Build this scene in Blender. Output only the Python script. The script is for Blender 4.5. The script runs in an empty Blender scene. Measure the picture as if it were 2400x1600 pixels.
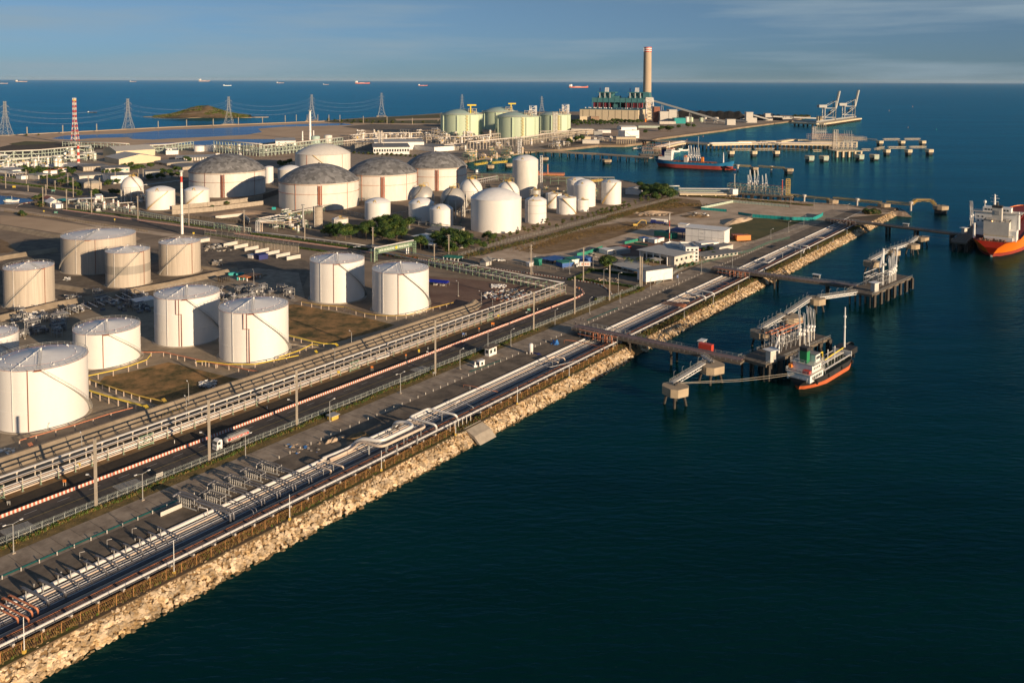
import bpy, bmesh, math, random
from mathutils import Vector, Matrix, noise
from mathutils.geometry import tessellate_polygon
random.seed(7)
R_=random.random
def U(a,b): return random.uniform(a,b)
sc=bpy.context.scene; COL=sc.collection
PI=math.pi; rad=math.radians
# ---------------------------------------------------------------- camera
F=2000.0; CAMH=120.0; HY=189.0; ROLL=0.0035; PITCH=math.atan(F/40000.0); CY=HY+F*math.tan(PITCH)
cd=bpy.data.cameras.new('camera'); cam=bpy.data.objects.new('camera',cd); COL.objects.link(cam); sc.camera=cam
cam.location=(0,0,CAMH); cam.rotation_mode='XYZ'
cam.matrix_world=Matrix.Translation((0,0,CAMH))@Matrix.Rotation(PI/2-PITCH,4,'X')@Matrix.Rotation(ROLL,4,'Z')
cd.sensor_width=36; cd.lens=36*F/2400; cd.shift_y=-(800-CY)/2400.0; cd.clip_start=1; cd.clip_end=400000
# ---------------------------------------------------------------- sky, sun, exposure
SUN_AZ=rad(-44.5); SUN_EL=rad(11)
w=bpy.data.worlds.new('World'); sc.world=w; w.use_nodes=True
nt=w.node_tree; nt.nodes.clear()
out=nt.nodes.new('ShaderNodeOutputWorld'); bg=nt.nodes.new('ShaderNodeBackground'); sky=nt.nodes.new('ShaderNodeTexSky')
sky.sky_type='NISHITA'; sky.sun_disc=False; sky.sun_elevation=SUN_EL; sky.sun_rotation=PI/2-SUN_AZ; sky.air_density=1.0; sky.dust_density=0.0; sky.ozone_density=3.0
bg.inputs['Strength'].default_value=0.10
tc=nt.nodes.new('ShaderNodeTexCoord'); mp=nt.nodes.new('ShaderNodeMapping'); mp.inputs['Scale'].default_value=(1.6,1.6,22)
nz=nt.nodes.new('ShaderNodeTexNoise'); nz.inputs['Scale'].default_value=1.7; nz.inputs['Detail'].default_value=7; nz.inputs['Roughness'].default_value=.55
rp=nt.nodes.new('ShaderNodeValToRGB'); rp.color_ramp.elements[0].position=.45; rp.color_ramp.elements[0].color=(0,0,0,1); rp.color_ramp.elements[1].position=.68; rp.color_ramp.elements[1].color=(.75,.75,.75,1)
mx=nt.nodes.new('ShaderNodeMix'); mx.data_type='RGBA'
tint=nt.nodes.new('ShaderNodeMix'); tint.data_type='RGBA'; tint.blend_type='MULTIPLY'; tint.inputs[0].default_value=1; gz=nt.nodes.new('ShaderNodeSeparateXYZ'); nt.links.new(tc.outputs['Generated'],gz.inputs[0]); gr=nt.nodes.new('ShaderNodeValToRGB'); gr.color_ramp.elements[0].position=0; gr.color_ramp.elements[0].color=(.21,.38,.80,1); gr.color_ramp.elements[1].position=.1; gr.color_ramp.elements[1].color=(.36,.42,.57,1); ge=gr.color_ramp.elements.new(.5); ge.color=(.36,.38,.43,1); nt.links.new(gz.outputs[2],gr.inputs[0]); nt.links.new(gr.outputs[0],tint.inputs[7])
L=nt.links.new
L(tc.outputs['Generated'],mp.inputs['Vector']); L(mp.outputs[0],nz.inputs['Vector']); L(nz.outputs['Fac'],rp.inputs[0])
L(sky.outputs[0],tint.inputs[6]); L(tint.outputs[2],mx.inputs[6]); L(rp.outputs[0],mx.inputs[0]); mx.inputs[7].default_value=(2.1,2.8,3.3,1)
L(mx.outputs[2],bg.inputs['Color']); L(bg.outputs[0],out.inputs['Surface'])
sd=bpy.data.lights.new('sun','SUN'); sd.energy=5.0; sd.angle=rad(.53); sd.color=(1,.75,.49)
so=bpy.data.objects.new('sun',sd); COL.objects.link(so)
sv=Vector((math.cos(SUN_AZ)*math.cos(SUN_EL),math.sin(SUN_AZ)*math.cos(SUN_EL),math.sin(SUN_EL)))
so.rotation_euler=sv.to_track_quat('Z','Y').to_euler(); so.location=sv*300+Vector((0,300,0))
sc.view_settings.view_transform='Standard'; sc.view_settings.look='None'; sc.view_settings.exposure=.42; sc.view_settings.gamma=1
# ---------------------------------------------------------------- photo pixel -> place
def ray(x,y):
    a=(x-1200)/F; b=-(y-CY)/F; c,s=math.cos(ROLL),math.sin(ROLL); a,b=a*c-b*s,a*s+b*c
    return Vector((a,math.cos(PITCH)+b*math.sin(PITCH),-math.sin(PITCH)+b*math.cos(PITCH)))
def G(x,y,z=0.0):
    r=ray(x,y); t=(z-CAMH)/r.z; return Vector((r.x*t,r.y*t,z))
def HZ(x,y,p):                       # height seen at pixel y above a place p
    r=ray(x,y); return CAMH+r.z/r.y*p[1]
def C5(ox,oy,x,y,k=5.8725): return (ox+x/k,oy+y/k)
RA=rad(53.6); CU,SU=math.cos(RA),math.sin(RA)
def ST(s,t,z=0.0): return Vector((s*CU+t*SU,s*SU-t*CU,z))
def toST(p): return (p[0]*CU+p[1]*SU, p[0]*SU-p[1]*CU)
# ---------------------------------------------------------------- materials
MATS={}
def mat(name,c,rough=.7,var=.18,scale=.35,c2=None,metal=0,bump=0,bs=2,stretch=(1,1,1),lo=.35,hi=.68,cell=0):
    if name in MATS: return MATS[name]
    m=bpy.data.materials.new(name); m.use_nodes=True; n=m.node_tree; b=n.nodes['Principled BSDF']; l=n.links.new
    b.inputs['Roughness'].default_value=rough; b.inputs['Metallic'].default_value=metal
    if c2 is None: c2=tuple(min(1,k*(1+var)) for k in c); c=tuple(k*(1-var) for k in c)
    g=n.nodes.new('ShaderNodeNewGeometry'); mpn=n.nodes.new('ShaderNodeMapping'); mpn.inputs['Scale'].default_value=stretch
    t=n.nodes.new('ShaderNodeTexNoise'); t.inputs['Scale'].default_value=scale; t.inputs['Detail'].default_value=9; t.inputs['Roughness'].default_value=.68
    r=n.nodes.new('ShaderNodeValToRGB'); r.color_ramp.elements[0].position=lo; r.color_ramp.elements[1].position=hi
    r.color_ramp.elements[0].color=(*c,1); r.color_ramp.elements[1].color=(*c2,1)
    l(g.outputs['Position'],mpn.inputs[0]); l(mpn.outputs[0],t.inputs['Vector']); l(t.outputs['Fac'],r.inputs[0])
    last=r.outputs[0]
    if cell:
        vn=n.nodes.new('ShaderNodeTexVoronoi'); vn.inputs['Scale'].default_value=cell; l(g.outputs['Position'],vn.inputs['Vector'])
        hs=n.nodes.new('ShaderNodeSeparateColor'); l(vn.outputs['Color'],hs.inputs[0])
        ml=n.nodes.new('ShaderNodeMapRange'); ml.inputs['To Min'].default_value=.5; ml.inputs['To Max'].default_value=1.25; l(hs.outputs[0],ml.inputs[0])
        mm=n.nodes.new('ShaderNodeVectorMath'); mm.operation='SCALE'; l(last,mm.inputs[0]); l(ml.outputs[0],mm.inputs['Scale']); last=mm.outputs[0]
    l(last,b.inputs['Base Color'])
    if bump:
        t2=n.nodes.new('ShaderNodeTexNoise'); t2.inputs['Scale'].default_value=bs; t2.inputs['Detail'].default_value=5; l(mpn.outputs[0],t2.inputs['Vector'])
        bp=n.nodes.new('ShaderNodeBump'); bp.inputs['Strength'].default_value=bump; bp.inputs['Distance'].default_value=.3; l(t2.outputs['Fac'],bp.inputs['Height']); l(bp.outputs[0],b.inputs['Normal'])
    MATS[name]=m; return m
M={}
def dm(k,*a,**kw): M[k]=mat(k,*a,**kw)
dm('tank_white',(.74,.72,.69),.5,.05,.12,stretch=(1,1,.25))
dm('tank_old',(.66,.63,.58),.55,.09,.25,stretch=(1,1,.3))
dm('roof_white',(.74,.74,.75),.5,.07,.25)
dm('tank_beige',(.48,.42,.35),.55,.16,1.1,stretch=(1,1,.03))
dm('tank_beige_dark',(.30,.275,.24),.55,.16,1.1,stretch=(1,1,.03))
dm('dome_grey',(.20,.20,.205),.6,c2=(.27,.265,.26),scale=.9,lo=.5,hi=.8,cell=.3)
dm('green_tank',(.50,.60,.44),.6,.05,.05,stretch=(1,1,.3))
dm('green_dome',(.36,.48,.44),.6,.05,.05)
dm('concrete',(.36,.31,.25),.85,.18,.4)
dm('pile_shade',(.06,.05,.042),.9,.3,.4)  # shade under the piers is painted into this pile colour
dm('concrete_dark',(.14,.115,.09),.9,.22,.4)
dm('slope_conc',(.22,.175,.125),.9,c2=(.36,.29,.21),scale=.2)
dm('steel',(.42,.41,.39),.5,.12,1,metal=.25)
dm('galv',(.34,.34,.33),.5,.12,1)
dm('dark',(.035,.035,.038),.7,.2,1)
dm('green_steel',(.22,.33,.22),.55,.15,.6)
dm('mint_steel',(.40,.47,.40),.6,.12,.3)
dm('cream_steel',(.50,.44,.36),.6,.12,.5)
dm('pipe_white',(.66,.64,.62),.38,.08,.6,metal=.1)
dm('pipe_grey',(.17,.17,.19),.4,.2,.4,metal=.3)
dm('pipe_cream',(.58,.47,.38),.45,.12,.5)
dm('pipe_brown',(.14,.075,.06),.6,.3,.4)
dm('rust',(.50,.19,.10),.6,.18,.6)
dm('rust_dark',(.28,.10,.06),.6,.2,.6)
dm('red',(.55,.06,.035),.5,.12,.6)
dm('yellow',(.82,.60,.06),.5,.12,.6)
dm('ochre',(.60,.40,.08),.6,.2,.5)
dm('orange',(.75,.22,.03),.5,.08,.4)
dm('white',(.76,.75,.73),.5,.06,.5)
dm('cream',(.62,.52,.36),.7,.06,.15)
dm('offwhite',(.55,.52,.47),.7,.1,.3)
dm('roof_grey',(.20,.20,.20),.7,.15,.2)
dm('roof_pale',(.42,.41,.39),.6,.1,.2)
dm('teal',(.05,.17,.19),.6,.12,.15)
dm('teal_bright',(.01,.30,.30),.6,.12,.3)
dm('maroon',(.20,.035,.05),.6,.25,.1)
dm('blue',(.02,.10,.35),.5,.15,.4)
dm('navy',(.01,.02,.14),.6,.2,.4)
dm('ship_blue',(.01,.17,.36),.5,.1,.1)
dm('ship_red',(.34,.045,.03),.6,.2,.15)
dm('ship_orange',(.80,.13,.01),.45,.08,.1)
dm('transom_red',(.62,.035,.008),.45,.06,.1)
dm('deck_red',(.22,.02,.015),.7,.2,.2)
dm('hull_black',(.025,.024,.025),.6,.3,.3)
dm('glass',(.03,.045,.05),.15,.1,1)
dm('tyre',(.015,.015,.015),.9,.2,1)
dm('green_sheet',(.02,.22,.15),.6,.15,.4)
dm('asphalt',(.055,.047,.040),.85,c2=(.12,.10,.083),scale=.12,lo=.35,hi=.7)
dm('apron',(.20,.155,.115),.9,c2=(.42,.34,.26),scale=.16,lo=.35,hi=.66)
dm('apron_dark',(.085,.068,.052),.9,c2=(.22,.175,.13),scale=.14)
dm('paint',(.62,.60,.55),.7,.1,.5)
dm('paint_yellow',(.35,.26,.08),.7,.1,.5)
dm('paint_green',(.03,.26,.20),.8,.25,.5)
dm('sand',(.40,.27,.17),.95,.16,.012,c2=(.60,.44,.29),lo=.3,hi=.7)
dm('sand_pink',(.26,.17,.11),.95,c2=(.44,.33,.24),scale=.03)
dm('lot',(.32,.225,.145),.95,c2=(.58,.45,.33),scale=.06,lo=.3,hi=.6,bump=.2,bs=.5)
dm('lot_brown',(.15,.085,.035),.95,c2=(.30,.20,.10),scale=.12)
dm('ground',(.15,.11,.075),.95,c2=(.34,.255,.18),scale=.03,lo=.3,hi=.7)
dm('redsoil',(.13,.07,.05),.95,c2=(.22,.14,.10),scale=.06)
dm('strip_dark',(.03,.022,.016),.95,c2=(.07,.05,.03),scale=.15)
dm('trench',(.05,.045,.042),.95,c2=(.12,.09,.075),scale=.15)
dm('grass',(.06,.055,.012),.95,c2=(.36,.20,.075),scale=.12,lo=.38,hi=.62,bump=.5,bs=.8)
dm('field',(.035,.05,.010),.95,c2=(.12,.095,.022),scale=.06,bump=.6,bs=.6)
dm('scrub',(.045,.04,.02),.95,c2=(.16,.10,.06),scale=.02)
dm('rock',(.44,.28,.12),.9,c2=(.66,.52,.36),scale=.45,lo=.34,hi=.58,bump=.4,bs=2.5,cell=.6)
dm('rock_wet',(.12,.08,.035),.6,c2=(.26,.18,.09),scale=.6,bump=.5,bs=2.5)
dm('revet',(.20,.14,.10),.95,c2=(.46,.35,.26),scale=.35,lo=.4,hi=.6,bump=1,bs=.5,cell=.3)
dm('leaf',(.012,.042,.005),.7,c2=(.042,.095,.008),scale=.5)
dm('leaf2',(.03,.055,.006),.7,c2=(.11,.15,.016),scale=.6)
dm('leaf3',(.07,.065,.02),.8,c2=(.17,.13,.05),scale=.6)
dm('drygrass',(.09,.07,.02),.9,c2=(.26,.17,.06),scale=.4)
dm('pier_conc',(.40,.31,.21),.85,.16,.3)
dm('bark',(.12,.09,.06),.9,.2,1)
dm('coal',(.008,.008,.009),.9,.3,.05)
dm('chimney',(.46,.36,.26),.85,.06,.03)
dm('skin',(.35,.2,.13),.6,.05,3)
dm('cloth_dark',(.03,.03,.05),.9,.2,3)
def emit(name,c,s):
    m=bpy.data.materials.new(name); m.use_nodes=True; b=m.node_tree.nodes['Principled BSDF']; b.inputs['Emission Color'].default_value=(*c,1); b.inputs['Emission Strength'].default_value=s; M[name]=m
M['ochre_post']=mat('ochre_post',(.40,.20,.07),.7,.2,.6); M['mint_post']=mat('mint_post',(.34,.38,.36),.6,.1,.6); M['galv_post']=mat('galv_post',(.30,.29,.27),.6,.1,.6); M['green_post']=mat('green_post',(.08,.25,.18),.6,.1,.6); M['mint_sheet']=mat('mint_sheet',(.42,.50,.42),.6,.1,.3)
emit('lamp_lit',(1,.5,.12),3)
def stripe(name,ca,cb,width,axis='X'):     # painted bands, in the thing's own coordinates
    m=bpy.data.materials.new(name); m.use_nodes=True; n=m.node_tree; b=n.nodes['Principled BSDF']; b.inputs['Roughness'].default_value=.7
    t=n.nodes.new('ShaderNodeTexCoord'); s=n.nodes.new('ShaderNodeSeparateXYZ'); n.links.new(t.outputs['Object'],s.inputs[0])
    d=n.nodes.new('ShaderNodeMath'); d.operation='DIVIDE'; d.inputs[1].default_value=width*2; n.links.new(s.outputs[axis],d.inputs[0])
    f=n.nodes.new('ShaderNodeMath'); f.operation='FRACT'; n.links.new(d.outputs[0],f.inputs[0])
    g=n.nodes.new('ShaderNodeMath'); g.operation='GREATER_THAN'; g.inputs[1].default_value=.5; n.links.new(f.outputs[0],g.inputs[0])
    x=n.nodes.new('ShaderNodeMix'); x.data_type='RGBA'; x.inputs[6].default_value=(*ca,1); x.inputs[7].default_value=(*cb,1); n.links.new(g.outputs[0],x.inputs[0]); n.links.new(x.outputs[2],b.inputs['Base Color'])
    M[name]=m
stripe('barrier_paint',(.66,.56,.50),(.46,.12,.07),.55)
stripe('mast_bands',(.70,.66,.60),(.50,.05,.03),4.5,'Z')
stripe('kerb_paint',(.60,.56,.50),(.20,.05,.04),.9)
# water
m=bpy.data.materials.new('sea_water'); m.use_nodes=True; n=m.node_tree; b=n.nodes['Principled BSDF']; l=n.links.new
b.inputs['Base Color'].default_value=(.0015,.020,.023,1); b.inputs['Roughness'].default_value=.19; b.inputs['IOR'].default_value=1.33; b.inputs['Specular IOR Level'].default_value=.2; b.inputs['Specular Tint'].default_value=(.30,.85,1,1)
g=n.nodes.new('ShaderNodeNewGeometry')
def wn(scale,stretch,rot,detail=3):
    mpp=n.nodes.new('ShaderNodeMapping'); mpp.inputs['Scale'].default_value=stretch; mpp.inputs['Rotation'].default_value=(0,0,rot)
    t=n.nodes.new('ShaderNodeTexNoise'); t.inputs['Scale'].default_value=scale; t.inputs['Detail'].default_value=detail; l(g.outputs['Position'],mpp.inputs[0]); l(mpp.outputs[0],t.inputs['Vector']); return t
t1=wn(.55,(.35,1,1),rad(-15),6); t2=wn(.07,(.35,1,1),rad(-8),4); t3=wn(.012,(.16,1,1),rad(-14),6)
b1=n.nodes.new('ShaderNodeBump'); b1.inputs['Strength'].default_value=.8; b1.inputs['Distance'].default_value=.42
b2=n.nodes.new('ShaderNodeBump'); b2.inputs['Strength'].default_value=.6; b2.inputs['Distance'].default_value=1.1
l(t1.outputs['Fac'],b1.inputs['Height']); l(t2.outputs['Fac'],b2.inputs['Height']); l(b2.outputs[0],b1.inputs['Normal']); l(b1.outputs[0],b.inputs['Normal'])
cr=n.nodes.new('ShaderNodeValToRGB'); cr.color_ramp.elements[0].position=.3; cr.color_ramp.elements[0].color=(.0002,.011,.0100,1); cr.color_ramp.elements[1].position=.7; cr.color_ramp.elements[1].color=(.0006,.030,.027,1)
l(t3.outputs['Fac'],cr.inputs[0]); l(cr.outputs[0],b.inputs['Base Color']); M['water']=m
def teal_gloss(m,rgh):
    n=m.node_tree; l=n.links.new; b=n.nodes['Principled BSDF']; b.inputs['Specular IOR Level'].default_value=0; g_=n.nodes.new('ShaderNodeBsdfGlossy'); g_.inputs['Color'].default_value=(.15,.50,.64,1); g_.inputs['Roughness'].default_value=rgh
    f=n.nodes.new('ShaderNodeFresnel'); f.inputs['IOR'].default_value=1.33; x=n.nodes.new('ShaderNodeMixShader'); nm=b.inputs['Normal'].links[0].from_socket
    l(nm,g_.inputs['Normal']); l(nm,f.inputs['Normal']); l(f.outputs[0],x.inputs[0]); l(b.outputs[0],x.inputs[1]); l(g_.outputs[0],x.inputs[2]); l(x.outputs[0],n.nodes['Material Output'].inputs['Surface'])
teal_gloss(m,.16)
q_=n.nodes.new('ShaderNodeMapRange'); q_.inputs['From Min'].default_value=.35; q_.inputs['From Max'].default_value=.65; q_.inputs['To Min'].default_value=.10; q_.inputs['To Max'].default_value=.26; l(t3.outputs['Fac'],q_.inputs[0]); l(q_.outputs[0],n.nodes['Glossy BSDF'].inputs['Roughness'])
m=m.copy(); m.name='pond_water'; m.node_tree.nodes['Glossy BSDF'].inputs['Color'].default_value=(.5,.62,.8,1); m.node_tree.nodes['Glossy BSDF'].inputs['Roughness'].default_value=.06
for q in m.node_tree.nodes:
    if q.bl_idname=='ShaderNodeBump': q.inputs['Strength'].default_value=.12
M['pond']=m
# ---------------------------------------------------------------- mesh builder
class MB:
    def __init__(s): s.v=[]; s.f=[]; s.mi=[]; s.cur=0; s.T=None
    def av(s,p):
        if s.T is not None: p=s.T@Vector(p)
        s.v.append((p[0],p[1],p[2])); return len(s.v)-1
    def face(s,ids): s.f.append(tuple(ids)); s.mi.append(s.cur)
    def poly(s,pts): s.face([s.av(p) for p in pts])
    def box(s,x0,y0,z0,x1,y1,z1):
        i=[s.av(p) for p in ((x0,y0,z0),(x1,y0,z0),(x1,y1,z0),(x0,y1,z0),(x0,y0,z1),(x1,y0,z1),(x1,y1,z1),(x0,y1,z1))]
        for q in ((3,2,1,0),(4,5,6,7),(0,1,5,4),(1,2,6,5),(2,3,7,6),(3,0,4,7)): s.face([i[k] for k in q])
        return s
    def bar(s,p,q,w,h=None):
        h=h or w; p=Vector(p); q=Vector(q); d=(q-p)
        if d.length<1e-5: return s
        d.normalize(); up=Vector((0,0,1)) if abs(d.z)<.95 else Vector((1,0,0)); a=d.cross(up).normalized()*w/2; b=a.cross(d).normalized()*h/2
        i=[s.av(c+x) for c in (p,q) for x in (-a-b,a-b,a+b,-a+b)]
        for f in ((0,1,2,3),(7,6,5,4),(0,4,5,1),(1,5,6,2),(2,6,7,3),(3,7,4,0)): s.face([i[k] for k in f])
        return s
    def tube(s,pts,r,n=8,cap=True):
        pts=[Vector(p) for p in pts]; rings=[]; ref=None
        for k,p in enumerate(pts):
            a=(pts[k]-pts[k-1]).normalized() if k>0 else None; b=(pts[k+1]-pts[k]).normalized() if k<len(pts)-1 else None
            t=(a+b).normalized() if a is not None and b is not None and (a+b).length>1e-4 else (a if b is None else b)
            if ref is None: ref=Vector((0,0,1)) if abs(t.z)<.9 else Vector((1,0,0))
            x=t.cross(ref).normalized(); y=x.cross(t).normalized(); ref=y
            sc_=1.0
            if a is not None and b is not None: sc_=1/max(.5,math.cos(a.angle(b)/2))
            rr=r[k] if isinstance(r,(list,tuple)) else r
            rings.append([s.av(p+(x*math.cos(2*PI*j/n)+y*math.sin(2*PI*j/n))*rr) for j in range(n)])
        for u,v in zip(rings,rings[1:]):
            for j in range(n): s.face((u[j],v[j],v[(j+1)%n],u[(j+1)%n]))
        if cap: s.face(rings[0]); s.face(rings[-1][::-1])
        return s
    def cyl(s,x,y,z0,z1,r0,r1=None,n=16,cap=True):
        r1=r0 if r1 is None else r1
        a=[s.av((x+r0*math.cos(2*PI*j/n),y+r0*math.sin(2*PI*j/n),z0)) for j in range(n)]
        b=[s.av((x+r1*math.cos(2*PI*j/n),y+r1*math.sin(2*PI*j/n),z1)) for j in range(n)]
        for j in range(n): s.face((a[j],a[(j+1)%n],b[(j+1)%n],b[j]))
        if cap: s.face(a[::-1]); s.face(b)
        return s
    def lathe(s,prof,n=32,x=0,y=0,a0=0,a1=2*PI):
        full=abs(a1-a0-2*PI)<1e-6; cnt=n if full else n+1; rings=[]
        for (r,z) in prof:
            if r<1e-4: rings.append([s.av((x,y,z))])
            else: rings.append([s.av((x+r*math.cos(a0+(a1-a0)*j/n),y+r*math.sin(a0+(a1-a0)*j/n),z)) for j in range(cnt)])
        for a,b in zip(rings,rings[1:]):
            for j in range(n):
                k=(j+1)%cnt
                if len(a)==1: s.face((a[0],b[k],b[j]))
                elif len(b)==1: s.face((a[j],a[k],b[0]))
                else: s.face((a[j],a[k],b[k],b[j]))
        return s
    def prism(s,poly,z0,z1,bottom=True,lift=None):
        tri=tessellate_polygon([[Vector((p[0],p[1],0)) for p in poly]])
        a=[s.av((p[0],p[1],z0)) for p in poly] if bottom else None
        b=[s.av((p[0],p[1],z1)) for p in poly]; n=len(poly)
        ar=sum(poly[i][0]*poly[(i+1)%n][1]-poly[(i+1)%n][0]*poly[i][1] for i in range(n))
        for t in tri:
            t=list(t); P=[poly[k] for k in t]
            c=(P[1][0]-P[0][0])*(P[2][1]-P[0][1])-(P[1][1]-P[0][1])*(P[2][0]-P[0][0])
            if c<0: t=t[::-1]
            s.face([b[k] for k in t])
        if bottom:
            for i in range(n):
                j=(i+1)%n; q=(a[i],a[j],b[j],b[i]); s.face(q if ar>0 else q[::-1])
        return s
    def build(s,name,mats,parent=None,smooth=False):
        me=bpy.data.meshes.new(name); me.from_pydata(s.v,[],s.f)
        if not isinstance(mats,(list,tuple)): mats=[mats]
        for k in mats: me.materials.append(M[k] if isinstance(k,str) else k)
        if len(mats)>1: me.polygons.foreach_set('material_index',s.mi)
        if smooth:
            me.shade_smooth() if hasattr(me,'shade_smooth') else None
            if smooth is not True:
                try: me.set_sharp_from_angle(angle=rad(smooth))
                except Exception: pass
        me.update(); o=bpy.data.objects.new(name,me); COL.objects.link(o)
        if parent: o.parent=parent
        return o
def tag(o,label,cat,group=None):
    o['label']=label; o['category']=cat
    if group: o['group']=group
    return o
def thing(name,label,cat,loc=(0,0,0),rz=0,group=None):
    o=bpy.data.objects.new(name,None); o.empty_display_size=.5; COL.objects.link(o); o.location=loc; o.rotation_euler=(0,0,rz); return tag(o,label,cat,group)
def single(name,label,cat,mb,mats,loc=(0,0,0),rz=0,group=None,smooth=False):
    o=mb.build(name,mats,None,smooth); o.location=loc; o.rotation_euler=(0,0,rz); return tag(o,label,cat,group)
def struct(name,mb,mats,smooth=False,kind='structure'):
    o=mb.build(name,mats,None,smooth); o['kind']=kind; return o
def dup(root,loc,rz=None,label=None,scale=None):
    r=root.copy(); COL.objects.link(r); r.location=loc
    if rz is not None: r.rotation_euler=(0,0,rz)
    if scale is not None: r.scale=(scale,)*3 if not isinstance(scale,tuple) else scale
    if label: r['label']=label
    for ch in list(root.children):
        c=ch.copy(); COL.objects.link(c); c.parent=r
        for gg in list(ch.children):
            d=gg.copy(); COL.objects.link(d); d.parent=c
    return r
def fillet(pts,r=1.0,k=3):
    pts=[Vector(p) for p in pts]; o=[pts[0]]
    for a,b,c in zip(pts,pts[1:],pts[2:]):
        d1=(a-b); d2=(c-b); q=min(r,d1.length*.45,d2.length*.45); p1=b+d1.normalized()*q; p2=b+d2.normalized()*q
        for i in range(k+1):
            t=i/k; o.append(p1*(1-t)**2+b*2*t*(1-t)+p2*t*t)
    o.append(pts[-1]); return o
def ORD(i): return ['first','second','third','fourth','fifth','sixth','seventh','eighth','ninth','tenth','eleventh','twelfth'][i] if i<12 else 'far'
dm('green_paint',(.02,.22,.08),.5,.1,.5); dm('deck_green',(.03,.05,.035),.7,.2,.5); dm('deck_grey',(.14,.12,.11),.7,.3,.3); dm('ship_orange_dull',(.55,.12,.04),.6,.12,.3); dm('ship_hull_orange',(.85,.20,.012),.45,.05,.1); dm('anchor_red',(.55,.13,.09),.6,.1,.1); dm('anchor_pale',(.40,.27,.24),.6,.1,.1)
dm('tarp_blue',(.04,.18,.5),.5,.3,.9); dm('tent_blue',(.01,.02,.30),.5,.08,.3); dm('field_leaf',(.05,.09,.015),.8,.3,.4)
# ================================================================ SETTING
mb=MB(); 
def grid_sheet(x0,x1,y0,y1,z):
    mb.poly([(x0,y0,z),(x1,y0,z),(x1,y1,z),(x0,y1,z)])
grid_sheet(-90000,90000,-3000,100000,-4); struct('water',mb,'water')
def PX(l,z=0): return [G(x,y,z) for x,y in l]
T_IN=-206.2
coast=[G(2060,499),G(2092,494),G(1990,482),G(1870,474),G(1760,467),G(1690,461),G(1560,445),G(1460,424),G(1290,417),G(1120,407),G(1092,392),G(1085,378),G(1120,370),G(1180,362),G(1255,352),G(1300,351),G(1402,340),G(1465,340),G(1504,335),G(1542,324),G(1700,304),G(1726,299.5),G(1738,298),G(1746,297),G(1857,283),G(1900,272),G(1740,268),G(1600,264),G(1450,262),G(1250,262),G(1031,265.5),G(937,272.5),G(870,275),G(756,283),G(615,288.5),G(400,297),G(91,314.8),G(0,319),G(-300,336)]
tipS=870
land=[ST(-60,T_IN),ST(tipS-40,T_IN)]+coast+[Vector((-1600,900,0)),Vector((-1600,-60,0))]
mb=MB(); mb.prism([(p.x,p.y) for p in land],-6,0); struct('ground',mb,'ground')
mb=MB(); mb.prism([(p.x,p.y) for p in (ST(-60,T_IN-.5),ST(-60,-188),ST(760,-188),ST(760,T_IN-.5))][::-1],-7,-1.3); struct('trench_floor',mb,'trench')
mb=MB(); mb.prism([(p.x,p.y) for p in (ST(-60,-188),ST(-60,-183.6),ST(tipS,-183.6),ST(tipS,T_IN-4),ST(760,T_IN-4),ST(760,-188))],-6.5,-.02); struct('shore_berm',mb,'scrub')
def revet(pts,wd,name,m='revet',drop=-4.8,seg=12):
    mb=MB(); P=[Vector(p) for p in pts]; ribs=[]
    dense=[]
    for a,b in zip(P,P[1:]):
        n_=max(1,int((b-a).length/seg))
        for i in range(n_): dense.append(a.lerp(b,i/n_))
    dense.append(P[-1])
    for i,p in enumerate(dense):
        a=dense[max(0,i-1)]; b=dense[min(len(dense)-1,i+1)]; d=(b-a).normalized(); nrm=Vector((d.y,-d.x,0))
        ribs.append([mb.av((p+nrm*(wd*t_)+Vector((U(-.5,.5),U(-.5,.5),0))) +Vector((0,0,.15+(drop-.15)*t_+U(-.25,.25)))) for t_ in (-.12,.12,.4,.7,1)])
    for a,b in zip(ribs,ribs[1:]):
        for j in range(4): mb.face((a[j],a[j+1],b[j+1],b[j]))
    return struct(name,mb,m)
mb=MB()
# slope under the boulders
a=ST(-60,-183.8); b=ST(tipS,-183.8); c=ST(tipS,-178.4); d=ST(-60,-178.4)
mb.poly([(d.x,d.y,-5.6),(c.x,c.y,-5.6),(b.x,b.y,-.5),(a.x,a.y,-.5)]); struct('rock_slope_bed',mb,'lot_brown')
revet([ST(tipS,-183),G(2125,497),G(2092,494),G(1990,482),G(1870,474),G(1760,467),G(1690,461),G(1560,445),G(1460,424)][::-1],7,'seawall')
revet(coast[7:13][::-1],9,'seawall')
revet([G(1740,297.5),G(1746,297),G(1857,283),G(1900,272)][::-1],18,'seawall')
revet([G(1255,352),G(1300,351),G(1402,340),G(1465,340),G(1504,335),G(1542,324),G(1700,304),G(1730,299)][::-1],14,'seawall')
LAY=[0]
def patch(name,poly,m,z=None,st=False,kind='structure'):
    LAY[0]+=1; z=z if z is not None else .02+.006*LAY[0]
    P=[ST(*p) if st else (G(*p) if len(p)==2 and not isinstance(p,Vector) else p) for p in poly]
    mb=MB(); mb.prism([(p.x,p.y) for p in P],0,z,bottom=False); mb.v=[(x,y,z) for x,y,_ in mb.v]
    o=mb.build(name,m); o['kind']=kind; return o
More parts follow.
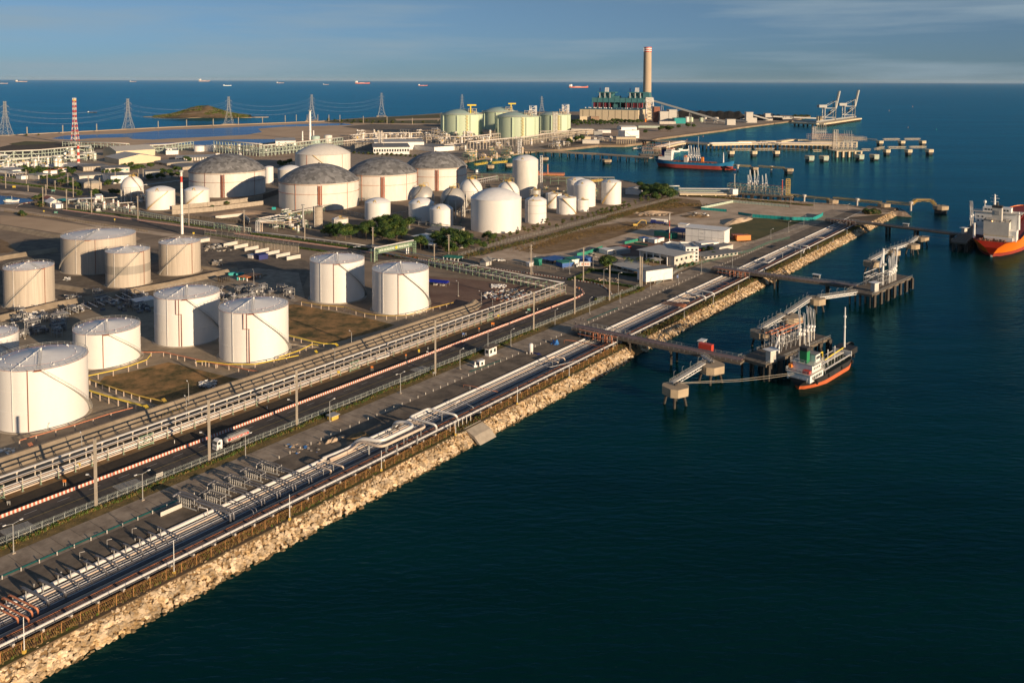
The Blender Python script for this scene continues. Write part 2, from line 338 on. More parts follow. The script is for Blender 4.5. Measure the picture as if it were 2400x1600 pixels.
# far flats, ponds
patch('sand_flat',[(0,320),(91,316),(400,299),(615,291),(760,285.5),(900,287),(1020,290),(1040,312),(900,330),(700,345),(560,352),(350,352),(230,345),(0,350)],'sand')
patch('scrub_ground',[(0,345),(40,336),(130,334),(215,337),(245,345),(235,358),(0,368)],'strip_dark')
patch('scrub_ground',[(20,337),(60,331),(140,333),(100,338),(40,341)],'field')
patch('pond_water',[(120,325),(150,318),(290,313.5),(400,304.5),(500,301),(600,296),(700,291.3),(800,289),(832,293),(760,295),(660,297.5),(605,302),(614,310),(580,316),(500,320.5),(400,325),(360,327.5),(310,326),(300,322),(220,324),(170,328)],'pond',kind='structure')
patch('pond_water',[(330,337),(400,335),(500,328.5),(570,326.5),(650,326.5),(652,331),(590,340),(500,341),(400,338)],'pond')
patch('dark_flat',[(800,297),(870,291),(960,293),(1035,292),(1035,303),(960,306),(860,305)],'apron_dark')
patch('scrub_ground',[(755,284),(937,273),(1030,268),(1033,290),(900,289),(780,288)],'field')
patch('sand_flat',[(925,279),(1032,277),(1032,281),(930,283)],'sand')
mb=MB()
for x0,y0,x1,y1 in ((91,314,400,298.5),(400,298.5,760,284.6),(0,318.5,91,314)):
    p,q=G(x0,y0),G(x1,y1); mb.bar((p.x,p.y,.6),(q.x,q.y,.6),7,1.2)
struct('causeway',mb,'sand')
# industrial yards behind
patch('yard_ground',[(0,372),(240,350),(700,345),(1040,315),(1290,318),(1500,300),(1330,345),(1120,366),(1080,380),(1085,395),(700,400),(0,440)],'apron')
patch('bare_ground',[(1340,318),(1480,300),(1720,296),(1690,302),(1542,322),(1500,331),(1400,336),(1300,346)],'sand_pink')
patch('bare_ground',[(1260,345),(1340,330),(1400,334),(1300,348)],'scrub')
patch('bare_ground',[(300,0.1+365),(560,355),(700,360),(690,385),(600,392)],'sand_pink')
patch('power_station_ground',[(1350,290),(1380,272),(1600,270),(1850,280),(1745,294),(1720,298),(1560,300),(1350,304)],'apron')
patch('inlet_water',[(-60,452),(0,458),(30,461),(74,465),(90,470),(68,473),(32,478),(0,479.5),(-60,478)],'pond')
revet([G(-60,451),G(0,457),G(30,460.5),G(76,465),G(95,470)],4,'rock_slope',drop=.05)
# road along the north side, and the coast road
patch('road',[(0,433),(40,438),(120,445),(190,455),(205,462),(190,466),(120,456),(60,449),(0,445)],'asphalt')
patch('bare_strip',[(0,445.5),(60,450),(120,457),(185,466.5),(150,472),(90,462),(40,455),(0,452)],'lot')
patch('road',[(37,486),(50,478),(80,475),(95,480),(85,484),(120,490),(146,492),(400,526.8),(506,541.8),(550,547.7),(700,568),(780,579.3),(848,589.3),(972,606.3),(1100,628),(1237,643.6),(1339,657.2),(1367,660.7),(1399,667),(1425,679),(1433,689.4),(1430,699.6),(1413,705.8),
   ST(390,-234),ST(300,-234),ST(200,-234),ST(95,-234),ST(-40,-234),ST(-40,-247.2),ST(95,-247.2),ST(200,-247.2),ST(300,-247.2),ST(396,-247.2),(1369,689),(1364,680),(1345,672),(1305,664),(1100,637),(1000,622),(880,607),(770,591),(698,583),(485,551.5),(400,542),(170,507.5),(83,489)],'asphalt')
patch('gravel_strip',[(0,486),(170,512),(232,524),(400,548),(470,556),(540,566),(700,592),(690,597),(520,573),(400,556),(232,533),(130,511),(60,503),(0,495)],'lot')
patch('sand_flat',[(0,505),(60,509),(100,513),(232,534),(300,545),(330,560),(300,572),(134,546),(50,533),(0,525)],'sand')
patch('sand_flat',[(0,560),(18,568),(36,586),(20,592),(0,594)],'lot_brown')
patch('depot_yard',[(455,585),(520,582),(700,605),(735,620),(720,650),(700,700),(600,680),(520,640),(560,625),(470,610)],'apron_dark')
patch('depot_yard',[(500,640),(600,628),(700,640),(715,700),(680,712),(560,690)],'apron')
patch('tank_yard',[(0,640),(400,600),(520,650),(660,705),(880,745),(1010,730),(1120,742),(700,880),(0,1140)],'slope_conc')
patch('tank_yard',[(60,560),(470,590),(500,640),(350,700),(0,740),(0,620)],'apron_dark')
patch('grass_patch',[(228,903),(245,882),(300,873),(395,849),(470,868),(540,885),(590,893),(470,932),(378,952),(300,925)],'grass')
patch('grass_patch',[(672,716),(690,713),(853,744),(925,762),(900,772),(768,808),(740,800),(672,782)],'grass')
patch('red_soil',[(1005,648),(1100,655),(1240,672),(1300,680),(1250,700),(1160,735),(1085,735),(1010,722)],'redsoil')
patch('lot_ground',[(1082,603),(1130,600),(1300,552),(1590,462),(1700,466),(1990,484),(2060,498),(2100,500),ST(740,-226),ST(600,-230),(1560,650),(1420,640),(1200,612)],'lot')
patch('inner_road',[(1085,618),(1170,617),(1240,634),(1300,640),(1400,612),(1440,600),(1450,610),(1420,640),(1350,655),(1230,640),(1130,627)],'apron_dark')
patch('brown_ground',[(1215,588),(1330,548),(1400,530),(1470,520),(1530,524),(1480,545),(1400,570),(1350,585),(1270,597)],'lot_brown')
patch('brown_ground',[(1400,500),(1500,482),(1560,462),(1640,470),(1650,490),(1580,505),(1480,512),(1430,510)],'lot_brown')
patch('brown_ground',[(1420,578),(1490,570),(1560,556),(1600,562),(1530,600),(1460,602)],'redsoil')
patch('green_field',[(1690,540),(1726,522),(1763,511),(1905,517),(1895,529),(1850,544),(1790,562),(1740,568),(1712,566)],'field')
patch('verge',[(1340,668),(1600,612),(1500,690),(1436,688),(1420,675),(1400,665)],'lot_brown',z=.05)
patch('car_park_ground',[(1375,650),(1400,630),(1500,645),(1560,655),(1500,676),(1440,668)],'apron_dark')
patch('verge',[ST(60,-233.2),ST(440,-233.2),ST(440,-227.4),ST(60,-226.4)],'drygrass')
patch('service_lane',[ST(-40,-226.4),ST(440,-227.2),ST(620,-231),ST(820,-231),ST(835,-206.2),ST(-40,-206.2)],'apron')
patch('service_lane',[ST(-40,-216),ST(835,-216),ST(835,-206.2),ST(-40,-206.2)],'apron_dark')  # darker band beside the trench: pipe shade painted into the ground colour
for s0,s1 in ((-40,90),(150,215),(270,330)): patch('grass_patch',[ST(s0,-205.6+20.5),ST(s1,-185.1),ST(s1,-183.7),ST(s0,-183.7)],'field',z=.03)
patch('roadside_dark_strip',[ST(-40,-256.5),ST(398,-256.5),ST(402,-252),ST(398,-247.9),ST(-40,-247.9)],'strip_dark')  # flat dark brown strip of ground between barrier and pipe rack
patch('rack_ground',[ST(-40,-268),ST(398,-268),ST(398,-256.5),ST(-40,-256.5)],'lot_brown')
# painted markings
mb=MB()
for k in range(0,62): 
    s0=60+k*9; 
    if s0<392: mb.prism([(p.x,p.y) for p in (ST(s0,-243.9),ST(s0+3.4,-243.9),ST(s0+3.4,-243.75),ST(s0,-243.75))],0,.30,False)
for s0 in (97,128,255):
    for k in range(9):
        t0=-240.3+k*.62; o_=abs(k-4)*.0
        mb.prism([(p.x,p.y) for p in (ST(s0+o_,t0),ST(s0+7,t0+.9),ST(s0+7,t0+1.15),ST(s0+o_,t0+.25))],0,.30,False)
for k in range(7):
    p=G(190+k*5.5,508.5-k*.9); q=G(200+k*5.5,505.5-k*.9+1.2); mb.bar((p.x,p.y,.3),(q.x,q.y,.3),.5,.02)
for k in range(6):
    p=G(1190+k*5,648.5-k*.4); q=G(1222+k*5,646.5-k*.1); 
    mb.bar((p.x,p.y,.3),(q.x,q.y,.3),.45,.02)
struct('road_marking',mb,'paint')
mb=MB(); mb.prism([(p.x,p.y) for p in (ST(60,-240.5),ST(392,-240.5),ST(392,-240.28),ST(60,-240.28))],0,.30,False); struct('road_marking',mb,'paint_yellow')
mb=MB(); mb.prism([(p.x,p.y) for p in (ST(88,-217.8),ST(136,-217.8),ST(136,-217.0),ST(88,-217.0))],0,.34,False)
mb.prism([(p.x,p.y) for p in (ST(268,-219.2),ST(288,-217.6),ST(288,-217.1),ST(268,-218.6))],0,.34,False)
mb.prism([(p.x,p.y) for p in (ST(362,-220),ST(392,-219.3),ST(392,-218.7),ST(362,-219.4))],0,.34,False); struct('road_marking',mb,'paint_green')
# slab joints of the lane
mb=MB()
for k in range(80):
    s0=62+k*5.2
    a,b=ST(s0,-226),ST(s0,-217); mb.bar((a.x,a.y,.33),(b.x,b.y,.33),.07,.01)
    if s0<392: a,b=ST(s0,-247),ST(s0,-234.2); mb.bar((a.x,a.y,.285),(b.x,b.y,.285),.06,.01)
struct('paving_joints',mb,'dark')
# kerb
mb=MB(); 
for t_,s0,s1 in ((-233.6,-40,392),): mb.prism([(p.x,p.y) for p in (ST(s0,t_-.15),ST(s1,t_-.15),ST(s1,t_+.15),ST(s0,t_+.15))][::-1],0,.42)
struct('kerb',mb,'concrete')
# dikes -----------------------------------------------------------
def dike(pts,h,top,base,m='slope_conc',closed=False):
    mb=MB(); P=[Vector((p[0],p[1],0)) for p in pts]; sec=[]
    for i,p in enumerate(P):
        a=P[max(0,i-1)]; b=P[min(len(P)-1,i+1)]; d=(b-a).normalized(); nr=Vector((d.y,-d.x,0)); k=1.0
        sec.append([mb.av(p+nr*base/2),mb.av(p+nr*top/2+Vector((0,0,h))),mb.av(p-nr*top/2+Vector((0,0,h))),mb.av(p-nr*base/2)])
    for a,b in zip(sec,sec[1:]):
        for j in range(3): mb.face((a[j],b[j],b[j+1],a[j+1]))
    mb.face(sec[0]); mb.face(sec[-1][::-1]); return struct('embankment',mb,m)
dike([ST(60,-280.6),ST(345,-280.2),ST(352,-284)],3.0,1.0,9)
dike([G(0,526,2.5),G(51,534,2.5),G(133,549,2.5),G(230,565,2.5)],2.5,1.5,9)
dike([G(-30,604,2.5),G(0,600,2.5),G(75,588,2.5),G(133,581,2.5)],2.5,1.5,8)
dike([G(-40,750,2.5),G(0,738,2.5),G(119,709,2.5),G(272,682,2.5),G(398,660,2.5),G(470,644,2.5),G(554,626,2.5)],2.5,1,8)
dike([G(119,663,2),G(190,674,2),G(262,686,2)],2.0,1,7)
dike([G(470,620,2),G(560,632,2),G(620,640,2)],1.2,1,7)
dike([G(180,905,.8),G(300,933,.8),G(362,950,.8)],.8,.5,1.2,'concrete')
dike([G(672,803,.8),G(760,815,.8),G(810,812,.8)],.8,.5,1.2,'concrete')
# barrel: tank farm walls in the mid distance
def wall(pts,h,th,m,label,posts=0,name='boundary_wall',group=None,cat='wall',z0=0):
    mb=MB(); P=[Vector((p[0],p[1],0)) for p in pts]; o=P[0]
    for a,b in zip(P,P[1:]):
        A=a-o; B=b-o; mb.bar((A.x,A.y,z0+h/2),(B.x,B.y,z0+h/2),th,h)
        if posts:
            n_=int((B-A).length/posts)
            for i in range(n_+1):
                c=A.lerp(B,i/max(1,n_)); mb.box(c.x-.25,c.y-.25,z0,c.x+.25,c.y+.25,z0+h+.15)
    return single(name,label,cat,mb,m,o,0,group)
wall(PX([(404,492),(486,484),(560,476),(616,467)]),4,.5,'concrete','buttressed concrete bund wall in front of the leftmost grey dome tank',4)
wall(PX([(404,503),(500,495),(617,480)]),4,.5,'concrete','second lower concrete bund wall left of the sandy mound',4)
wall(PX([(617,467),(652,455)]),5,.5,'concrete_dark','dark concrete bund wall between the two front grey domes')
wall(PX([(505,513),(570,506),(585,520)]),2.5,.5,'offwhite','short pale retaining wall on the sandy ground below the dome tanks')
wall(PX([(330,497),(345,503),(380,508),(470,513),(560,523),(583,528)]),2.4,.4,'concrete_dark','long dark buttressed wall above the road side pipe rack',3)
# sand mounds, rubble, dirt heaps
def mound(cx,cy,rx,ry,h,rz=0,rough=.35,n=14):
    mb=MB(); T=Matrix.Rotation(rz,4,'Z'); grid=[]
    sd_=U(0,99)
    for i in range(n+1):
        row=[]
        for j in range(n+1):
            x=-1+2*i/n; y=-1+2*j/n; r2=min(1,math.hypot(x,y)); zz=h*max(0,(1-r2*r2))*(1+rough*noise.noise(Vector((x*2.3+sd_,y*2.3,0)))*2)-.1*h*(r2>=1)
            q=T@Vector((x*rx,y*ry,0)); row.append(mb.av((q.x,q.y,zz)))
        grid.append(row)
    for i in range(n):
        for j in range(n): mb.face((grid[i][j],grid[i+1][j],grid[i+1][j+1],grid[i][j+1]))
    return mb
def heap(px,rx,ry,h,m,label,rz=0,cat='earth heap',name='earth_heap',group=None,rough=.35):
    p=G(*px); return single(name,label,cat,mound(0,0,rx,ry,h,rz,rough),m,p,0,group,smooth=True)
heap((560,500),26,12,2.6,'sand_pink','low sandy mound in front of the dome tanks',.2)
heap((1730,520),5,26,2.6,'lot','long pale sand bank beside the green field fence',-.75)
heap((1530,500),22,5,1.2,'lot','ridge of pale rubble on the open lot',.15,rough=.9)
heap((1630,508),14,9,1.5,'lot_brown','dark rubble heap in the middle of the open lot',.1,rough=.9)
heap((838,1025),4.5,3.2,1.4,'lot_brown','brown soil heap beside the pipe trench',.8)
heap((785,1032),5,1.4,.9,'lot','long pale dirt ridge beside the bollard row',.9,rough=.8)
heap((1545,585),10,5,2.0,'lot_brown','brown earth bank behind the white office',.3)
heap((1660,590),8,9,.8,'apron_dark','dark gravel heap between office and warehouse',.3)
# coal
def coal(px0,px1,top,label):
    a,b=G(*px0),G(*px1); c=(a+b)/2; L_=(b-a).length; ang=math.atan2(b.y-a.y,b.x-a.x); mb=MB(); n=30; wd=45
    prev=None
    for i in range(n+1):
        x=-L_/2+L_*i/n; e=min(1,min(i,n-i)/3); h=top*e*(1+.08*math.sin(i*1.7)); r=[mb.av((x,y,z)) for y,z in ((-wd,0),(-wd*.35,h),(wd*.35,h),(wd,0))]
        if prev:
            for k in range(3): mb.face((prev[k],r[k],r[k+1],prev[k+1]))
        prev=r
    single('coal_pile',label,'coal pile',mb,'coal',c,ang,'coal piles behind the power station')
coal((1570,277),(1752,279.5),24,'long black coal pile behind the cream conveyor towers, the larger one')
coal((1745,280),(1835,281),15,'smaller black coal pile right of the tall cream tower')
# island
mb=MB(); ic=G(482,275,-4); n=46
for i in range(n+1):
    for j in range(13):
        x=-1+2*i/n; y=-1+2*j/12; e=max(0,1-abs(x)**2.6-y*y*.9); prof=.25+.75*math.exp(-((x+.05)/.42)**2)
        mb.av((x*180,y*60,-1+38*e*prof*(.9+.5*noise.noise(Vector((x*6,y*4,3))))))
for i in range(n):
    for j in range(12): mb.face((i*13+j,(i+1)*13+j,(i+1)*13+j+1,i*13+j+1))
o=struct('island_hill',mb,'scrub',smooth=True); o.location=(ic.x,ic.y,-4)
mb=MB(); mb.prism([(200*math.cos(a)*(1+.1*math.sin(3*a)),56*math.sin(a)) for a in [2*PI*k/40 for k in range(40)]],-1,1.2); o=struct('island_beach',mb,'sand'); o.location=(ic.x-3,ic.y,-4)
mb=MB()
for k in range(2600):
    x=U(-.93,.8); y=U(-1,.4); e=max(0,1-abs(x)**2.6-y*y*.9); prof=.25+.75*math.exp(-((x+.05)/.42)**2); z=35*e*prof
    if e<.08: continue
    r=U(1.6,3.6); c=Vector((x*182,y*50,z+r*.3)); mb.cur=0 if R_()<.55 else 1
    for q in range(3):
        d=Vector((U(-1,1),U(-1,1),U(-.2,1))).normalized(); a_=d.orthogonal().normalized()*r; b_=d.cross(a_).normalized()*r; cc=c+d*r*.5; mb.poly([cc-a_,cc-b_,cc+a_,cc+b_])
o=struct('island_wood',mb,['leaf2','leaf3'],kind='stuff'); o.location=(ic.x,ic.y,-4)
# ---------------------------------------------------------------- boulders
def rockmesh(seed):
    random.seed(seed); bm=bmesh.new()
    for k in range(16):
        d=Vector((U(-1,1),U(-1,1),U(-1,1))).normalized(); d=Vector((d.x*U(.9,1.1),d.y*U(.75,.95),d.z*U(.45,.62))); bm.verts.new(d*.62)
    r=bmesh.ops.convex_hull(bm,input=bm.verts); bmesh.ops.delete(bm,geom=[e for e in r['geom_interior'] if isinstance(e,bmesh.types.BMVert)],context='VERTS')
    bmesh.ops.dissolve_limit(bm,angle_limit=.25,verts=bm.verts,edges=bm.edges)
    pass
    me=bpy.data.meshes.new('boulder'); bm.to_mesh(me); bm.free(); return me
RM=[rockmesh(100+i) for i in range(9)]
RV=[([v.co.copy() for v in me.vertices],[tuple(p.vertices) for p in me.polygons]) for me in RM]
for me in RM: me.materials.append(M['rock'])
random.seed(11)
spots=[]
def rocks(s0,s1,tw,den,big):
    n_=int((s1-s0)*7.2*den)
    for k in range(n_):
        t=R_(); s=U(s0,s1)
        sz=(U(.6,.95) if t<.3 else U(.85,1.35) if R_()<.85 else U(1.3,1.7))*big
        spots.append((s,-183.9+t*5.6+noise.noise(Vector((s*.15,0,0)))*.5,-.25-t*4.6+U(-.12,.15),sz))
rocks(55,136,0,2.6,.95); rocks(136,336,0,2.1,1.0); rocks(346,500,0,1.1,1.1); rocks(508,740,0,.6,1.4); rocks(740,868,0,.45,1.6)
for k in range(110): spots.append((U(60,330),-178.4+U(-.5,.3),-4.25+U(-.2,.2),U(.9,1.6)))
ramp=(222.5,232.5)
spots=[p for p in spots if not (ramp[0]<p[0]<ramp[1])]
spots.sort(key=lambda p:p[0]); near=[p for p in spots if p[0]>66 and p[1]>-184.2][:300]; nid=set(id(p) for p in near)
mb=MB()
for p in spots:
    w_=ST(p[0],p[1],p[2]); rot=Matrix.Rotation(.5,4,Vector((CU,SU,0)))@Matrix.Rotation(U(0,6.28),4,'Z')@Matrix.Rotation(U(-.35,.35),4,'X')@Matrix.Rotation(U(-.3,.3),4,'Y')
    k=random.randrange(9)
    if id(p) in nid:
        o=bpy.data.objects.new('boulder',RM[k]); COL.objects.link(o); o.matrix_world=Matrix.Translation(w_)@rot@Matrix.Scale(p[3],4)
        tag(o,'pale angular boulder of the rock armour at the near end of the seawall','boulder','boulders of the near seawall')
    else:
        mb.cur=1 if p[2]<-3.9 else 0
        T=Matrix.Translation(w_)@rot@Matrix.Scale(p[3],4); base=len(mb.v)
        for v in RV[k][0]: q=T@v; mb.v.append((q.x,q.y,q.z))
        for f in RV[k][1]: mb.f.append(tuple(base+i for i in f)); mb.mi.append(mb.cur)
struct('rock_armour',mb,['rock','rock_wet'],kind='stuff')
# boat ramp in the rocks
mb=MB(); P=[ST(223,-184.5,.12),ST(232,-184.5,.12),ST(232,-180,-1.6),ST(223,-180,-1.6)]; Q=[ST(223,-180,-1.61),ST(232,-180,-1.61),ST(232,-177,-4.3),ST(223,-177,-4.3)]
for W_ in (P,Q):
    a=[mb.av(q) for q in W_]; b=[mb.av(q-Vector((0,0,1.2))) for q in W_]; mb.face(a); 
    for i in range(4): mb.face((a[i],b[i],b[(i+1)%4],a[(i+1)%4]))
tag(mb.build('boat_ramp','concrete'),'pale concrete slab ramp cut into the rock seawall','ramp')
# ================================================================ TANKS
def fit(xl,xr,yb,yt):
    al,ar=math.atan((xl-1200)/F),math.atan((xr-1200)/F); ph=(al+ar)/2; hf=(ar-al)/2
    xf=1200+F*math.tan(ph); Yf=G(xf,yb)[1]; Yc=Yf/(1-math.sin(hf)/math.cos(ph)); R=Yc/math.cos(ph)*math.sin(hf)
    h=HZ(xf,yt,(0,Yf)); return Vector((Yc*math.tan(ph),Yc,0)),R,h,PI+math.atan2(Yc,Yc*math.tan(ph))
def rail(R,h0,ht=1.1,a0=0,a1=2*PI,n=40,r=.035,step=2):
    mb=MB()
    for hh in (ht*.5,ht): mb.lathe([(R-r,h0+hh),(R+r,h0+hh),(R+r,h0+hh+2*r),(R-r,h0+hh+2*r),(R-r,h0+hh)],n,0,0,a0,a1)
    for k in range(0,n+1,step):
        a=a0+(a1-a0)*k/n; x,y=R*math.cos(a),R*math.sin(a); mb.box(x-.035,y-.035,h0,x+.035,y+.035,h0+ht)
    return mb
def stair(R,h,a0,a1,w=.9,z1=.3,rail_=True,n=46):
    mb=MB(); rr=R+.25
    P=[]
    for k in range(n+1):
        t=k/n; a=a0+(a1-a0)*t; z=h*(1-t)+z1*t; c,s=math.cos(a),math.sin(a); P.append((c,s,z))
    for (c0,s0,z0),(c1,s1,z1_) in zip(P,P[1:]):
        mb.poly([(rr*c0,rr*s0,z0),((rr+w)*c0,(rr+w)*s0,z0),((rr+w)*c1,(rr+w)*s1,z1_),(rr*c1,rr*s1,z1_)])
        for q in (rr,rr+w): mb.poly([(q*c0,q*s0,z0-.25),(q*c1,q*s1,z1_-.25),(q*c1,q*s1,z1_+.02),(q*c0,q*s0,z0+.02)])
        if rail_:
            q=rr+w; mb.bar((q*c0,q*s0,z0+1.05),(q*c1,q*s1,z1_+1.05),.06); 
    if rail_:
        for c,s,z in P[::2]: q=rr+w; mb.bar((q*c,q*s,z),(q*c,q*s,z+1.05),.05)
    return mb
def tank(label,xl,xr,yb,yt,style='white',group=None,drop=0,stair_dir=1,rings=(.33,.66),pipes=(0,),red=False,cone=.085,cat='storage tank',sa=.12,detail=2,yellow=False,box=None):
    if isinstance(xl,tuple): o,R,h,fc=xl
    else: o,R,h,fc=fit(xl,xr,yb,yt)
    wallm={'white':'tank_white','beige':'tank_beige','old':'tank_old'}[style]
    T=thing('storage_tank',label,cat,o,0,group)
    n=72 if R>8 else 40
    mb=MB(); mb.lathe([(R,.3),(R,h)],n); mb.build('shell',wallm,T,40)
    mb=MB()
    for k in rings: mb.lathe([(R,h*k-.10),(R+.10,h*k-.08),(R+.10,h*k+.08),(R,h*k+.10)],n)
    mb.lathe([(R,h-.14),(R+.16,h-.14),(R+.16,h+.05),(R-.1,h+.05)],n)
    mb.build('stiffening_ring',wallm if not red else 'rust_dark',T)
    ch=R*cone*2
    mb=MB(); mb.lathe([(R+.05,h+.06),(R*.66,h+ch*.36),(R*.33,h+ch*.7),(0.01,h+ch)],n); mb.build('roof','roof_white',T,50)
    mb=MB(); mb.cyl(0,0,0,.35,R+1.3,R+.9,48); mb.build('foundation_ring','concrete',T)
    if detail>=1:
        rail(R-.05,h+.05,1.1,0,2*PI,int(min(96,R*5))).build('handrail','galv' if not yellow else 'ochre',T)
        a0=fc+sa*stair_dir; a1=a0+stair_dir*min(1.5,h*1.25/R)
        stair(R,h,a0,a1,.9).build('spiral_stair','steel' if not yellow else 'ochre',T)
        mb=MB(); c,s=math.cos(a0),math.sin(a0); c2,s2=math.cos(a0-stair_dir*.14),math.sin(a0-stair_dir*.14)
        mb.bar((c*(R+.7),s*(R+.7),h),(c2*(R+.7),s2*(R+.7),h),1.6,.2); mb.build('stair_landing','rust' if not yellow else 'ochre',T)
    if detail>=2:
        for q in pipes:
            a=fc+q; mb=MB(); x,y=(R+.25)*math.cos(a),(R+.25)*math.sin(a); mb.tube([(x,y,.6),(x,y,h+.3)],.14,6); mb.build('drain_pipe','rust_dark',T)
        mb=MB(); rz_=h+ch*.24; mb.lathe([(R*.74-.07,rz_),(R*.74,rz_+.14),(R*.74+.07,rz_)],64)
        mb.lathe([(R+.12,h-.05),(R+.22,h+.02),(R+.12,h+.1)],64); mb.build('cooling_ring','rust',T)
        mb=MB()
        for k in range(16):
            a=2*PI*k/16; x,y=R*.76*math.cos(a),R*.76*math.sin(a); mb.cyl(x,y,rz_,rz_+.45,.11,.09,6)
        for k in range(3): a=fc+.3+k*2.1; mb.cyl(R*.85*math.cos(a),R*.85*math.sin(a),h+.1,h+.9,.3,.35,8)
        mb.cyl(0,0,h+ch,h+ch+1.0,.35,.35,8); mb.build('roof_nozzle','white',T)
        mb=MB(); a=fc+sa*stair_dir-.05
        for q in (-.45,.45):
            dx,dy=-math.sin(a)*q,math.cos(a)*q
            mb.bar((R*.97*math.cos(a)+dx,R*.97*math.sin(a)+dy,h+.5),(dx,dy,h+ch+.7),.07)
            mb.bar((R*.97*math.cos(a)+dx,R*.97*math.sin(a)+dy,h+1.4),(dx,dy,h+ch+1.5),.06)
        for k in range(14):
            t=k/14; r=R*.97*(1-t); z=h+.5+t*(ch+.2); mb.bar((r*math.cos(a)+math.sin(a)*.45,r*math.sin(a)-math.cos(a)*.45,z),(r*math.cos(a)-math.sin(a)*.45,r*math.sin(a)+math.cos(a)*.45,z),.06)
        mb.build('roof_ladder','galv',T)
        mb=MB(); a=fc-.62; 
        mb.tube([((R+.3)*math.cos(a),(R+.3)*math.sin(a),.8),((R+.3)*math.cos(a),(R+.3)*math.sin(a),h+.5),(R*.5*math.cos(a),R*.5*math.sin(a),h+ch*.5+.55),(0,0,h+ch+.7)],.10,6)
        for k in (.25,.5,.75): mb.cyl(R*k*math.cos(a),R*k*math.sin(a),h,h+ch*(1-k)+1,.12,.12,6)
        mb.build('foam_line','white',T)
    if box:
        mb=MB(); a=fc; P=[(0,h+.1),(0,h*.70),(.16,h*.70),(.16,.5)]
        mb.tube([((R+.5)*math.cos(a+box+q),(R+.5)*math.sin(a+box+q),z) for q,z in P],.15,6); mb.build('product_pipe','rust_dark',T)
    if style=='beige' and drop:
        mb=MB(); mb.lathe([(R+.03,h*.38),(R+.04,h*.38),(R+.04,h*.62),(R+.03,h*.62)],n); mb.build('dark_band','tank_beige_dark',T)
    return T
GW='white cone roof tanks of the seafront farm'
tank('huge white cone roof tank cut by the left edge, nearest to the pipe rack',-36,193,1016,871,group=GW,pipes=(-.28,),sa=.0)
tank('low wide white tank with a red down pipe, left of the two tall paired tanks',157.5,319,867,786,group=GW,pipes=(-.12,),sa=.05)
tank('tall white tank at the back left of the closest pair, half shaded by its neighbour',351.7,509,814.5,703,group=GW,pipes=(-.25,),box=-.33,sa=0)
tank('tall white tank at the front right of the closest pair, beside the yellow pipes',505.3,671,853,735.7,group=GW,pipes=(-.2,),box=-.29,sa=0)
tank('left one of the two tall white tanks in front of the green gantry',722.6,852,712.4,619.3,group=GW,pipes=(-.13,),sa=.08)
tank('right one of the two tall white tanks, beside the red soil yard',870,1004.3,739.7,642.6,group=GW,pipes=(-.08,),sa=.12)
tank('white tank at the left edge, only its right rim in view behind the huge tank',-118,30,888,800,group=GW,detail=2)
GB='beige ribbed tanks behind the embankment'
tank('widest beige ribbed tank with a pale roof, at the back of the beige group',133.7,313,645,563.6,'beige',GB,stair_dir=-1,sa=.35,pipes=(-.1,),cone=.06)
tank('beige ribbed tank with a dark band round its middle',238.4,345.7,675.8,595,'beige',GB,drop=1,stair_dir=-1,sa=-.5,pipes=(.75,))
tank('beige ribbed tank at the right of the group with a stair falling to the left',365.3,464.8,647.3,574.4,'beige',GB,stair_dir=-1,sa=-.35,pipes=(.6,))
tank('beige ribbed tank at the left edge of the photo',-5,118.3,724.3,635.4,'beige',GB,stair_dir=-1,sa=-.45,pipes=(.62,))
def domecap(R,rise,h,n=48,k=9):
    rho=(R*R+rise*rise)/(2*rise); th=math.asin(min(1,R/rho)); return [(rho*math.sin(th*(1-i/k)),h+rise-rho*(1-math.cos(th*(1-i/k)))) for i in range(k+1)]
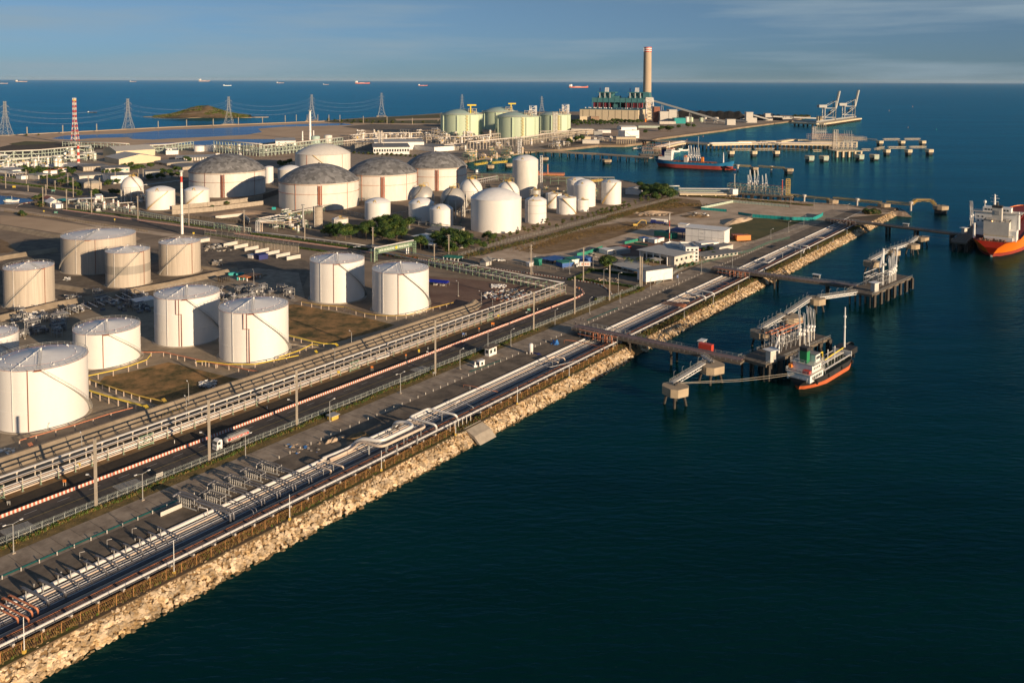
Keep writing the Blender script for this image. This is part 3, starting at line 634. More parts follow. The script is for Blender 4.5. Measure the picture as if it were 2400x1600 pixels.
def dome_tank(label,xl,xr,yb,yt,ydome,roof='dome_grey',over=.6,girders=True,style='tank_old',group=None,strip=.05,red='rust',platform=True,yellow=True,name='dome_roof_tank',cat='storage tank',stair_dir=0,detail=1):
    o,R,h,fc=fit(xl,xr,yb,yt); T=thing(name,label,cat,o,0,group); n=64 if R>9 else 36
    MB().lathe([(R,0),(R,h)],n).build('shell',style,T,40)
    d=Vector((o.x,o.y,0)); rise=max(R*.12,HZ(1200+F*o.x/o.y,ydome,(0,o.y))-h)
    if roof=='dome_grey':
        mb=MB(); prof=domecap(R+over,rise,h+.3,k=9); rings=[]; n2=40
        for i,(r,z) in enumerate(prof):
            if r<.01: rings.append([mb.av((0,0,z))])
            else: rings.append([mb.av((r*math.cos(2*PI*(j+.5*(i%2))/n2),r*math.sin(2*PI*(j+.5*(i%2))/n2),z+U(-.08,.08))) for j in range(n2)])
        for i,(a,b) in enumerate(zip(rings,rings[1:])):
            for j in range(n2):
                k=(j+1)%n2
                if len(b)==1: mb.face((a[j],a[k],b[0]))
                elif i%2==0: mb.face((a[j],a[k],b[j])); mb.face((a[k],b[k],b[j]))
                else: mb.face((a[j],b[k],b[j])); mb.face((a[j],a[k],b[k]))
        mb.build('dome_roof',roof,T)
        mb=MB()
        for k in range(5): a=fc+1.2*k; mb.cyl(R*.55*math.cos(a),R*.55*math.sin(a),h+rise*.6,h+rise*.6+1.6,.25,.6,6)
        mb.cyl(0,0,h+rise,h+rise+1.2,.8,.8,8); mb.build('roof_vent','dark',T)
    else: MB().lathe(domecap(R+over,rise,h+.05),n).build('dome_roof',roof,T,60)
    if girders:
        mb=MB()
        for z in ((h*.62,h*.97) if girders is True else girders):
            mb.lathe([(R,z-.12),(R+.75,z-.1),(R+.75,z+.06),(R,z+.06)],n)
        mb.build('wind_girder',red,T)
        rail(R+.72,h*.97,1.0,0,2*PI,72,.05,3).build('handrail','cream_steel',T)
        if strip:
            a=fc+strip; mb=MB(); wdt=1.5
            for s_ in (-1,1): mb.bar(((R+.9)*math.cos(a)-math.sin(a)*wdt*s_,(R+.9)*math.sin(a)+math.cos(a)*wdt*s_,0),((R+.9)*math.cos(a)-math.sin(a)*wdt*s_,(R+.9)*math.sin(a)+math.cos(a)*wdt*s_,h*.95),.5)
            mb.bar(((R+.6)*math.cos(a),(R+.6)*math.sin(a),h*.0),((R+.6)*math.cos(a),(R+.6)*math.sin(a),h*.94),2.6,.2); mb.build('stair_shaft',red,T)
        for q in (-.6,.75): 
            a=fc+q; MB().tube([((R+.3)*math.cos(a),(R+.3)*math.sin(a),0),((R+.3)*math.cos(a),(R+.3)*math.sin(a),h)],.18,6).build('down_pipe',red,T)
    if yellow and detail:
        mb=MB(); a=fc-.25 if R>9 else fc+.5
        for s_ in (-1.6,1.6): mb.bar((R*.95*math.cos(a+s_/R),R*.95*math.sin(a+s_/R),h+.2),(R*.8*math.cos(a),R*.8*math.sin(a),h+2.8),.35)
        if R<=9.5:
            mb=rail(R*.97,h+.1,1.0,a-.8,a+.8,16,.06); mb.cyl(0,0,h+rise,h+rise+.5,R*.16,R*.16,10)
            mb.bar((0,0,h+rise+.4),(R*math.cos(a),R*math.sin(a),h+.7),1.0,.2); rr=rail(R*.2,h+rise+.4,1,n=12,r=.05); b_=len(mb.v); mb.v+=rr.v; mb.f+=[tuple(i+b_ for i in f) for f in rr.f]; mb.mi+=rr.mi
        mb.build('roof_platform','ochre',T)
    if stair_dir:
        stair(R,h,fc+(.5 if stair_dir<0 else -.35),fc+(.5 if stair_dir<0 else -.35)+stair_dir*min(1.5,h*1.2/R),.8).build('spiral_stair','ochre',T)
    if R<=9.5 and detail:
        mb=MB(); a=fc-.7; mb.tube(fillet([((R+.3)*math.cos(a),(R+.3)*math.sin(a),1),((R+.3)*math.cos(a),(R+.3)*math.sin(a),h+.6),(0,0,h+rise+1.4),(.4,.3,h+rise+.3)],.6),.14,6); mb.build('vapour_line','pipe_white',T)
        mb=MB(); 
        for k in (.45,.8): mb.lathe([(R,h*k-.08),(R+.12,h*k),(R,h*k+.08)],n)
        mb.build('stiffening_ring','rust_dark' if red=='red' else 'tank_old',T)
    return T
GD='wide tanks with grey faceted dome roofs'
dome_tank('leftmost grey dome tank, behind the striped red and white mast',439,620,463.3,407,361,group=GD,red='rust_dark',strip=-.12)
dome_tank('nearest grey dome tank, in front of the others, with a beige silo before it',650.8,839.6,494.7,432.6,384,group=GD,strip=.02)
dome_tank('third grey dome tank from the left, its roof flecked with pale patches',812,976.5,473,412,369.5,group=GD,strip=.02)
dome_tank('rightmost grey dome tank, behind the two dark spheres',948,1094,447,395.8,355.8,group=GD,strip=.04)
GR='round white tanks of the chemical yard'
dome_tank('large white dome tank standing behind the grey domes with a yellow platform',690,820.5,404,364.3,337,'tank_old',.1,(.0,),'tank_old',strip=0,yellow=True,stair_dir=1)
dome_tank('largest white tank of the right group, with a vertical ladder down its front',1103.6,1222.8,547,471,440.5,'roof_white',.3,False,'tank_white',GR,stair_dir=0)
o=fit(1103.6,1222.8,547,471)
dome_tank('very tall slender white tank with a pipe tower on its right side',1201.6,1262,465,377,363,'roof_white',.1,False,'tank_old',GR)
dome_tank('small white tank with a red ladder, right of the largest white tank',1231,1282,524.8,472.5,460,'roof_white',.1,False,'tank_white',GR,red='red')
dome_tank('low flat white tank half hidden behind the red ladder tank',1280,1318,489,456,452,'roof_white',.1,False,'tank_white',GR,stair_dir=-1)
dome_tank('small steel drum tank with a caged top below the tall slender tank',1241,1268,478,447,444,'galv',.1,False,'steel',GR)
dome_tank('flat white tank with a diagonal yellow stair on its right side',1305.4,1352.3,503.5,465,461,'roof_white',.1,False,'tank_white',GR,stair_dir=1)
dome_tank('small white tank with a yellow rail, between two taller ones',1352,1382,496.7,470.3,467,'roof_white',.1,False,'tank_white',GR)
dome_tank('medium white dome tank behind the yellow railed tank',1346,1397.4,485.6,435.4,420,'roof_white',.1,False,'tank_white',GR)
dome_tank('white dome tank peeping out at the back left of the medium tank',1329.3,1376,474,424,415,'roof_white',.1,False,'tank_white',GR)
dome_tank('rightmost white dome tank with a yellow stair, beside the dark trees',1411,1458,480,429,420.4,'roof_white',.1,False,'tank_white',GR,stair_dir=-1)
dome_tank('small white dome tank in front of the nearest two grey domes',853.3,914.2,517.5,477.5,463,'roof_white',.1,False,'tank_white',GR)
dome_tank('left one of two overlapping small white dome tanks below the dark spheres',956.8,1017,522.6,479,463,'roof_white',.1,False,'tank_white',GR)
dome_tank('right one of two overlapping small white dome tanks below the dark spheres',1006.5,1062,533.7,492.8,478,'roof_white',.1,False,'tank_white',GR)
dome_tank('white tank with a falling diagonal stair, left of the striped mast',337,407,493,449.7,436,'roof_white',.1,False,'tank_white',GR,stair_dir=-1,red='red')
dome_tank('white tank with a falling diagonal stair, right of the striped mast',427,488,482,448,436,'roof_white',.1,False,'tank_white',GR,stair_dir=-1,red='red')
dome_tank('low open white tank behind the roadside trees',775.3,814.4,534,515,512.5,'roof_white',.05,False,'tank_old')
dome_tank('tall narrow beige concrete silo standing before the nearest grey dome',731.5,754.2,537,486,484,'concrete',.1,False,'concrete',yellow=False,name='silo',cat='silo')
dome_tank('white tank partly hidden right behind the leftmost grey dome',618,639,430,392,389,'roof_white',.1,False,'tank_white',detail=0)
dome_tank('low white tank with a red stripe between two grey domes',649,708,421,399,387,'roof_white',.1,False,'tank_old',detail=0)
GF='small pale tanks in the far process yard'
for a in ((452,477.7,356,343,341,'left one of two far white tanks beside the long white shed','tank_white'),(478.9,503.5,355,341,339,'right one of two far white tanks beside the long white shed','tank_white'),(727.8,749,337,320,319,'far grey green tank behind the large white dome','green_dome'),(758.4,778,336,318,317,'far pale grey tank behind the large white dome','tank_old'),(904,927,331,327,324,'low pale green tank roof above the white hall','green_tank'),(389,394.5,360,349,348,'left of two slim white vessels over the white shed','white'),(395.5,401,360,349,348,'right of two slim white vessels over the white shed','white')):
    dome_tank(a[5],a[0],a[1],a[2],a[3],a[4],'roof_white' if 'green' not in a[6] else 'green_dome',.1,False,a[6],GF,yellow=False,detail=0)
# tanks beside the power station
for a in ((1606,1616,286,275,273.5,'white power station tank left of the green one','white'),(1617,1625,286,276,274.5,'pale green power station tank, the left green one','green_tank'),(1639,1649,285.5,277,275.5,'pale green power station tank, the right green one','green_tank'),(1650,1657,284,275.5,274.5,'small cream tank beside the right green tank','offwhite'),(1672,1685,284,275.5,274.5,'wide cream tank below the conveyor','offwhite'),(1478,1484,284.5,279,278,'mint green tank in front of the turbine hall','green_tank')):
    dome_tank(a[5],a[0],a[1],a[2],a[3],a[4],a[6],.1,False,a[6],'tanks around the power station',yellow=False,detail=0)
# extra pieces on the tall slender tank : pipe tower
def tower(label,px,ytop,w_,m='galv',name='pipe_tower',levels=8,pipes=3,cat='tower',solid=0):
    p=G(*px); h=HZ(px[0],ytop,p); T=thing(name,label,cat,p)
    mb=MB()
    for x in (-w_/2,w_/2):
        for y in (-w_/2,w_/2): mb.bar((x,y,0),(x,y,h),w_*.07)
    mb.build('frame',m,T); mb=MB()
    for k in range(1,levels+1):
        z=h*k/levels; mb.box(-w_/2,-w_/2,z-.1,w_/2,w_/2,z+.1) if solid or k==levels else [mb.bar(a,b,w_*.05) for a,b in (((-w_/2,-w_/2,z),(w_/2,-w_/2,z)),((w_/2,-w_/2,z),(w_/2,w_/2,z)),((-w_/2,w_/2,z),(w_/2,w_/2,z)),((-w_/2,-w_/2,z),(-w_/2,w_/2,z)))]
        for sgn in (-1,1): mb.bar((-w_/2,sgn*w_/2,z-h/levels),(w_/2,sgn*w_/2,z),w_*.04); mb.bar((sgn*w_/2,-w_/2,z-h/levels),(sgn*w_/2,w_/2,z),w_*.04)
    mb.build('bracing',m,T); mb=MB()
    for k in range(pipes): x=-w_*.3+w_*.6*k/max(1,pipes-1); mb.tube([(x,0,0),(x,0,h*.97)],w_*.08,6)
    if pipes: mb.build('riser_pipe','pipe_white',T)
    return T
tower('slim white pipe tower against the right side of the very tall tank',(1268.5,462),365,2.6,'white')
for k,(x,yb,yt,lab) in enumerate(((1218,362,326,'white lattice stack with pipes behind the very tall tank'),(892,352,306,'brown frame tower with a red top beside the process yard'),(1167,323,302,'cream stair tower at the end of the long curved roof'))):
    tower(lab,(x,yb),yt,6 if k!=2 else 12,'white' if k==0 else 'cream_steel','process_tower',6,3,solid=k==2)
# ---------------------------------------------------------------- spheres
def sphere(label,cx,cy,r,m,sd_=1):
    ph=math.atan((cx-1200)/F); base=G(cx,cy+r*1.42); D=math.hypot(base.x,base.y); R=D*r/F*math.cos(ph); zc=HZ(cx,cy,base)
    T=thing('sphere_tank',label,'sphere tank',base,0,'spherical gas tanks on legs'); fc=math.atan2(-base.y,-base.x)
    MB().lathe([(max(.001,R*math.sin(PI*i/28)),zc-R*math.cos(PI*i/28)) for i in range(29)],48).build('sphere',m,T,60)
    for k in range(10):
        a=2*PI*k/10; q=R*.97; MB().tube([(q*math.cos(a),q*math.sin(a),0),(q*math.cos(a),q*math.sin(a),zc+.2)],.42,8).build('leg','tank_old',T)
    mb=MB()
    for k in range(10):
        a,b=2*PI*k/10,2*PI*(k+1)/10; q=R*.97; mb.bar((q*math.cos(a),q*math.sin(a),.5),(q*math.cos(b),q*math.sin(b),zc*.75),.16); mb.bar((q*math.cos(b),q*math.sin(b),.5),(q*math.cos(a),q*math.sin(a),zc*.75),.16)
    mb.build('brace','galv',T)
    mb=rail(R*.28,zc+R*.97,1.2,n=16,r=.07); mb.cyl(0,0,zc+R*.9,zc+R*1.0,R*.3,R*.3,16); mb.tube(fillet([(R*.1,0,zc+R),(R*.1,0,zc+R+2.6),(R*.5,0,zc+R+2.6),(R*.5,0,zc+R*.9)],.5),.18,6); mb.build('top_platform','ochre',T)
    mb=MB(); P=[]
    for k in range(25):
        t=k/24; el=PI*.42-PI*.52*t; a=fc+sd_*(-.15+1.0*t); q=R+.5; P.append((q*math.cos(el)*math.cos(a),q*math.cos(el)*math.sin(a),zc+q*math.sin(el)))
    for a,b in zip(P,P[1:]): mb.bar(a,b,1.0,.25); mb.bar((a[0]*1.05,a[1]*1.05,a[2]+1),(b[0]*1.05,b[1]*1.05,b[2]+1),.08)
    mb.build('curved_stair','concrete',T)
    MB().lathe([(R+.02,zc-.08),(R+.1,zc),(R+.02,zc+.08)],48).build('equator_pipe','rust_dark',T)
sphere('white sphere tank at the left, behind the tank left of the striped mast',310.5,437,25,'tank_white',1)
sphere('left one of the two sphere tanks with shade painted into their grey',989.5,463,28.5,'steel',-1)  # shade on these two spheres is put into a darker shell colour
sphere('right one of the two sphere tanks with shade painted into their grey',1061,467,29,'steel',-1)
sphere('white sphere tank right behind the dark spheres',1103,446,28,'tank_white',1)
sphere('white sphere tank half hidden behind the largest white tank',1190.5,451,27,'tank_white',1)
# ---------------------------------------------------------------- LNG tanks
def lng(label,xl,xr,yb,yt,yd,crane=None,hut=True,m='green_tank'):
    o,R,h,fc=fit(xl,xr,yb,yt); T=thing('dome_gas_tank',label,'gas tank',o,0,'huge pale green gas tanks')
    MB().lathe([(R,0),(R,h),(R+1,h),(R+1,h+1.2),(R-.5,h+1.2)],72).build('concrete_wall',m,T,40)
    rise=max(6,HZ(1200+F*o.x/o.y,yd,(0,o.y))-h); MB().lathe(domecap(R*.96,rise,h+1),72).build('dome_roof','green_dome',T,60)
    for q in (-1.0,-.2,.42,.95):
        a=fc+q; mb=MB(); mb.bar(((R+.5)*math.cos(a),(R+.5)*math.sin(a),0),((R+.5)*math.cos(a),(R+.5)*math.sin(a),h),2.4,2.4); mb.build('buttress',m,T)
    mb=MB(); a=fc+.25; n=14
    for k in range(n):
        s_=3 if k%2 else -3; p=lambda q,z:((R+2)*math.cos(a)-math.sin(a)*q,(R+2)*math.sin(a)+math.cos(a)*q,z)
        mb.bar(p(s_,h*k/n),p(-s_,h*(k+1)/n),.9,.5); mb.bar(p(-3.2,h*(k+1)/n),p(3.2,h*(k+1)/n),.4)
    mb.build('zigzag_stair','ochre',T)
    rail(R,h+1.2,2.2,n=72,r=.18).build('handrail','cream_steel',T)
    mb=MB(); a=fc+.8; cx,cy=R*.72*math.cos(a),R*.72*math.sin(a); mb.T=Matrix.Translation((cx,cy,0))
    for k in range(3):
        z=h+3+k*5; mb.box(-9,-8,z,9,8,z+.6)
    for x in (-8,0,8):
        for y in (-7,7): mb.box(x-.4,y-.4,h,x+.4,y+.4,h+14)
    for x in (-4,4): mb.box(x-1.8,-5,h+4,x+1.8,5,h+9)
    mb.build('pump_platform','cream_steel',T)
    if crane:
        mb=MB(); a=fc+crane; cx,cy=R*.8*math.cos(a),R*.8*math.sin(a); mb.T=Matrix.Translation((cx,cy,0)); mb.box(-1.2,-1.2,h,1.2,1.2,h+20); mb.box(-7,-1,h+20,12,1,h+23); mb.build('jib_crane','yellow',T)
    return T
lng('leftmost huge pale green gas tank with a yellow jib crane on its roof',1032.7,1131,322,271,256.6,crane=.55)
lng('pale green gas tank at the back, squeezed between two larger looking ones',1130,1213,305,264.5,252,crane=.9)
lng('front right huge pale green gas tank, the palest and closest one',1161,1263,325.6,276,262.5)
lng('rightmost pale green gas tank behind the vertical pipe tower',1263,1337.6,314,271,262)
tower('tall pipe tower leaning on the rightmost green gas tank',(1301,317),262,11,'cream_steel',levels=6,pipes=4)
tower('white instrument tower above the front right green gas tank',(1249,312),248,16,'white',levels=7,pipes=2)
tower('white instrument tower with a red lamp above the rightmost green gas tank',(1325,306),245,16,'white',levels=7,pipes=2)
# ================================================================ BUILDINGS
def bldg(label,A,B,Cc,ytop,kind='flat',wall='offwhite',roof='roof_pale',over=.6,win=None,rise=None,name='building',cat='building',group=None,base=0,winm='glass',door=False,cols=None,z0=0):
    a,b,c=G(*A),G(*B),G(*Cc); X=(b-a); w_=X.length; X.normalize(); Y=Vector((-X.y,X.x,0)); d=max(3,(c-b).dot(Y)); h=HZ(B[0],ytop,b)
    rz=math.atan2(X.y,X.x); T=thing(name,label,cat,a,rz,group); th=max(.25,h*.03)
    if kind=='open':
        mb=MB(); n_=cols or max(2,int(w_/5))
        for i in range(n_+1):
            for y in (0.3,d-.3): x=.3+(w_-.6)*i/n_; mb.box(x-.2,y-.2,0,x+.2,y+.2,h-th)
        mb.build('column',wall,T); MB().box(-over,-over,h-th,w_+over,d+over,h).build('roof',roof,T)
        if base: MB().box(0,d-.3,0,w_,d,h-th).build('back_wall',wall,T)
        return T,w_,d,h
    mb=MB(); mb.box(0,0,0,w_,d,h if kind!='arc' else h*.7)
    r=rise if rise is not None else min(w_,d)*.12
    long_x=w_>=d
    if kind=='gable':
        if long_x: 
            for x in (0,w_): mb.poly([(x,0,h),(x,d,h),(x,d/2,h+r)])
        else:
            for y in (0,d): mb.poly([(0,y,h),(w_,y,h),(w_/2,y,h+r)])
    mb.build('wall',wall,T)
    mb=MB()
    if kind=='flat':
        mb.box(-over,-over,h+.01,w_+over,d+over,h+th)
    elif kind=='parapet':
        t=.3; mb.box(.3,.3,h+.01,w_-.3,d-.3,h+.1)
        mb2=MB(); mb2.box(-.02,-.02,h,w_+.02,t,h+.9); mb2.box(-.02,d-t,h,w_+.02,d+.02,h+.9); mb2.box(-.02,t,h,t,d-t,h+.9); mb2.box(w_-t,t,h,w_+.02,d-t,h+.9); mb2.build('parapet',wall,T)
    elif kind=='gable':
        o_=over; e=.12
        if long_x: P=[((-o_,-o_,h-.1),(w_+o_,-o_,h-.1),(w_+o_,d/2,h+r+.1),(-o_,d/2,h+r+.1)),((w_+o_,d+o_,h-.1),(-o_,d+o_,h-.1),(-o_,d/2,h+r+.1),(w_+o_,d/2,h+r+.1))]
        else: P=[((-o_,d+o_,h-.1),(-o_,-o_,h-.1),(w_/2,-o_,h+r+.1),(w_/2,d+o_,h+r+.1)),((w_+o_,-o_,h-.1),(w_+o_,d+o_,h-.1),(w_/2,d+o_,h+r+.1),(w_/2,-o_,h+r+.1))]
        for q in P: mb.poly(q); mb.poly([(x,y,z+.25) for x,y,z in q]); [mb.poly([q[i],q[(i+1)%4],(q[(i+1)%4][0],q[(i+1)%4][1],q[(i+1)%4][2]+.25),(q[i][0],q[i][1],q[i][2]+.25)]) for i in range(4)]
    elif kind=='shed':
        q=[(-over,-over,h),(w_+over,-over,h),(w_+over,d+over,h+r),(-over,d+over,h+r)]; mb.poly(q); mb.poly([(x,y,z+.3) for x,y,z in q]); [mb.poly([q[i],q[(i+1)%4],(q[(i+1)%4][0],q[(i+1)%4][1],q[(i+1)%4][2]+.3),(q[i][0],q[i][1],q[i][2]+.3)]) for i in range(4)]
    elif kind=='arc':
        n_=12; pr=None
        for i in range(n_+1):
            a_=PI*i/n_
            if long_x: y=d/2-(d/2+over)*math.cos(a_); z=h*.7+h*.3*math.sin(a_); cur=[(-over,y,z),(w_+over,y,z)]
            else: x=w_/2-(w_/2+over)*math.cos(a_); z=h*.7+h*.3*math.sin(a_); cur=[(x,d+over,z),(x,-over,z)]
            if pr: mb.poly([pr[0],pr[1],cur[1],cur[0]])
            pr=cur
        for e in (0,1):
            pts=[]
            for i in range(n_+1):
                a_=PI*i/n_
                if long_x: pts.append(((0,w_)[e],d/2-d/2*math.cos(a_),h*.7+h*.28*math.sin(a_)))
                else: pts.append((w_/2-w_/2*math.cos(a_),(0,d)[e],h*.7+h*.28*math.sin(a_)))
            mb.poly(pts)
    mb.build('roof',roof,T)
    if win:
        nx,ny,rows,ww,wh=win
        for rr in range(rows):
            z=h*(rr+.55)/rows-wh/2
            for i in range(nx): x=w_*(i+.5)/nx; MB().box(x-ww/2,-.06,z,x+ww/2,.0-.01,z+wh).build('window',winm,T)
            for i in range(ny): y=d*(i+.5)/ny; MB().box(w_+.01,y-ww/2,z,w_+.06,y+ww/2,z+wh).build('window',winm,T)
    if door: MB().box(w_*door[0],-.08,0,w_*door[1],-.01,h*door[2]).build('door','glass' if len(door)<4 else door[3],T)
    return T,w_,d,h
B=bldg
# power station
T,w_,d,h=B('long beige turbine hall below the teal boiler house with round roof vents',(1358.7,283),(1495.8,286),(1512,280),258.5,'flat','cream','teal',0.8)
mb=MB()
for k in range(9): x=w_*(k+.5)/9; mb.box(x-.6,-.25,2,x+.6,-.02,h-2)
mb.build('wall_pilaster','concrete_dark',T)
for k in range(22): MB().cyl(w_*(k+.5)/22,d*.25+(k%2)*9,h+2,h+5,1.6,2.2,8).build('roof_vent','white',T)
a=T.location.copy(); rz=T.rotation_euler.z; X=Vector((math.cos(rz),math.sin(rz),0)); Y=Vector((-X.y,X.x,0))
bo=G(1387.7,277); T=thing('boiler_house','teal framed boiler house with maroon boiler panels beside the tall chimney','power station',bo,math.atan2((G(1507.8,279)-bo).y,(G(1507.8,279)-bo).x)); W_=(G(1507.8,279)-bo).length
h1=HZ(1450,240,bo); h2=HZ(1450,229.6,bo); h3=HZ(1450,215.8,bo); D_=62
MB().box(0,0,h1,W_,D_,h2).build('upper_cladding','teal',T); mb=MB()
for k in range(10):
    x=W_*k/9; mb.box(x-.9,-.8,0,x+.9,.8,h2+.3); mb.box(x-.9,D_-.8,0,x+.9,D_+.8,h1)
mb.build('steel_column','teal',T)
for x0 in (.02,.64):
    for k in range(9):
        x=W_*(x0+.34*k/9); MB().box(x,3,6,x+W_*.026,30,h1-.1).build('boiler_panel','maroon',T)
MB().box(W_*.38,14,0,W_*.52,D_-2,h1-.1).build('core_block','teal',T)
MB().box(0,D_-6,0,W_,D_-1,h1-.1).build('back_wall','dark',T)
for i,x0 in enumerate((.10,.69)):
    mb=MB(); x1=x0+.41 if i==0 else x0+.42
    mb.box(W_*x0,8,h2+.1,W_*x1,D_-6,h2+6); mb.box(W_*(x0+.02),10,h2+6,W_*(x1-.12),D_-10,h3-3); mb.box(W_*x0,4,h3-3,W_*(x1-.06),D_-6,h3); mb.build('penthouse','teal',T)
    for k in range(3): x=W_*(x0+.04+k*.1); MB().cyl(x,5,h2,h3-2.5,2.2,2.2,8).build('coal_silo','galv',T)
    for k in range(4): x=W_*(x0+.13+k*.022); MB().bar((x,20,h3),(x+1.5*(k==0),20,h3+14),2.2).build('vent_stack','white',T)
    MB().bar((W_*(x0+.03),20,h3),(W_*(x0+.03),20,h3+13),2.6).build('vent_stack','navy',T)
MB().box(W_*.985,6,h2,W_*1.1,D_-10,h2+18).build('side_block','teal',T)
p=G(1516,281); p=p+(p.normalized()*120); p.z=0; htop=HZ(1517,110.8,p); rb=9.9*p.y/F; rt=9.1*p.y/F
T=thing('chimney','very tall concrete chimney with red and white rings at its top','chimney',p)
MB().lathe([(rb,0),(rt,htop*.93)],48).build('shaft','chimney',T,60)
mb=MB()
for k in range(5):
    mb.cur=k%2; z0=htop*(.93+.014*k); mb.lathe([(rt+.3,z0),(rt+.3,z0+htop*.014)],48)
mb.build('painted_ring',['red','white'],T)
MB().lathe([(rt+.3,htop*1.0),(rt-1.5,htop*1.0),(rt-1.5,htop*.95)],48).build('rim','red',T); mb=MB()
for k in range(4): a_=k*PI/2-1.2; mb.box(rt*.0+(rt+.4)*math.cos(a_)-1.2,(rt+.4)*math.sin(a_)-1.2,htop*.935,(rt+.4)*math.cos(a_)+1.2,(rt+.4)*math.sin(a_)+1.2,htop*.99)
mb.build('strobe_panel','white',T)
# coal conveyor with lattice head tower
p=G(1522,286); T=thing('conveyor_head_tower','white lattice tower with orange feet carrying the coal conveyor head','tower',p); h=HZ(1522,230,p); w2=11
mb=MB()
for x in (-w2,w2):
    for y in (-w2,w2): mb.bar((x*1.1,y*1.1,0),(x*.8,y*.8,h),1.6)
for k in range(7):
    z0,z1=h*k/7,h*(k+1)/7
    for s_ in (-1,1): mb.bar((-w2,s_*w2,z0),(w2,s_*w2,z1),.8); mb.bar((w2,s_*w2,z0),(-w2,s_*w2,z1),.8); mb.bar((s_*w2,-w2,z0),(s_*w2,w2,z1),.8)
mb.build('lattice','white',T); MB().box(-13,-10,h*.82,9,10,h+2).build('head_house','offwhite',T); mb=MB()
for x in (-w2,w2): mb.box(x*1.15-2.5,-w2*1.3,0,x*1.15+2.5,-w2*.8,h*.14)
mb.build('foot','orange',T)
q=G(1702,290); a_=Vector((p.x+8,p.y,h*.9)); b_=Vector((q.x,q.y,4))
T=thing('coal_conveyor','long inclined grey conveyor gallery falling from the tower to the right','conveyor',(0,0,0)); MB().bar(a_,b_,5,5).build('gallery','galv',T)
for k,t in enumerate((.14,.34,.52,.7,.86)):
    c=a_.lerp(b_,t); mb=MB()
    for s_ in (-1,1): mb.bar((c.x+s_*5,c.y,0),(c.x+s_*1.5,c.y,c.z-2),1.1); mb.bar((c.x-s_*4,c.y,c.z*.3),(c.x+s_*3,c.y,c.z*.6),.6)
    mb.build('trestle','galv',T)
def block(label,x0,x1,yb,yt,dep,wall='offwhite',roof='roof_pale',kind='flat',ang=0,win=None,**k):
    a=G(x0,yb); b=G(x1,yb); m_=(a+b)/2; w_=(b-a).length
    X=Vector((math.cos(ang),math.sin(ang),0)); w2=w_*.98 if not ang else w_
    def pj(v): 
        r=v; return (1200+F*v.x/v.y, HY+ (v.x/v.y)*F*0+ (CAMH*F/v.y))
    A=m_-X*w2/2; Bv=m_+X*w2/2; Cv=Bv+Vector((-X.y,X.x,0))*dep
    T=None; hh=HZ((x0+x1)/2,yt,m_)
    # direct build
    return bl2(label,A,Bv,Cv,hh,kind,wall,roof,win,**k)
def bl2(label,A,Bv,Cv,h,kind,wall,roof,win,**k):
    global G,HZ
    g0,h0=G,HZ; G=lambda *q:q[0] if isinstance(q[0],Vector) else g0(*q); HZ=lambda *q:h
    # wrap: bldg unpacks *A
    try: r=bldg(label,(A,),(Bv,),(Cv,),h,kind,wall,roof,win=win,**k)
    finally: G,HZ=g0,h0
    return r
for a in (('brown brick block right of the conveyor tower',1533,1547,287,251,30,'rust_dark','roof_grey'),('cream stepped plant building under the conveyor, left one',1547,1567,288,262,40,'offwhite','roof_pale'),('cream stepped plant building under the conveyor, right one',1568,1586,288,258,40,'offwhite','roof_pale'),
  ('teal shed below the conveyor beside the white tank',1581,1607,290,277.5,35,'teal_bright','teal_bright'),('low cream shed in front of the brown brick block',1546,1584,291,285,25,'offwhite','roof_pale'),
  ('tall cream transfer tower in the coal yard, the tallest one',1749,1765,288,263.5,18,'offwhite','roof_pale'),('cream building attached right of the tallest transfer tower',1765,1774,288,276.5,18,'offwhite','roof_pale'),('small cream block left of the tallest transfer tower',1738,1749,286.5,278,16,'offwhite','roof_pale'),
  ('cream transfer tower at the right end of the coal yard',1794,1811,283,266.5,20,'offwhite','roof_pale'),('cream transfer tower near the conveyor foot',1704,1724,293.5,280,20,'offwhite','roof_pale'),('low white sheds left of the coal jetty',1834,1856,281.5,276,10,'offwhite','roof_pale'),
  ('cream box house at the root of the coal jetty cranes',1917,1930,286.5,273,14,'cream','roof_pale'),('long mauve office block before the turbine hall',1385,1425,284,273,20,'sand_pink','roof_grey'),('low annex left in front of the turbine hall',1359,1384,283.5,273,12,'cream','roof_pale'),
  ('small annex right of the mauve office block',1425,1437,284.5,274.5,15,'cream','roof_pale'),('long low grey hall below the rightmost green tank',1339,1391,314,302.5,30,'cream_steel','roof_pale'),
  ('white flat box building beyond the green tanks',1402,1432,312,305.5,25,'white','white'),('grey blue small house by the white flat box',1392,1412,319,308,15,'galv','roof_pale'),('low grey roofed office among trees of the harbour road',1496,1550,300,295,14,'mint_steel','roof_grey'),
  ('low white cabins at the harbour edge near the trees',1365,1405,337,329,15,'offwhite','white'),('pale long wall block below the white cabins',1335,1385,328,321,10,'cream','cream'),('small round topped pump house near the harbour wall',1392,1399,334,323,6,'offwhite','offwhite')):
    block(a[0],*a[1:6],*a[6:])
T,w_,d,h=block('large white box hall with a painted zigzag near the harbour',1462,1501,324.5,307,26,'white','roof_pale','parapet',ang=.45)
MB().tube([(w_*.05,-.3,h*.8),(w_*.4,-.3,h*.35),(w_*.95,-.3,h*.3)],.5,4).build('zigzag_pipe','cream_steel',T)
block('low white hall with sloping roof before the power station trees',1455,1494,305,298,26,'white','roof_pale','gable',ang=.3)
T,w_,d,h=block('cream colonnaded sluice house on the harbour edge',1446,1489,338,321,16,'cream','roof_grey','open',ang=-.1,over=1,cols=8)
MB().box(-1,-1,h*.66,w_+1,d,h-.3).build('upper_wall','cream',T)
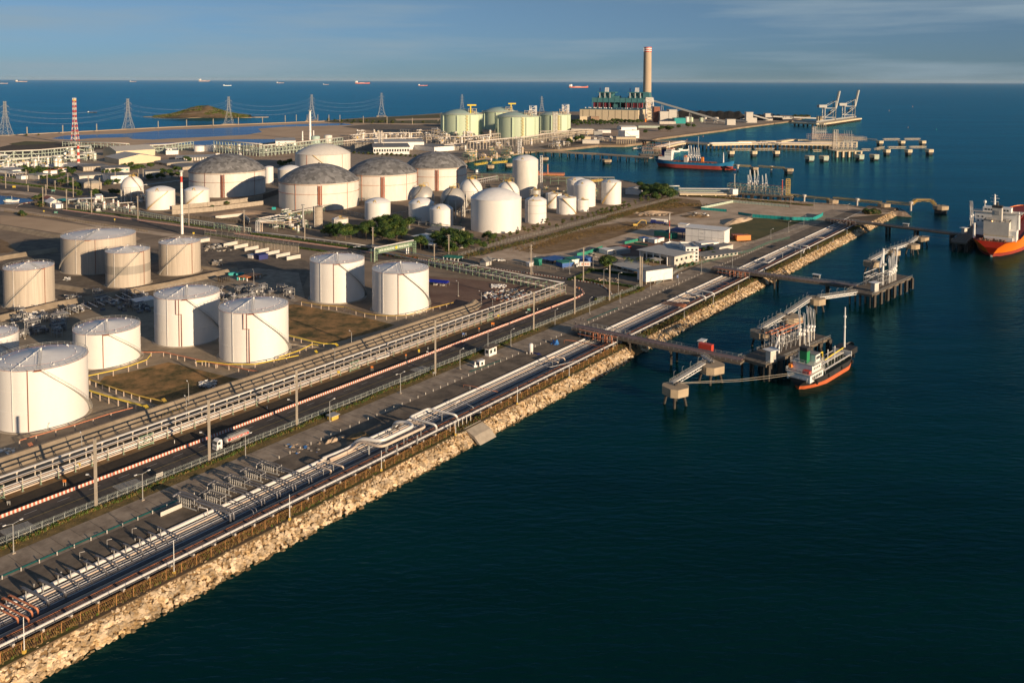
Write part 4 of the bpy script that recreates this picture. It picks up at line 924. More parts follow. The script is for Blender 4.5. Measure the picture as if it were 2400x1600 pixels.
# process yard sheds (middle distance)
B('cream two tier warehouse with ridge ventilators, the upper hall',(241.2,365),(272.5,370),(340,361),355,'gable','cream','roof_pale',.5,rise=6)
T,w_,d,h=B('cream two tier warehouse, the lower front hall with a row of roof panels',(245,379),(279,386.2),(372,379.3),373.8,'gable','cream','roof_pale',.5,rise=5.5)
B('long white shed with open columns left of the leftmost grey dome',(415,372),(412,378),(502,366),371,'shed','offwhite','roof_pale',1,rise=1,win=(0,14,1,1.2,5))
B('white upper block of the long white shed',(389,357),(389,363),(418,361),354.5,'parapet','white','roof_pale')
B('dark grey curved roof hall left of the dome tanks, the left one',(362,384),(391,389),(430,381),381,'arc','concrete','roof_grey',1,door=(.35,.6,.5))
B('dark grey curved roof hall left of the dome tanks, the right one',(401,392),(428,399),(462,389),390,'arc','concrete','roof_grey',1,door=(.4,.62,.5))
B('blue grey control house with tall doors in the shade beside the dome tanks',(338,417),(341,420.5),(370,414),402.5,'flat','galv','roof_grey',1.2,win=(0,4,1,3,6),winm='galv')
B('white windowless block behind the white sphere',(241,424),(260,431),(292,423),413,'flat','white','roof_grey',.4,win=(1,5,1,.2,7))
B('pale office with teal windows below the cream warehouse',(236,402),(247,407),(294,400),395,'flat','offwhite','roof_grey',1.0,win=(1,5,1,3,1.8),winm='teal_bright')
B('grey office with white vertical fins and solar roof',(181,397),(195,402),(246,397),391.5,'flat','concrete','roof_grey',1.4,win=(3,9,1,.7,4),winm='offwhite')
T,w_,d,h=B('long white canopy roof over the loading yard at the left',(75,394),(140,399),(190,388),393.5,'open','offwhite','roof_pale',2,cols=6)
B('small orange banded kiosk left under the long canopy',(93,406),(101,408),(104,405),401,'flat','white','orange',.5)
B('small orange banded kiosk in the middle under the long canopy',(109,406),(119,408),(124,405),400.5,'flat','white','orange',.5)
B('small orange banded kiosk right under the long canopy',(126,402),(137,404),(143,400),396,'flat','white','orange',.5)
B('grey curved roof hall with a white gable near the hedge, the upper one',(169,419),(186,423),(218,414),409,'arc','offwhite','roof_grey',1,win=(5,0,1,2,1))
B('grey curved roof hall with a round end near the hedge, the lower one',(180,440),(196,446),(225,438),425,'arc','concrete','roof_grey',1)
B('low grey hall at the left edge behind the hedge',(-8,404),(30,408),(40,402),399,'flat','white','roof_pale',2)
B('white roofed bus shelter at the left edge',(14,415),(36,418),(40,413),406,'open','offwhite','roof_pale',1,cols=3)
B('white garden house with a flat pale roof',(65,419),(90,422),(97,416),411,'flat','offwhite','roof_pale',1)
B('tiny white cabins behind the car park',(38,419),(50,421),(54,418),413,'flat','white','roof_pale',.3)
B('orange storage box beside the tiny white cabins',(56,417),(61,418.5),(64,416),410.5,'flat','rust','rust',.1)
B('dark long parking shelter inside the hedge',(84,431),(135,437),(142,431),427,'open','dark','dark',.5,cols=5)
B('house with a pale gabled roof beside the bend of the road',(106,482),(118,486),(130,480),476.5,'gable','offwhite','roof_white',.8,rise=3.0)
B('white porch next to the gabled house',(119,484),(131,489),(139,484),480,'flat','white','roof_white',.3)
B('small red roofed shed behind the gabled house',(102,471),(112,474),(120,470),467,'gable','white','rust_dark',.8,rise=2)
B('teal green canopy beside the gabled house',(129,475),(146,478),(153,473),470,'open','dark','teal_bright',.3,cols=3)
B('pale grey long pipe shelter roof near the road bend',(158,474),(161,477),(218,468),469,'open','offwhite','roof_white',.5,cols=9)
B('white container office with a yellow box near the pipe shelter',(222,465),(225,470),(240,467),460.5,'flat','white','white',.1)
B('long white control building with dark portico windows in the middle distance',(874,352),(875,362.5),(962,366),345.5,'flat','white','roof_grey',1.5,win=(0,14,1,2.6,4))
B('tall white hall behind the portico building',(876,344),(877,352),(990,346),334,'flat','white','roof_pale',.5)
B('white hall right of the portico building',(962,350),(1018,356),(1040,350),345,'flat','white','roof_grey',.5)
B('white small plant room left of the far white stack',(645,334),(646,342),(692,338),331,'flat','white','roof_pale',.5,win=(0,3,1,2,3))
B('pale shed with dark openings behind the green tanks rack',(1034,330),(1035,336),(1068,333),329,'flat','white','roof_grey',.5)
for a in (('long dark curved roof over machines left of the green tanks',938,1030,315,304,30),('long dark curved roof over machines before the green tanks',1066,1150,320,309,34),('small dark curved roof before the palest green tank',1168,1212,322,316,24),('dark grey canopy hall left of the white control building',832,872,352,333,26),('open shed with a round end right of the white hall',1040,1078,353,343,24)):
    T,w_,d,h=block(a[0],*a[1:],'cream_steel','roof_grey','open',ang=.05,over=1,cols=14)
    mb=MB()
    for k in range(22): x=w_*(k+.5)/22; mb.tube([(x,2,0),(x,2,h*.6)],.7,6); mb.tube([(x,d*.6,0),(x,d*.6,h*.75)],.5,6)
    mb.build('machine_row','galv',T)
# lot offices and warehouse (right middle)
T,w_,d,h=B('large white warehouse with a flat overhanging roof on the open lot',(1606.5,566),(1697.5,575),(1713,568),541,'flat','white','white',1.2,door=(.36,.48,.24,'galv'))
mb=MB()
for k in (.17,.34,.5,.68,.84): mb.box(w_*k-.05,-.05,0,w_*k+.05,-.01,h-.1)
mb.box(0,-.05,h*.42,w_,-.012,h*.44); mb.build('panel_joint','galv',T)
MB().box(w_*.37,-.06,h*.66,w_*.46,-.012,h*.69).build('sign_strip','galv',T)
B('small white gatehouse in front of the large white warehouse',(1629.5,577),(1644,581.5),(1664,572),571,'flat','white','white',.6)
B('low white hall right of the small gatehouse',(1664,590),(1686,594),(1702,584),580,'flat','offwhite','roof_grey',.4)
T,w_,d,h=B('long flat canopied building behind the green seafront fence',(1626,604),(1650,610),(1702,592),601,'flat','offwhite','roof_grey',2.2,win=(3,8,1,2,1.4))
T,w_,d,h=B('main office with a broad flat overhanging roof and open front terrace',(1501,610),(1580.5,625),(1604,610),600,'flat','offwhite','roof_pale',2.2,win=(0,4,1,2.2,1.6),door=(.10,.80,.72))
MB().lathe([(0.1,4.6),(6,3.4)],20,w_*.5,-3).build('entrance_canopy','roof_pale',T)
for k in range(5): MB().box(w_*(.02+.2*k)-.3,-1.6,0,w_*(.02+.2*k)+.3,-1,h-.1).build('column','white',T)
B('four storey white stair block behind the main office',(1592,601),(1607,614),(1624,603),582,'parapet','white','roof_pale',win=(1,3,4,1.4,1.2))
B('white upper block with dark openings behind the main office roof',(1553,596),(1598,602),(1612,595),579.5,'parapet','white','roof_pale',win=(7,0,2,3.2,2.2))
T,w_,d,h=B('white stilted box building at the corner of the car park',(1493.5,660),(1514,667),(1544,648),641.5,'flat','white','roof_grey',.3)
T.location.z=1.4
mb=MB()
for x in (.3,w_-.3):
    for y in (.3,d*.33,d*.66,d-.3): mb.box(x-.3,y-.3,-1.4,x+.3,y+.3,0)
mb.build('stilt','concrete',T); MB().box(w_*.35,-.08,.1,w_*.55,-.01,h*.55).build('door','dark',T)
T,w_,d,h=B('long low carport with parked cars left of the stilted box',(1431,626),(1497,645),(1522,630),637,'open','offwhite','roof_pale',.3,cols=5)
B('white guard hut with a flat dark roof beside the lane',(1136.5,834.5),(1146.5,837),(1165,830),816,'flat','white','concrete_dark',1.0,win=(1,2,1,1.3,1.5))
T,w_,d,h=B('small white weighbridge cabin on the concrete lane',(1118,858),(1124,860),(1129,857),848,'flat','white','white',.15,win=(1,1,1,1.1,1.1))
B('hexagonal looking grey guardhouse by the car park gate',(1124.5,622),(1139,624.5),(1145,620),614,'gable','offwhite','roof_grey',.8,rise=2)
B('green roofed bus stop in front of the roadside trees',(1038,609),(1074,613),(1081,608),605,'open','white','green_sheet',.4,cols=4)
B('white flat roofed canteen among the trees',(968.5,567),(1015,575),(1028,566),561,'flat','white','white',1,win=(5,2,1,1.4,1.2))
B('white canopy under the canteen roof',(965,575),(1005,584),(1012,578),574,'open','offwhite','roof_white',.3,cols=4)
B('grey flat roofed hall behind the canteen',(998,552),(1070,556),(1090,546),543,'flat','cream_steel','roof_grey',.5)
B('grey roofed shed right of the rightmost white tank',(1466,455),(1500,457),(1506,452),446,'gable','white','roof_pale',.8,rise=1.5)
# small cabins
for a in (('white site cabin, leftmost of the lot cabins below the grass',(1404,593),(1424,598),(1431,594),587.5,'white','white'),('grey roofed site office with red containers behind it',(1422,591),(1445,598),(1460,589),588,'galv','roof_pale'),('small white cabin, the middle of three by the green sheets',(1518,568),(1534.5,571),(1540,567),562.5,'white','white'),('small white cabin with a blue roof, leftmost of three by the green sheets',(1497,565),(1508,567.5),(1513,564),559,'white','blue'),('small white cabin, rightmost of three by the green sheets',(1534,564),(1543,566.5),(1549,563),558,'white','maroon'),('white long trailer cabin left of the large white warehouse',(1589,533),(1609,535),(1611,532),527,'white','white'),
  ('blue tented shelter left of the large white warehouse',(1560,555),(1600,560),(1612,550),545,'navy','navy'),('teal stacked container by the site office, front one',(1533,553),(1572,561),(1575,556),549,'green_sheet','green_sheet'),
  ('blue roofed workshop shelter in the fenced yard, leftmost',(1267,614),(1295,620),(1315,610),611,'dark','blue'),('grey roofed workshop shelter in the fenced yard',(1284,613),(1308,617),(1325,607),609,'dark','roof_grey'),('green roofed workshop in the fenced yard, front one',(1303,622),(1318,628),(1330,620),617,'blue','green_sheet'),('green roofed workshop in the fenced yard, back one',(1324,615),(1340,620),(1352,610),609,'white','green_sheet'),('bright blue workshop at the right end of the fenced yard',(1345,613),(1361,618),(1368,608),607,'blue','blue'),
  ('dark green tank box at the left of the fenced yard',(1251,621),(1262,623),(1265,620),609,'green_sheet','green_sheet'),('white box cabin left of the dark green tank box',(1233,623),(1241,625),(1244,622),617,'white','white'),
  ('red shipping container behind the site office',(1452,583),(1466,586),(1472,582),580,'red','red'),('orange shipping container right of the large white warehouse, front one',(1719,562),(1727,565),(1739,556),553.5,'orange','orange'),('dull red shipping container right of the large white warehouse, rear one',(1713,560),(1718,563),(1729,554),551,'rust_dark','rust_dark'),
  ('red roofed kiosk between office and warehouse',(1624,590),(1634,592),(1638,588),587.5,'rust_dark','red'),
  ('low orange roofed fuel shelter in the depot yard',(559.5,657),(579,660),(604,650),650.5,'white','orange'),('dark brown hut left of the fuel shelter',(510,661),(522,663.5),(536,659),650,'strip_dark','dark'),('pale flat shed in the depot behind the left beige tank',(460,567),(468,569),(486,564),561.5,'offwhite','roof_pale'),('white roofed pump shed between beige tanks and white tanks',(307,719),(322,726),(352,711),708.5,'offwhite','roof_white'),
  ('blue truck shed box in the depot yard',(595,606),(607,610),(620,604),599,'navy','navy'),('small white cabin in the dark depot yard',(581,605),(592,606.5),(594,603),599,'white','white'),
  ('yellow gas cylinder cage beside the service lane',(767,984),(778,988),(783,981),977,'ochre','steel')):
    k='open' if ('shelter' in a[0]) else ('gable' if 'gable' in a[0] else 'flat'); c='container' if 'container' in a[0] else ('shelter' if k=='open' else 'cabin'); B(a[0],a[1],a[2],a[3],a[4],k,a[5],a[6],.12 if c=='container' else .4,name={'container':'shipping_container','shelter':'shelter','cabin':'site_cabin'}[c],cat=c)
# depot bays
for k in range(7):
    x=524+k*24.6; y=579+k*5.3
    p,q=G(x,y),G(x+32,y-6.2); single('bay_wall','low concrete partition of the truck wash bays, the %s from the left'%ORD(k),'wall',MB().bar((0,0,1.3),(q.x-p.x,q.y-p.y,1.3),.9,2.6),'offwhite',p,0,'partitions of the truck bays')
wall(PX([(552,572),(620,582),(700,592)]),4,.4,'concrete','grey back wall of the truck bays below the road',3)
# ================================================================ PYLONS, MASTS, POLES
def pylon(label,px,ytop,rz=0,arms=True,pad=True):
    p=G(*px); h=HZ(px[0],ytop,p); T=thing('transmission_pylon',label,'pylon',p,rz,'pylons along the causeway'); b=h*.16; mb=MB()
    lv=[0,.18,.34,.47,.58,.68,.77,.86,.94,1]; wd=[b,b*.72,b*.52,b*.37,b*.27,b*.22,b*.19,b*.17,b*.16,b*.16]
    for (l0,w0),(l1,w1) in zip(zip(lv,wd),zip(lv[1:],wd[1:])):
        for x,y in ((-1,-1),(1,-1),(1,1),(-1,1)): mb.bar((x*w0,y*w0,l0*h),(x*w1,y*w1,l1*h),.55)
        for (x,y),(x2,y2) in (((-1,-1),(1,-1)),((1,-1),(1,1)),((1,1),(-1,1)),((-1,1),(-1,-1))):
            mb.bar((x*w0,y*w0,l0*h),(x2*w1,y2*w1,l1*h),.32); mb.bar((x2*w0,y2*w0,l0*h),(x*w1,y*w1,l1*h),.32)
    mb.build('lattice','galv',T)
    if arms:
        for l in (.86,.70,.54):
            mb=MB(); a=h*.115
            for s_ in (-1,1):
                for y in (-.8,.8): mb.bar((s_*b*.15,y,l*h),(s_*a,0,l*h-1.2),.35); mb.bar((s_*b*.15,y,(l+.04)*h),(s_*a,0,l*h-1.2),.3)
                mb.bar((s_*a,0,l*h-1.2),(s_*a,0,l*h-4),.25)
            mb.build('cross_arm','galv',T)
        mb=MB(); mb.bar((-b*.35,0,h),(b*.35,0,h),.4); mb.build('top_arm','galv',T)
    if pad:
        mb=MB(); 
        for x in (-1,1):
            for y in (-1,1): mb.box(x*b-3,y*b-3,-4.4,x*b+3,y*b+3,-.2)
        mb.box(-b*1.35,-b*1.35,-.2,b*1.35,b*1.35,1.0); mb.build('footing','concrete',T)
    return p,h
PY=[((13,318),238,'transmission pylon cut by the left edge of the photo'),((300.8,303),231.8,'transmission pylon left of the wooded island'),((536.7,291.2),227,'transmission pylon standing before the wooded island'),((730.9,282),222,'transmission pylon behind the far white stack'),((894.4,272.5),218.7,'slim transmission pylon at the end of the causeway'),((1083,263),222,'transmission pylon behind the leftmost green tank'),((1269.6,262),226,'transmission pylon behind the rightmost green tank')]
pp=[pylon(l,a,b,rz=.1,pad=i<5) for i,(a,b,l) in enumerate(PY)]
for i in range(4):
    (p,h1),(q,h2)=pp[i],pp[i+1]
    for j,l in enumerate((.86,.70,.54)):
        for s_ in (1,-1):
            a=Vector((p.x+s_*h1*.115,p.y,h1*l-4)); b=Vector((q.x+s_*h2*.115,q.y,h2*l-4)); pts=[a.lerp(b,t/14)-Vector((0,0,16*4*(t/14)*(1-t/14))) for t in range(15)]
            single('power_line','sagging %s cable, %s side, between the %s and %s pylons from the left'%(('top','middle','lowest')[j],('right','left')[s_<0],ORD(i),ORD(i+1)),'power line',MB().tube(pts,.08,4),'galv',group='cables strung between the pylons')
def mast(label,px,ytop,r,m='mast_bands',name='lattice_mast',cat='mast',lattice=False,pipe=False,plain=None,band_from=None):
    p=G(*px); h=HZ(px[0],ytop,p); T=thing(name,label,cat,p)
    if lattice:
        mb=MB(); n=12
        for k in range(n):
            z0,z1=h*k/n,h*(k+1)/n; w0,w1=r*(1.6-1.0*min(1,k/n*1.8)),r*(1.6-1.0*min(1,(k+1)/n*1.8))
            for x,y in ((-1,-1),(1,-1),(1,1),(-1,1)): mb.bar((x*w0,y*w0,z0),(x*w1,y*w1,z1),r*.22)
            for s_ in (-1,1): mb.bar((-w0,s_*w0,z0),(w1,s_*w1,z1),r*.12); mb.bar((s_*w0,w0,z0),(s_*w1,-w1,z1),r*.12); mb.bar((w0,s_*w0,z0),(-w1,s_*w1,z1),r*.12)
        mb.build('lattice',m,T); MB().cyl(0,0,0,h*1.0,r*.36,r*.36,10).build('flare_pipe',plain or 'white',T); MB().cyl(0,0,h*.93,h*.97,r*.9,r*.9,8).build('platform','ochre',T)
    else:
        if band_from is None: MB().cyl(0,0,0,h,r,r*.7,14).build('shaft',m,T)
        else:
            MB().cyl(0,0,0,h*band_from,r,r*.85,14).build('shaft','white',T); MB().cyl(0,0,h*band_from,h*.97,r*.86,r*.8,14).build('painted_top',m,T)
        mb=MB(); mb.cyl(0,0,h*.3,h*.305,r*2.2,r*2.2,12); mb.cyl(0,0,h*.97,h,r*1.6,r*1.6,10); mb.build('platform','galv',T)
    return T
mast('tall red and white lattice flare mast at the left shore',(176.4,338),229.7,3.4,lattice=True)
mast('thick red and white banded stack right below the lattice flare mast',(184,387),339.2,2.0,name='stack',cat='stack')
mast('slim white stack over the loading yard at the left',(91,391.5),363.6,.9,'white',name='stack',cat='stack')
mast('white pole mast with a red banded top beside the two stair tanks',(427,548.5),399,1.05,band_from=.72,name='stack',cat='stack')
mast('far tall white stack with a collar behind the white dome tank',(727,328),258.8,2.6,'white',name='stack',cat='stack')
mast('short white stack left of the far tall white stack',(709,330),307,1.6,'white',name='stack',cat='stack')
mast('short white stack right of the far tall white stack',(735,320),305.5,1.4,'white',name='stack',cat='stack')
mast('slim steel chimney left of the beige silo',(710.7,537),480,.95,'galv',name='stack',cat='stack')
mast('thin red and white radio mast before the large white warehouse',(1568.6,574),500,.35,name='radio_mast',cat='mast')
mast('small white stack beside the row of far pipe rack columns',(1091,354),340,1.6,'white',name='stack',cat='stack')
mast('square white vent post beyond the yellow footbridges',(1117,407),397,2.2,'white',name='stack',cat='stack')
def pole(label,px,ytop,kind='concrete',group=None,r=None,arms=3,rz=0,name='utility_pole'):
    p=G(*px); h=HZ(px[0],ytop,p); T=thing(name,label,'utility pole',p,rz,group); r=r or max(.18,h*.016); MB().bar((0,0,0),(0,0,h),r*2).build('post',kind,T)
    if arms:
        mb=MB()
        for k in range(arms): z=h*(.96-.11*k); mb.box(-1.1,-.08,z-.08,1.1,.08,z+.08); [mb.cyl(x,0,z+.08,z+.4,.08,.06,6) for x in (-1,0,1)]
        mb.build('cross_arm','galv',T)
    return T
for k,(xb,yb,yt) in enumerate(((63.8,317,297.8),(147.3,313,293.5),(226.8,308.5,290.3),(371,301,284),(437.5,297.3,280.5),(500,295,278.3),(559,291.5,275),(615.4,288.6,273.6),(668.6,286,270.2),(694.6,284,268.8),(719.8,282,268.6),(745,281.7,268.6),(770.9,284.5,269),(796.8,286,269.5),(851.7,288.5,272.4),(907.2,290,273.5),(966.6,292,276.7),(1026.7,295,280))):
    pole('grey concrete pole in the long row on the causeway between the ponds and the sea',(xb,yb),yt,group='poles along the causeway',arms=0,r=.75)
POL=[((62,434),398),((66,449),434),((111,442),408),((134.5,415.5),397),((129.5,446),423),((159.5,440),407),((172,462.5),416.5),((207.5,449),412.5),((234,450),416.5),((101,484.5),438),((108,466),433),((156.5,491.5),444),((215,499),446),((323.5,513),459.5),((443,529),478),((572.5,544),492),((714.5,565),514),((874,585),532),((1052,600),550),((1018,609),571.5),((245,412),399.5),((260,424),400.5),((270.5,430),401),((325,419),397),((336,426),397),((1203,363),340),((899.6,357),311),((13.6,442),402)]
for k,(a,b) in enumerate(POL): pole('concrete utility pole with short cross arms on the landward side of the coast road' if a[1]>483 else 'concrete utility pole among the low buildings at the upper left',a,b,group='utility poles of the works',arms=2 if k%2 else 3,r=.28)
for (a,b,l) in (((1244.6,643.5),572.7,'utility pole with cross arms at the bend of the inner road, left one'),((1367.3,660),579.5,'utility pole with cross arms behind the small white and red truck'),((1428.5,705),620,'tall plain pole right of the road bend'),((1347,736),647,'tall plain pole on the kerb just before the road bend'),((1251,776),684,'tall plain pole standing by the crosswalk stripes'),((1020.5,876),750,'tall plain pole between the guard hut and the yellow signs'),((696,998),866,'tall plain pole on the kerb above the tanker truck'),((491,1082),936,'tall plain pole standing just left of the tanker truck'),((225.5,1190),1027,'tall plain pole nearest to the camera at the left')):
    T=pole(l,a,b,group='tall poles along the kerb',arms=0 if 'plain' in l else 3,r=.32)
    if 'plain' in l and 'bend' not in l:
        MB().tube([(0,0,7.5),(-1.6,1.2,8.2),(-3.2,2.3,8.5)],.07,5).build('lamp_arm','galv',T); MB().box(-3.9,2.2,8.35,-3.1,2.7,8.6).build('lamp_head','white',T)
pole('twin tall concrete posts before the stilted box building',(1500,672.5),600,group=None,r=.35,arms=0); pole('right one of the twin concrete posts before the stilted box',(1504.5,671),602,r=.3,arms=0)
def lamp(label,px,ytop,double=True,group='street lamps by the service lane',rz=.9):
    p=G(*px); h=HZ(px[0],ytop,p); T=thing('street_lamp',label,'street lamp',p,rz,group); MB().cyl(0,0,0,h,.14,.09,8).build('post','galv',T); MB().box(-.4,-.4,0,.4,.4,.5).build('footing','concrete',T)
    mb=MB(); hd=MB()
    for s_ in ((-1,1) if double else (1,)): mb.tube([(0,0,h),(s_*1.8,0,h+.35)],.06,5); hd.box(min(s_*1.6,s_*2.4),-.16,h+.3,max(s_*1.6,s_*2.4),.16,h+.48)
    mb.build('lamp_arm','galv',T); hd.build('lamp_head','white',T)
LB='steel street lamp with a bent arm on the strip between road and bollards'
for a,b,c in (((32,1298),1227,1),((334.5,1173.5),1110,1),((575.5,1072.5),1021,0),((773,988.5),940,0),((938.6,923),876,1),((1078,866),821,0),((1143.5,834),777,0),((1197.3,813),774.5,0),((1300.7,763),727,0),((1382,736.5),700,0),((1453,710),683,0),((1524,679),653,0)): lamp(LB,a,b,c)
for a,b in (((442.5,955),898),((437,977),933),((192.5,1078),1020),((824,818),779),((785,855),822),((926.5,810),789),((1128,713),685),((1154.5,727),700),((1074,695),661),((595,667),634),((58.5,795),758)): lamp('grey yard lamp post on or behind the dike of the white tanks',a,b,0,'lamps of the tank yard',2.2)
for a,b in (((1806.5,562),538),((1848,545),520),((1884,530),508),((1853,480),460),((1908,487),466),((1952,489),470),((1987,490),479),((1716,640),600),((1644,642),605),((1590,668),641),((1551,657),630),((1415,672),632),((1449,690),641),((1335,642),613),((1248,640),603),((1390,628),604)): lamp('thin lamp post around the open lot and offices',a,b,0,'lamps of the open lot',.4)
# ================================================================ PIPE TRENCH
PT=[(-205.3,.62,'pipe_white','thickest white'),(-203.7,.34,'pipe_white','second white'),(-202.7,.34,'pipe_cream','pale cream'),(-201.9,.12,'pipe_grey',''),(-201.4,.12,'pipe_white',''),(-200.9,.12,'pipe_grey',''),(-200.2,.30,'pipe_white','middle white'),(-199.4,.30,'pipe_grey','wide grey'),
 (-198.7,.13,'pipe_grey',''),(-198.3,.11,'pipe_grey',''),(-197.85,.13,'pipe_white',''),(-197.4,.12,'pipe_grey',''),(-196.9,.14,'pipe_grey',''),(-196.4,.12,'pipe_grey',''),(-195.6,.26,'pipe_cream','cream'),(-194.9,.2,'pipe_cream','thin cream'),(-194.3,.15,'rust','orange red'),(-193.6,.13,'pipe_brown',''),(-193.1,.12,'pipe_grey',''),(-192.6,.13,'pipe_brown',''),(-192.1,.12,'pipe_grey',''),(-191.6,.12,'pipe_brown',''),(-190.9,.1,'pipe_grey',''),(-189.6,.33,'pipe_white','outermost white'),(-188.9,.1,'pipe_grey','')]
CN={'pipe_white':'white','pipe_cream':'cream','pipe_grey':'grey','rust':'rust red','pipe_brown':'brown'}
for i,(t,r,m_,nm) in enumerate(PT):
    z=-.95+r+(.25 if r<.2 else 0) if t<-189.8 else .55+r
    s1=845 if r>=.25 else 760; s1=s1 if t<-189.8 else 735
    lab=('%s pipeline running the whole length of the trench behind the seawall'%nm) if nm else 'slim %s pipeline in the trench, number %d counted from the land side'%(CN[m_],i+1)
    a=ST(-55,t,z); seg=[ST(-55+k*(s1+55)/60,t+U(-.06,.06),z)-a for k in range(61)]
    single('pipeline',lab,'pipeline',MB().tube(seg,r,8),m_,a,0,'pipelines in the seafront trench',smooth=True)
# sleepers
mb=MB()
pr=None
SL=None
for k in range(78):
    s=52+k*10.3
    if s>750: break
    p=ST(s,-197.3,-1.3); 
    if SL is None:
        mb=MB(); mb.box(-8.2,-.22,0,7.6,.22,.36); SL=single('pipe_sleeper','low concrete sleeper crossing under the trench pipelines','pipe support',mb,'concrete_dark',p,RA-PI/2+0,'sleepers under the trench pipelines')
    else: o=SL.copy(); COL.objects.link(o); o.location=p
SL=None
for k in range(60):
    s=60+k*6.1
    if 222<s<233 or s>395: continue
    p=ST(s,-188.9,0)
    if SL is None:
        mb=MB(); mb.box(-.9,-.18,0,.7,.18,.5); mb.box(.35,-.25,0,.75,.25,.75); SL=single('pipe_sleeper','small concrete pedestal under the outermost white pipeline','pipe support',mb,'offwhite',p,RA-PI/2,'pedestals under the outermost pipeline')
    else: o=SL.copy(); COL.objects.link(o); o.location=p
def pxpipe(label,pts,r,m_,legs=(),name='expansion_loop',cat='pipe loop',group=None,fr=None,off=(0,0)):
    P=[G(x,y,z) for x,y,z in pts]; o=P[0].copy(); o.z=0
    T=thing(name,label,cat,o,0,group); MB().tube(fillet([p-o for p in P],fr or r*2.4,4),r,10).build('pipe',m_,T,True)
    for k in legs:
        i=int(k); a=P[i].lerp(P[i+1],k-i)-o; MB().bar((a.x,a.y,-1.2),(a.x,a.y,a.z-r),max(.18,r*.5)).build('support_leg','galv',T)
    return T
c7=lambda x,y,z:(*C5(700,930,x,y),z); c4=lambda x,y,z:(*C5(1000,700,x,y),z); cx=lambda x,y,z:(*C5(1350,560,x,y),z); cy=lambda x,y,z:(*C5(1750,420,x,y),z)
c6=lambda x,y,z:(*C5(350,1000,x,y),z); c0=lambda x,y,z:(0+x/5.227,1300+y/5.227,z); c5=lambda x,y,z:(*C5(0,1050,x,y),z)
pxpipe('thickest white pipe rising into a big bend over the trench, upper branch',[c7(330,850,.2),c7(720,690,.2),c7(850,565,4.2),c7(1130,612,4.2),c7(1580,400,4.2),c7(1500,345,4.2),c7(1330,345,3.6),c7(1300,425,.2)],.62,'pipe_white',(3.2,3.8),fr=3)
pxpipe('white pipe rising into a big bend over the trench, lower branch',[c7(430,860,.2),c7(740,720,.2),c7(845,605,3.4),c7(1140,690,3.4),c7(1740,410,3.4),c7(1700,375,3.4),c7(1450,325,3.4),c7(1350,430,.2)],.46,'pipe_cream',(3.1,3.5,3.9),fr=2.4)
pxpipe('rectangular white pipe loop standing over the trench beyond the big bends',[c7(1895,480,.2),c7(1895,385,3.4),c7(1515,285,3.4),c7(1780,158,3.4),c7(2170,248,3.4),c7(2190,330,.2)],.4,'pipe_white',(1.5,3.5,2.2,2.8),fr=1.6)
pxpipe('small cream pipe loop over the trench before the big bends',[c7(430,1060,0),c7(450,1010,2),c7(232,928,2),c7(350,873,2),c7(612,958,2),c7(615,1000,0)],.27,'pipe_cream',(1.5,3.5),fr=.8)
pxpipe('small pale hoop of pipe in the trench near the weighbridge cabin, left one',[c4(400,1480,0),c4(400,1430,1.6),c4(460,1400,1.6),c4(640,1490,1.6),c4(640,1530,0)],.14,'pipe_white',fr=.5)
pxpipe('double pale pipe loop in the trench below the white upright vessel',[c4(1800,900,0),c4(1810,870,1.8),c4(1655,835,1.8),c4(1755,795,1.8),c4(1890,815,1.8),c4(1910,860,0)],.27,'pipe_cream',(1.5,3.5),fr=.7)
pxpipe('thin crossing pipe over the trench below the white upright vessel',[c4(1480,880,1.2),c4(1700,940,1.2),c4(2070,850,1.2)],.1,'pipe_white',fr=.5)
pxpipe('large white rectangular pipe loop between the two piers, near the trench top',[cx(1780,850,.2),cx(1780,790,3),cx(1500,740,3),cx(1600,690,3),cx(1890,742,3),cx(1905,800,.2)],.42,'pipe_white',(1.5,3.5),fr=1.6)
pxpipe('medium cream pipe loop between the piers',[cx(1640,820,.4),cx(1640,800,2),cx(1450,800,2),cx(1500,770,2),cx(1700,790,2)],.2,'pipe_cream',(1.5,),fr=.8)
pxpipe('small pale pipe loop with round ends just beyond the rust coloured bridge pipes',[cx(1560,880,.2),cx(1565,855,2),cx(1370,860,2),cx(1400,835,2),cx(1560,850,2)],.18,'pipe_cream',(1.5,),fr=.6)
for k in range(5): pxpipe('rust coloured pipe of the flat crossing bundle between the piers, number %d from the land'%(k+1),[cx(1165+k*14,888-k*9,1.9),cx(1480+k*9,935-k*9,1.9),cx(1485+k*9,975-k*9,.2)],.18,'rust',(.3,.8),fr=.8,group='rust coloured crossing bundle',name='crossing_pipe',cat='crossing pipe')
for k in range(4): pxpipe('thin rust coloured crossing pipe near the second pier, number %d from the near side'%(k+1),[cx(1730+k*50,690-k*38,1.3),cx(1950+k*48,720-k*38,1.3),cx(1955+k*48,745-k*38,.2)],.12,'rust',(),fr=.6,group='thin rust crossing pipes',name='crossing_pipe',cat='crossing pipe')
pxpipe('white pipe loop right of the second pier, the nearer one',[cy(775,1025,.2),cy(795,965,3),cy(550,925,3),cy(630,900,3)],.42,'pipe_white',(1.5,),fr=1.6)
pxpipe('white pipe loop right of the second pier, the farther one',[cy(630,900,3),cy(850,922,3),cy(872,968,.2)],.42,'pipe_white',(.5,),fr=1.6)
pxpipe('low white closed pipe ring at the second pier',[cy(80,1130,1.2),cy(300,1150,1.2),cy(400,1085,1.2),cy(230,1070,1.2),cy(150,1110,1.2)],.36,'pipe_white',(),fr=1.6)
pxpipe('flat pale crossing pipe far along the trench',[cy(890,800,1.6),cy(1060,805,1.6),cy(1080,825,.2)],.3,'pipe_cream',(),fr=.8)
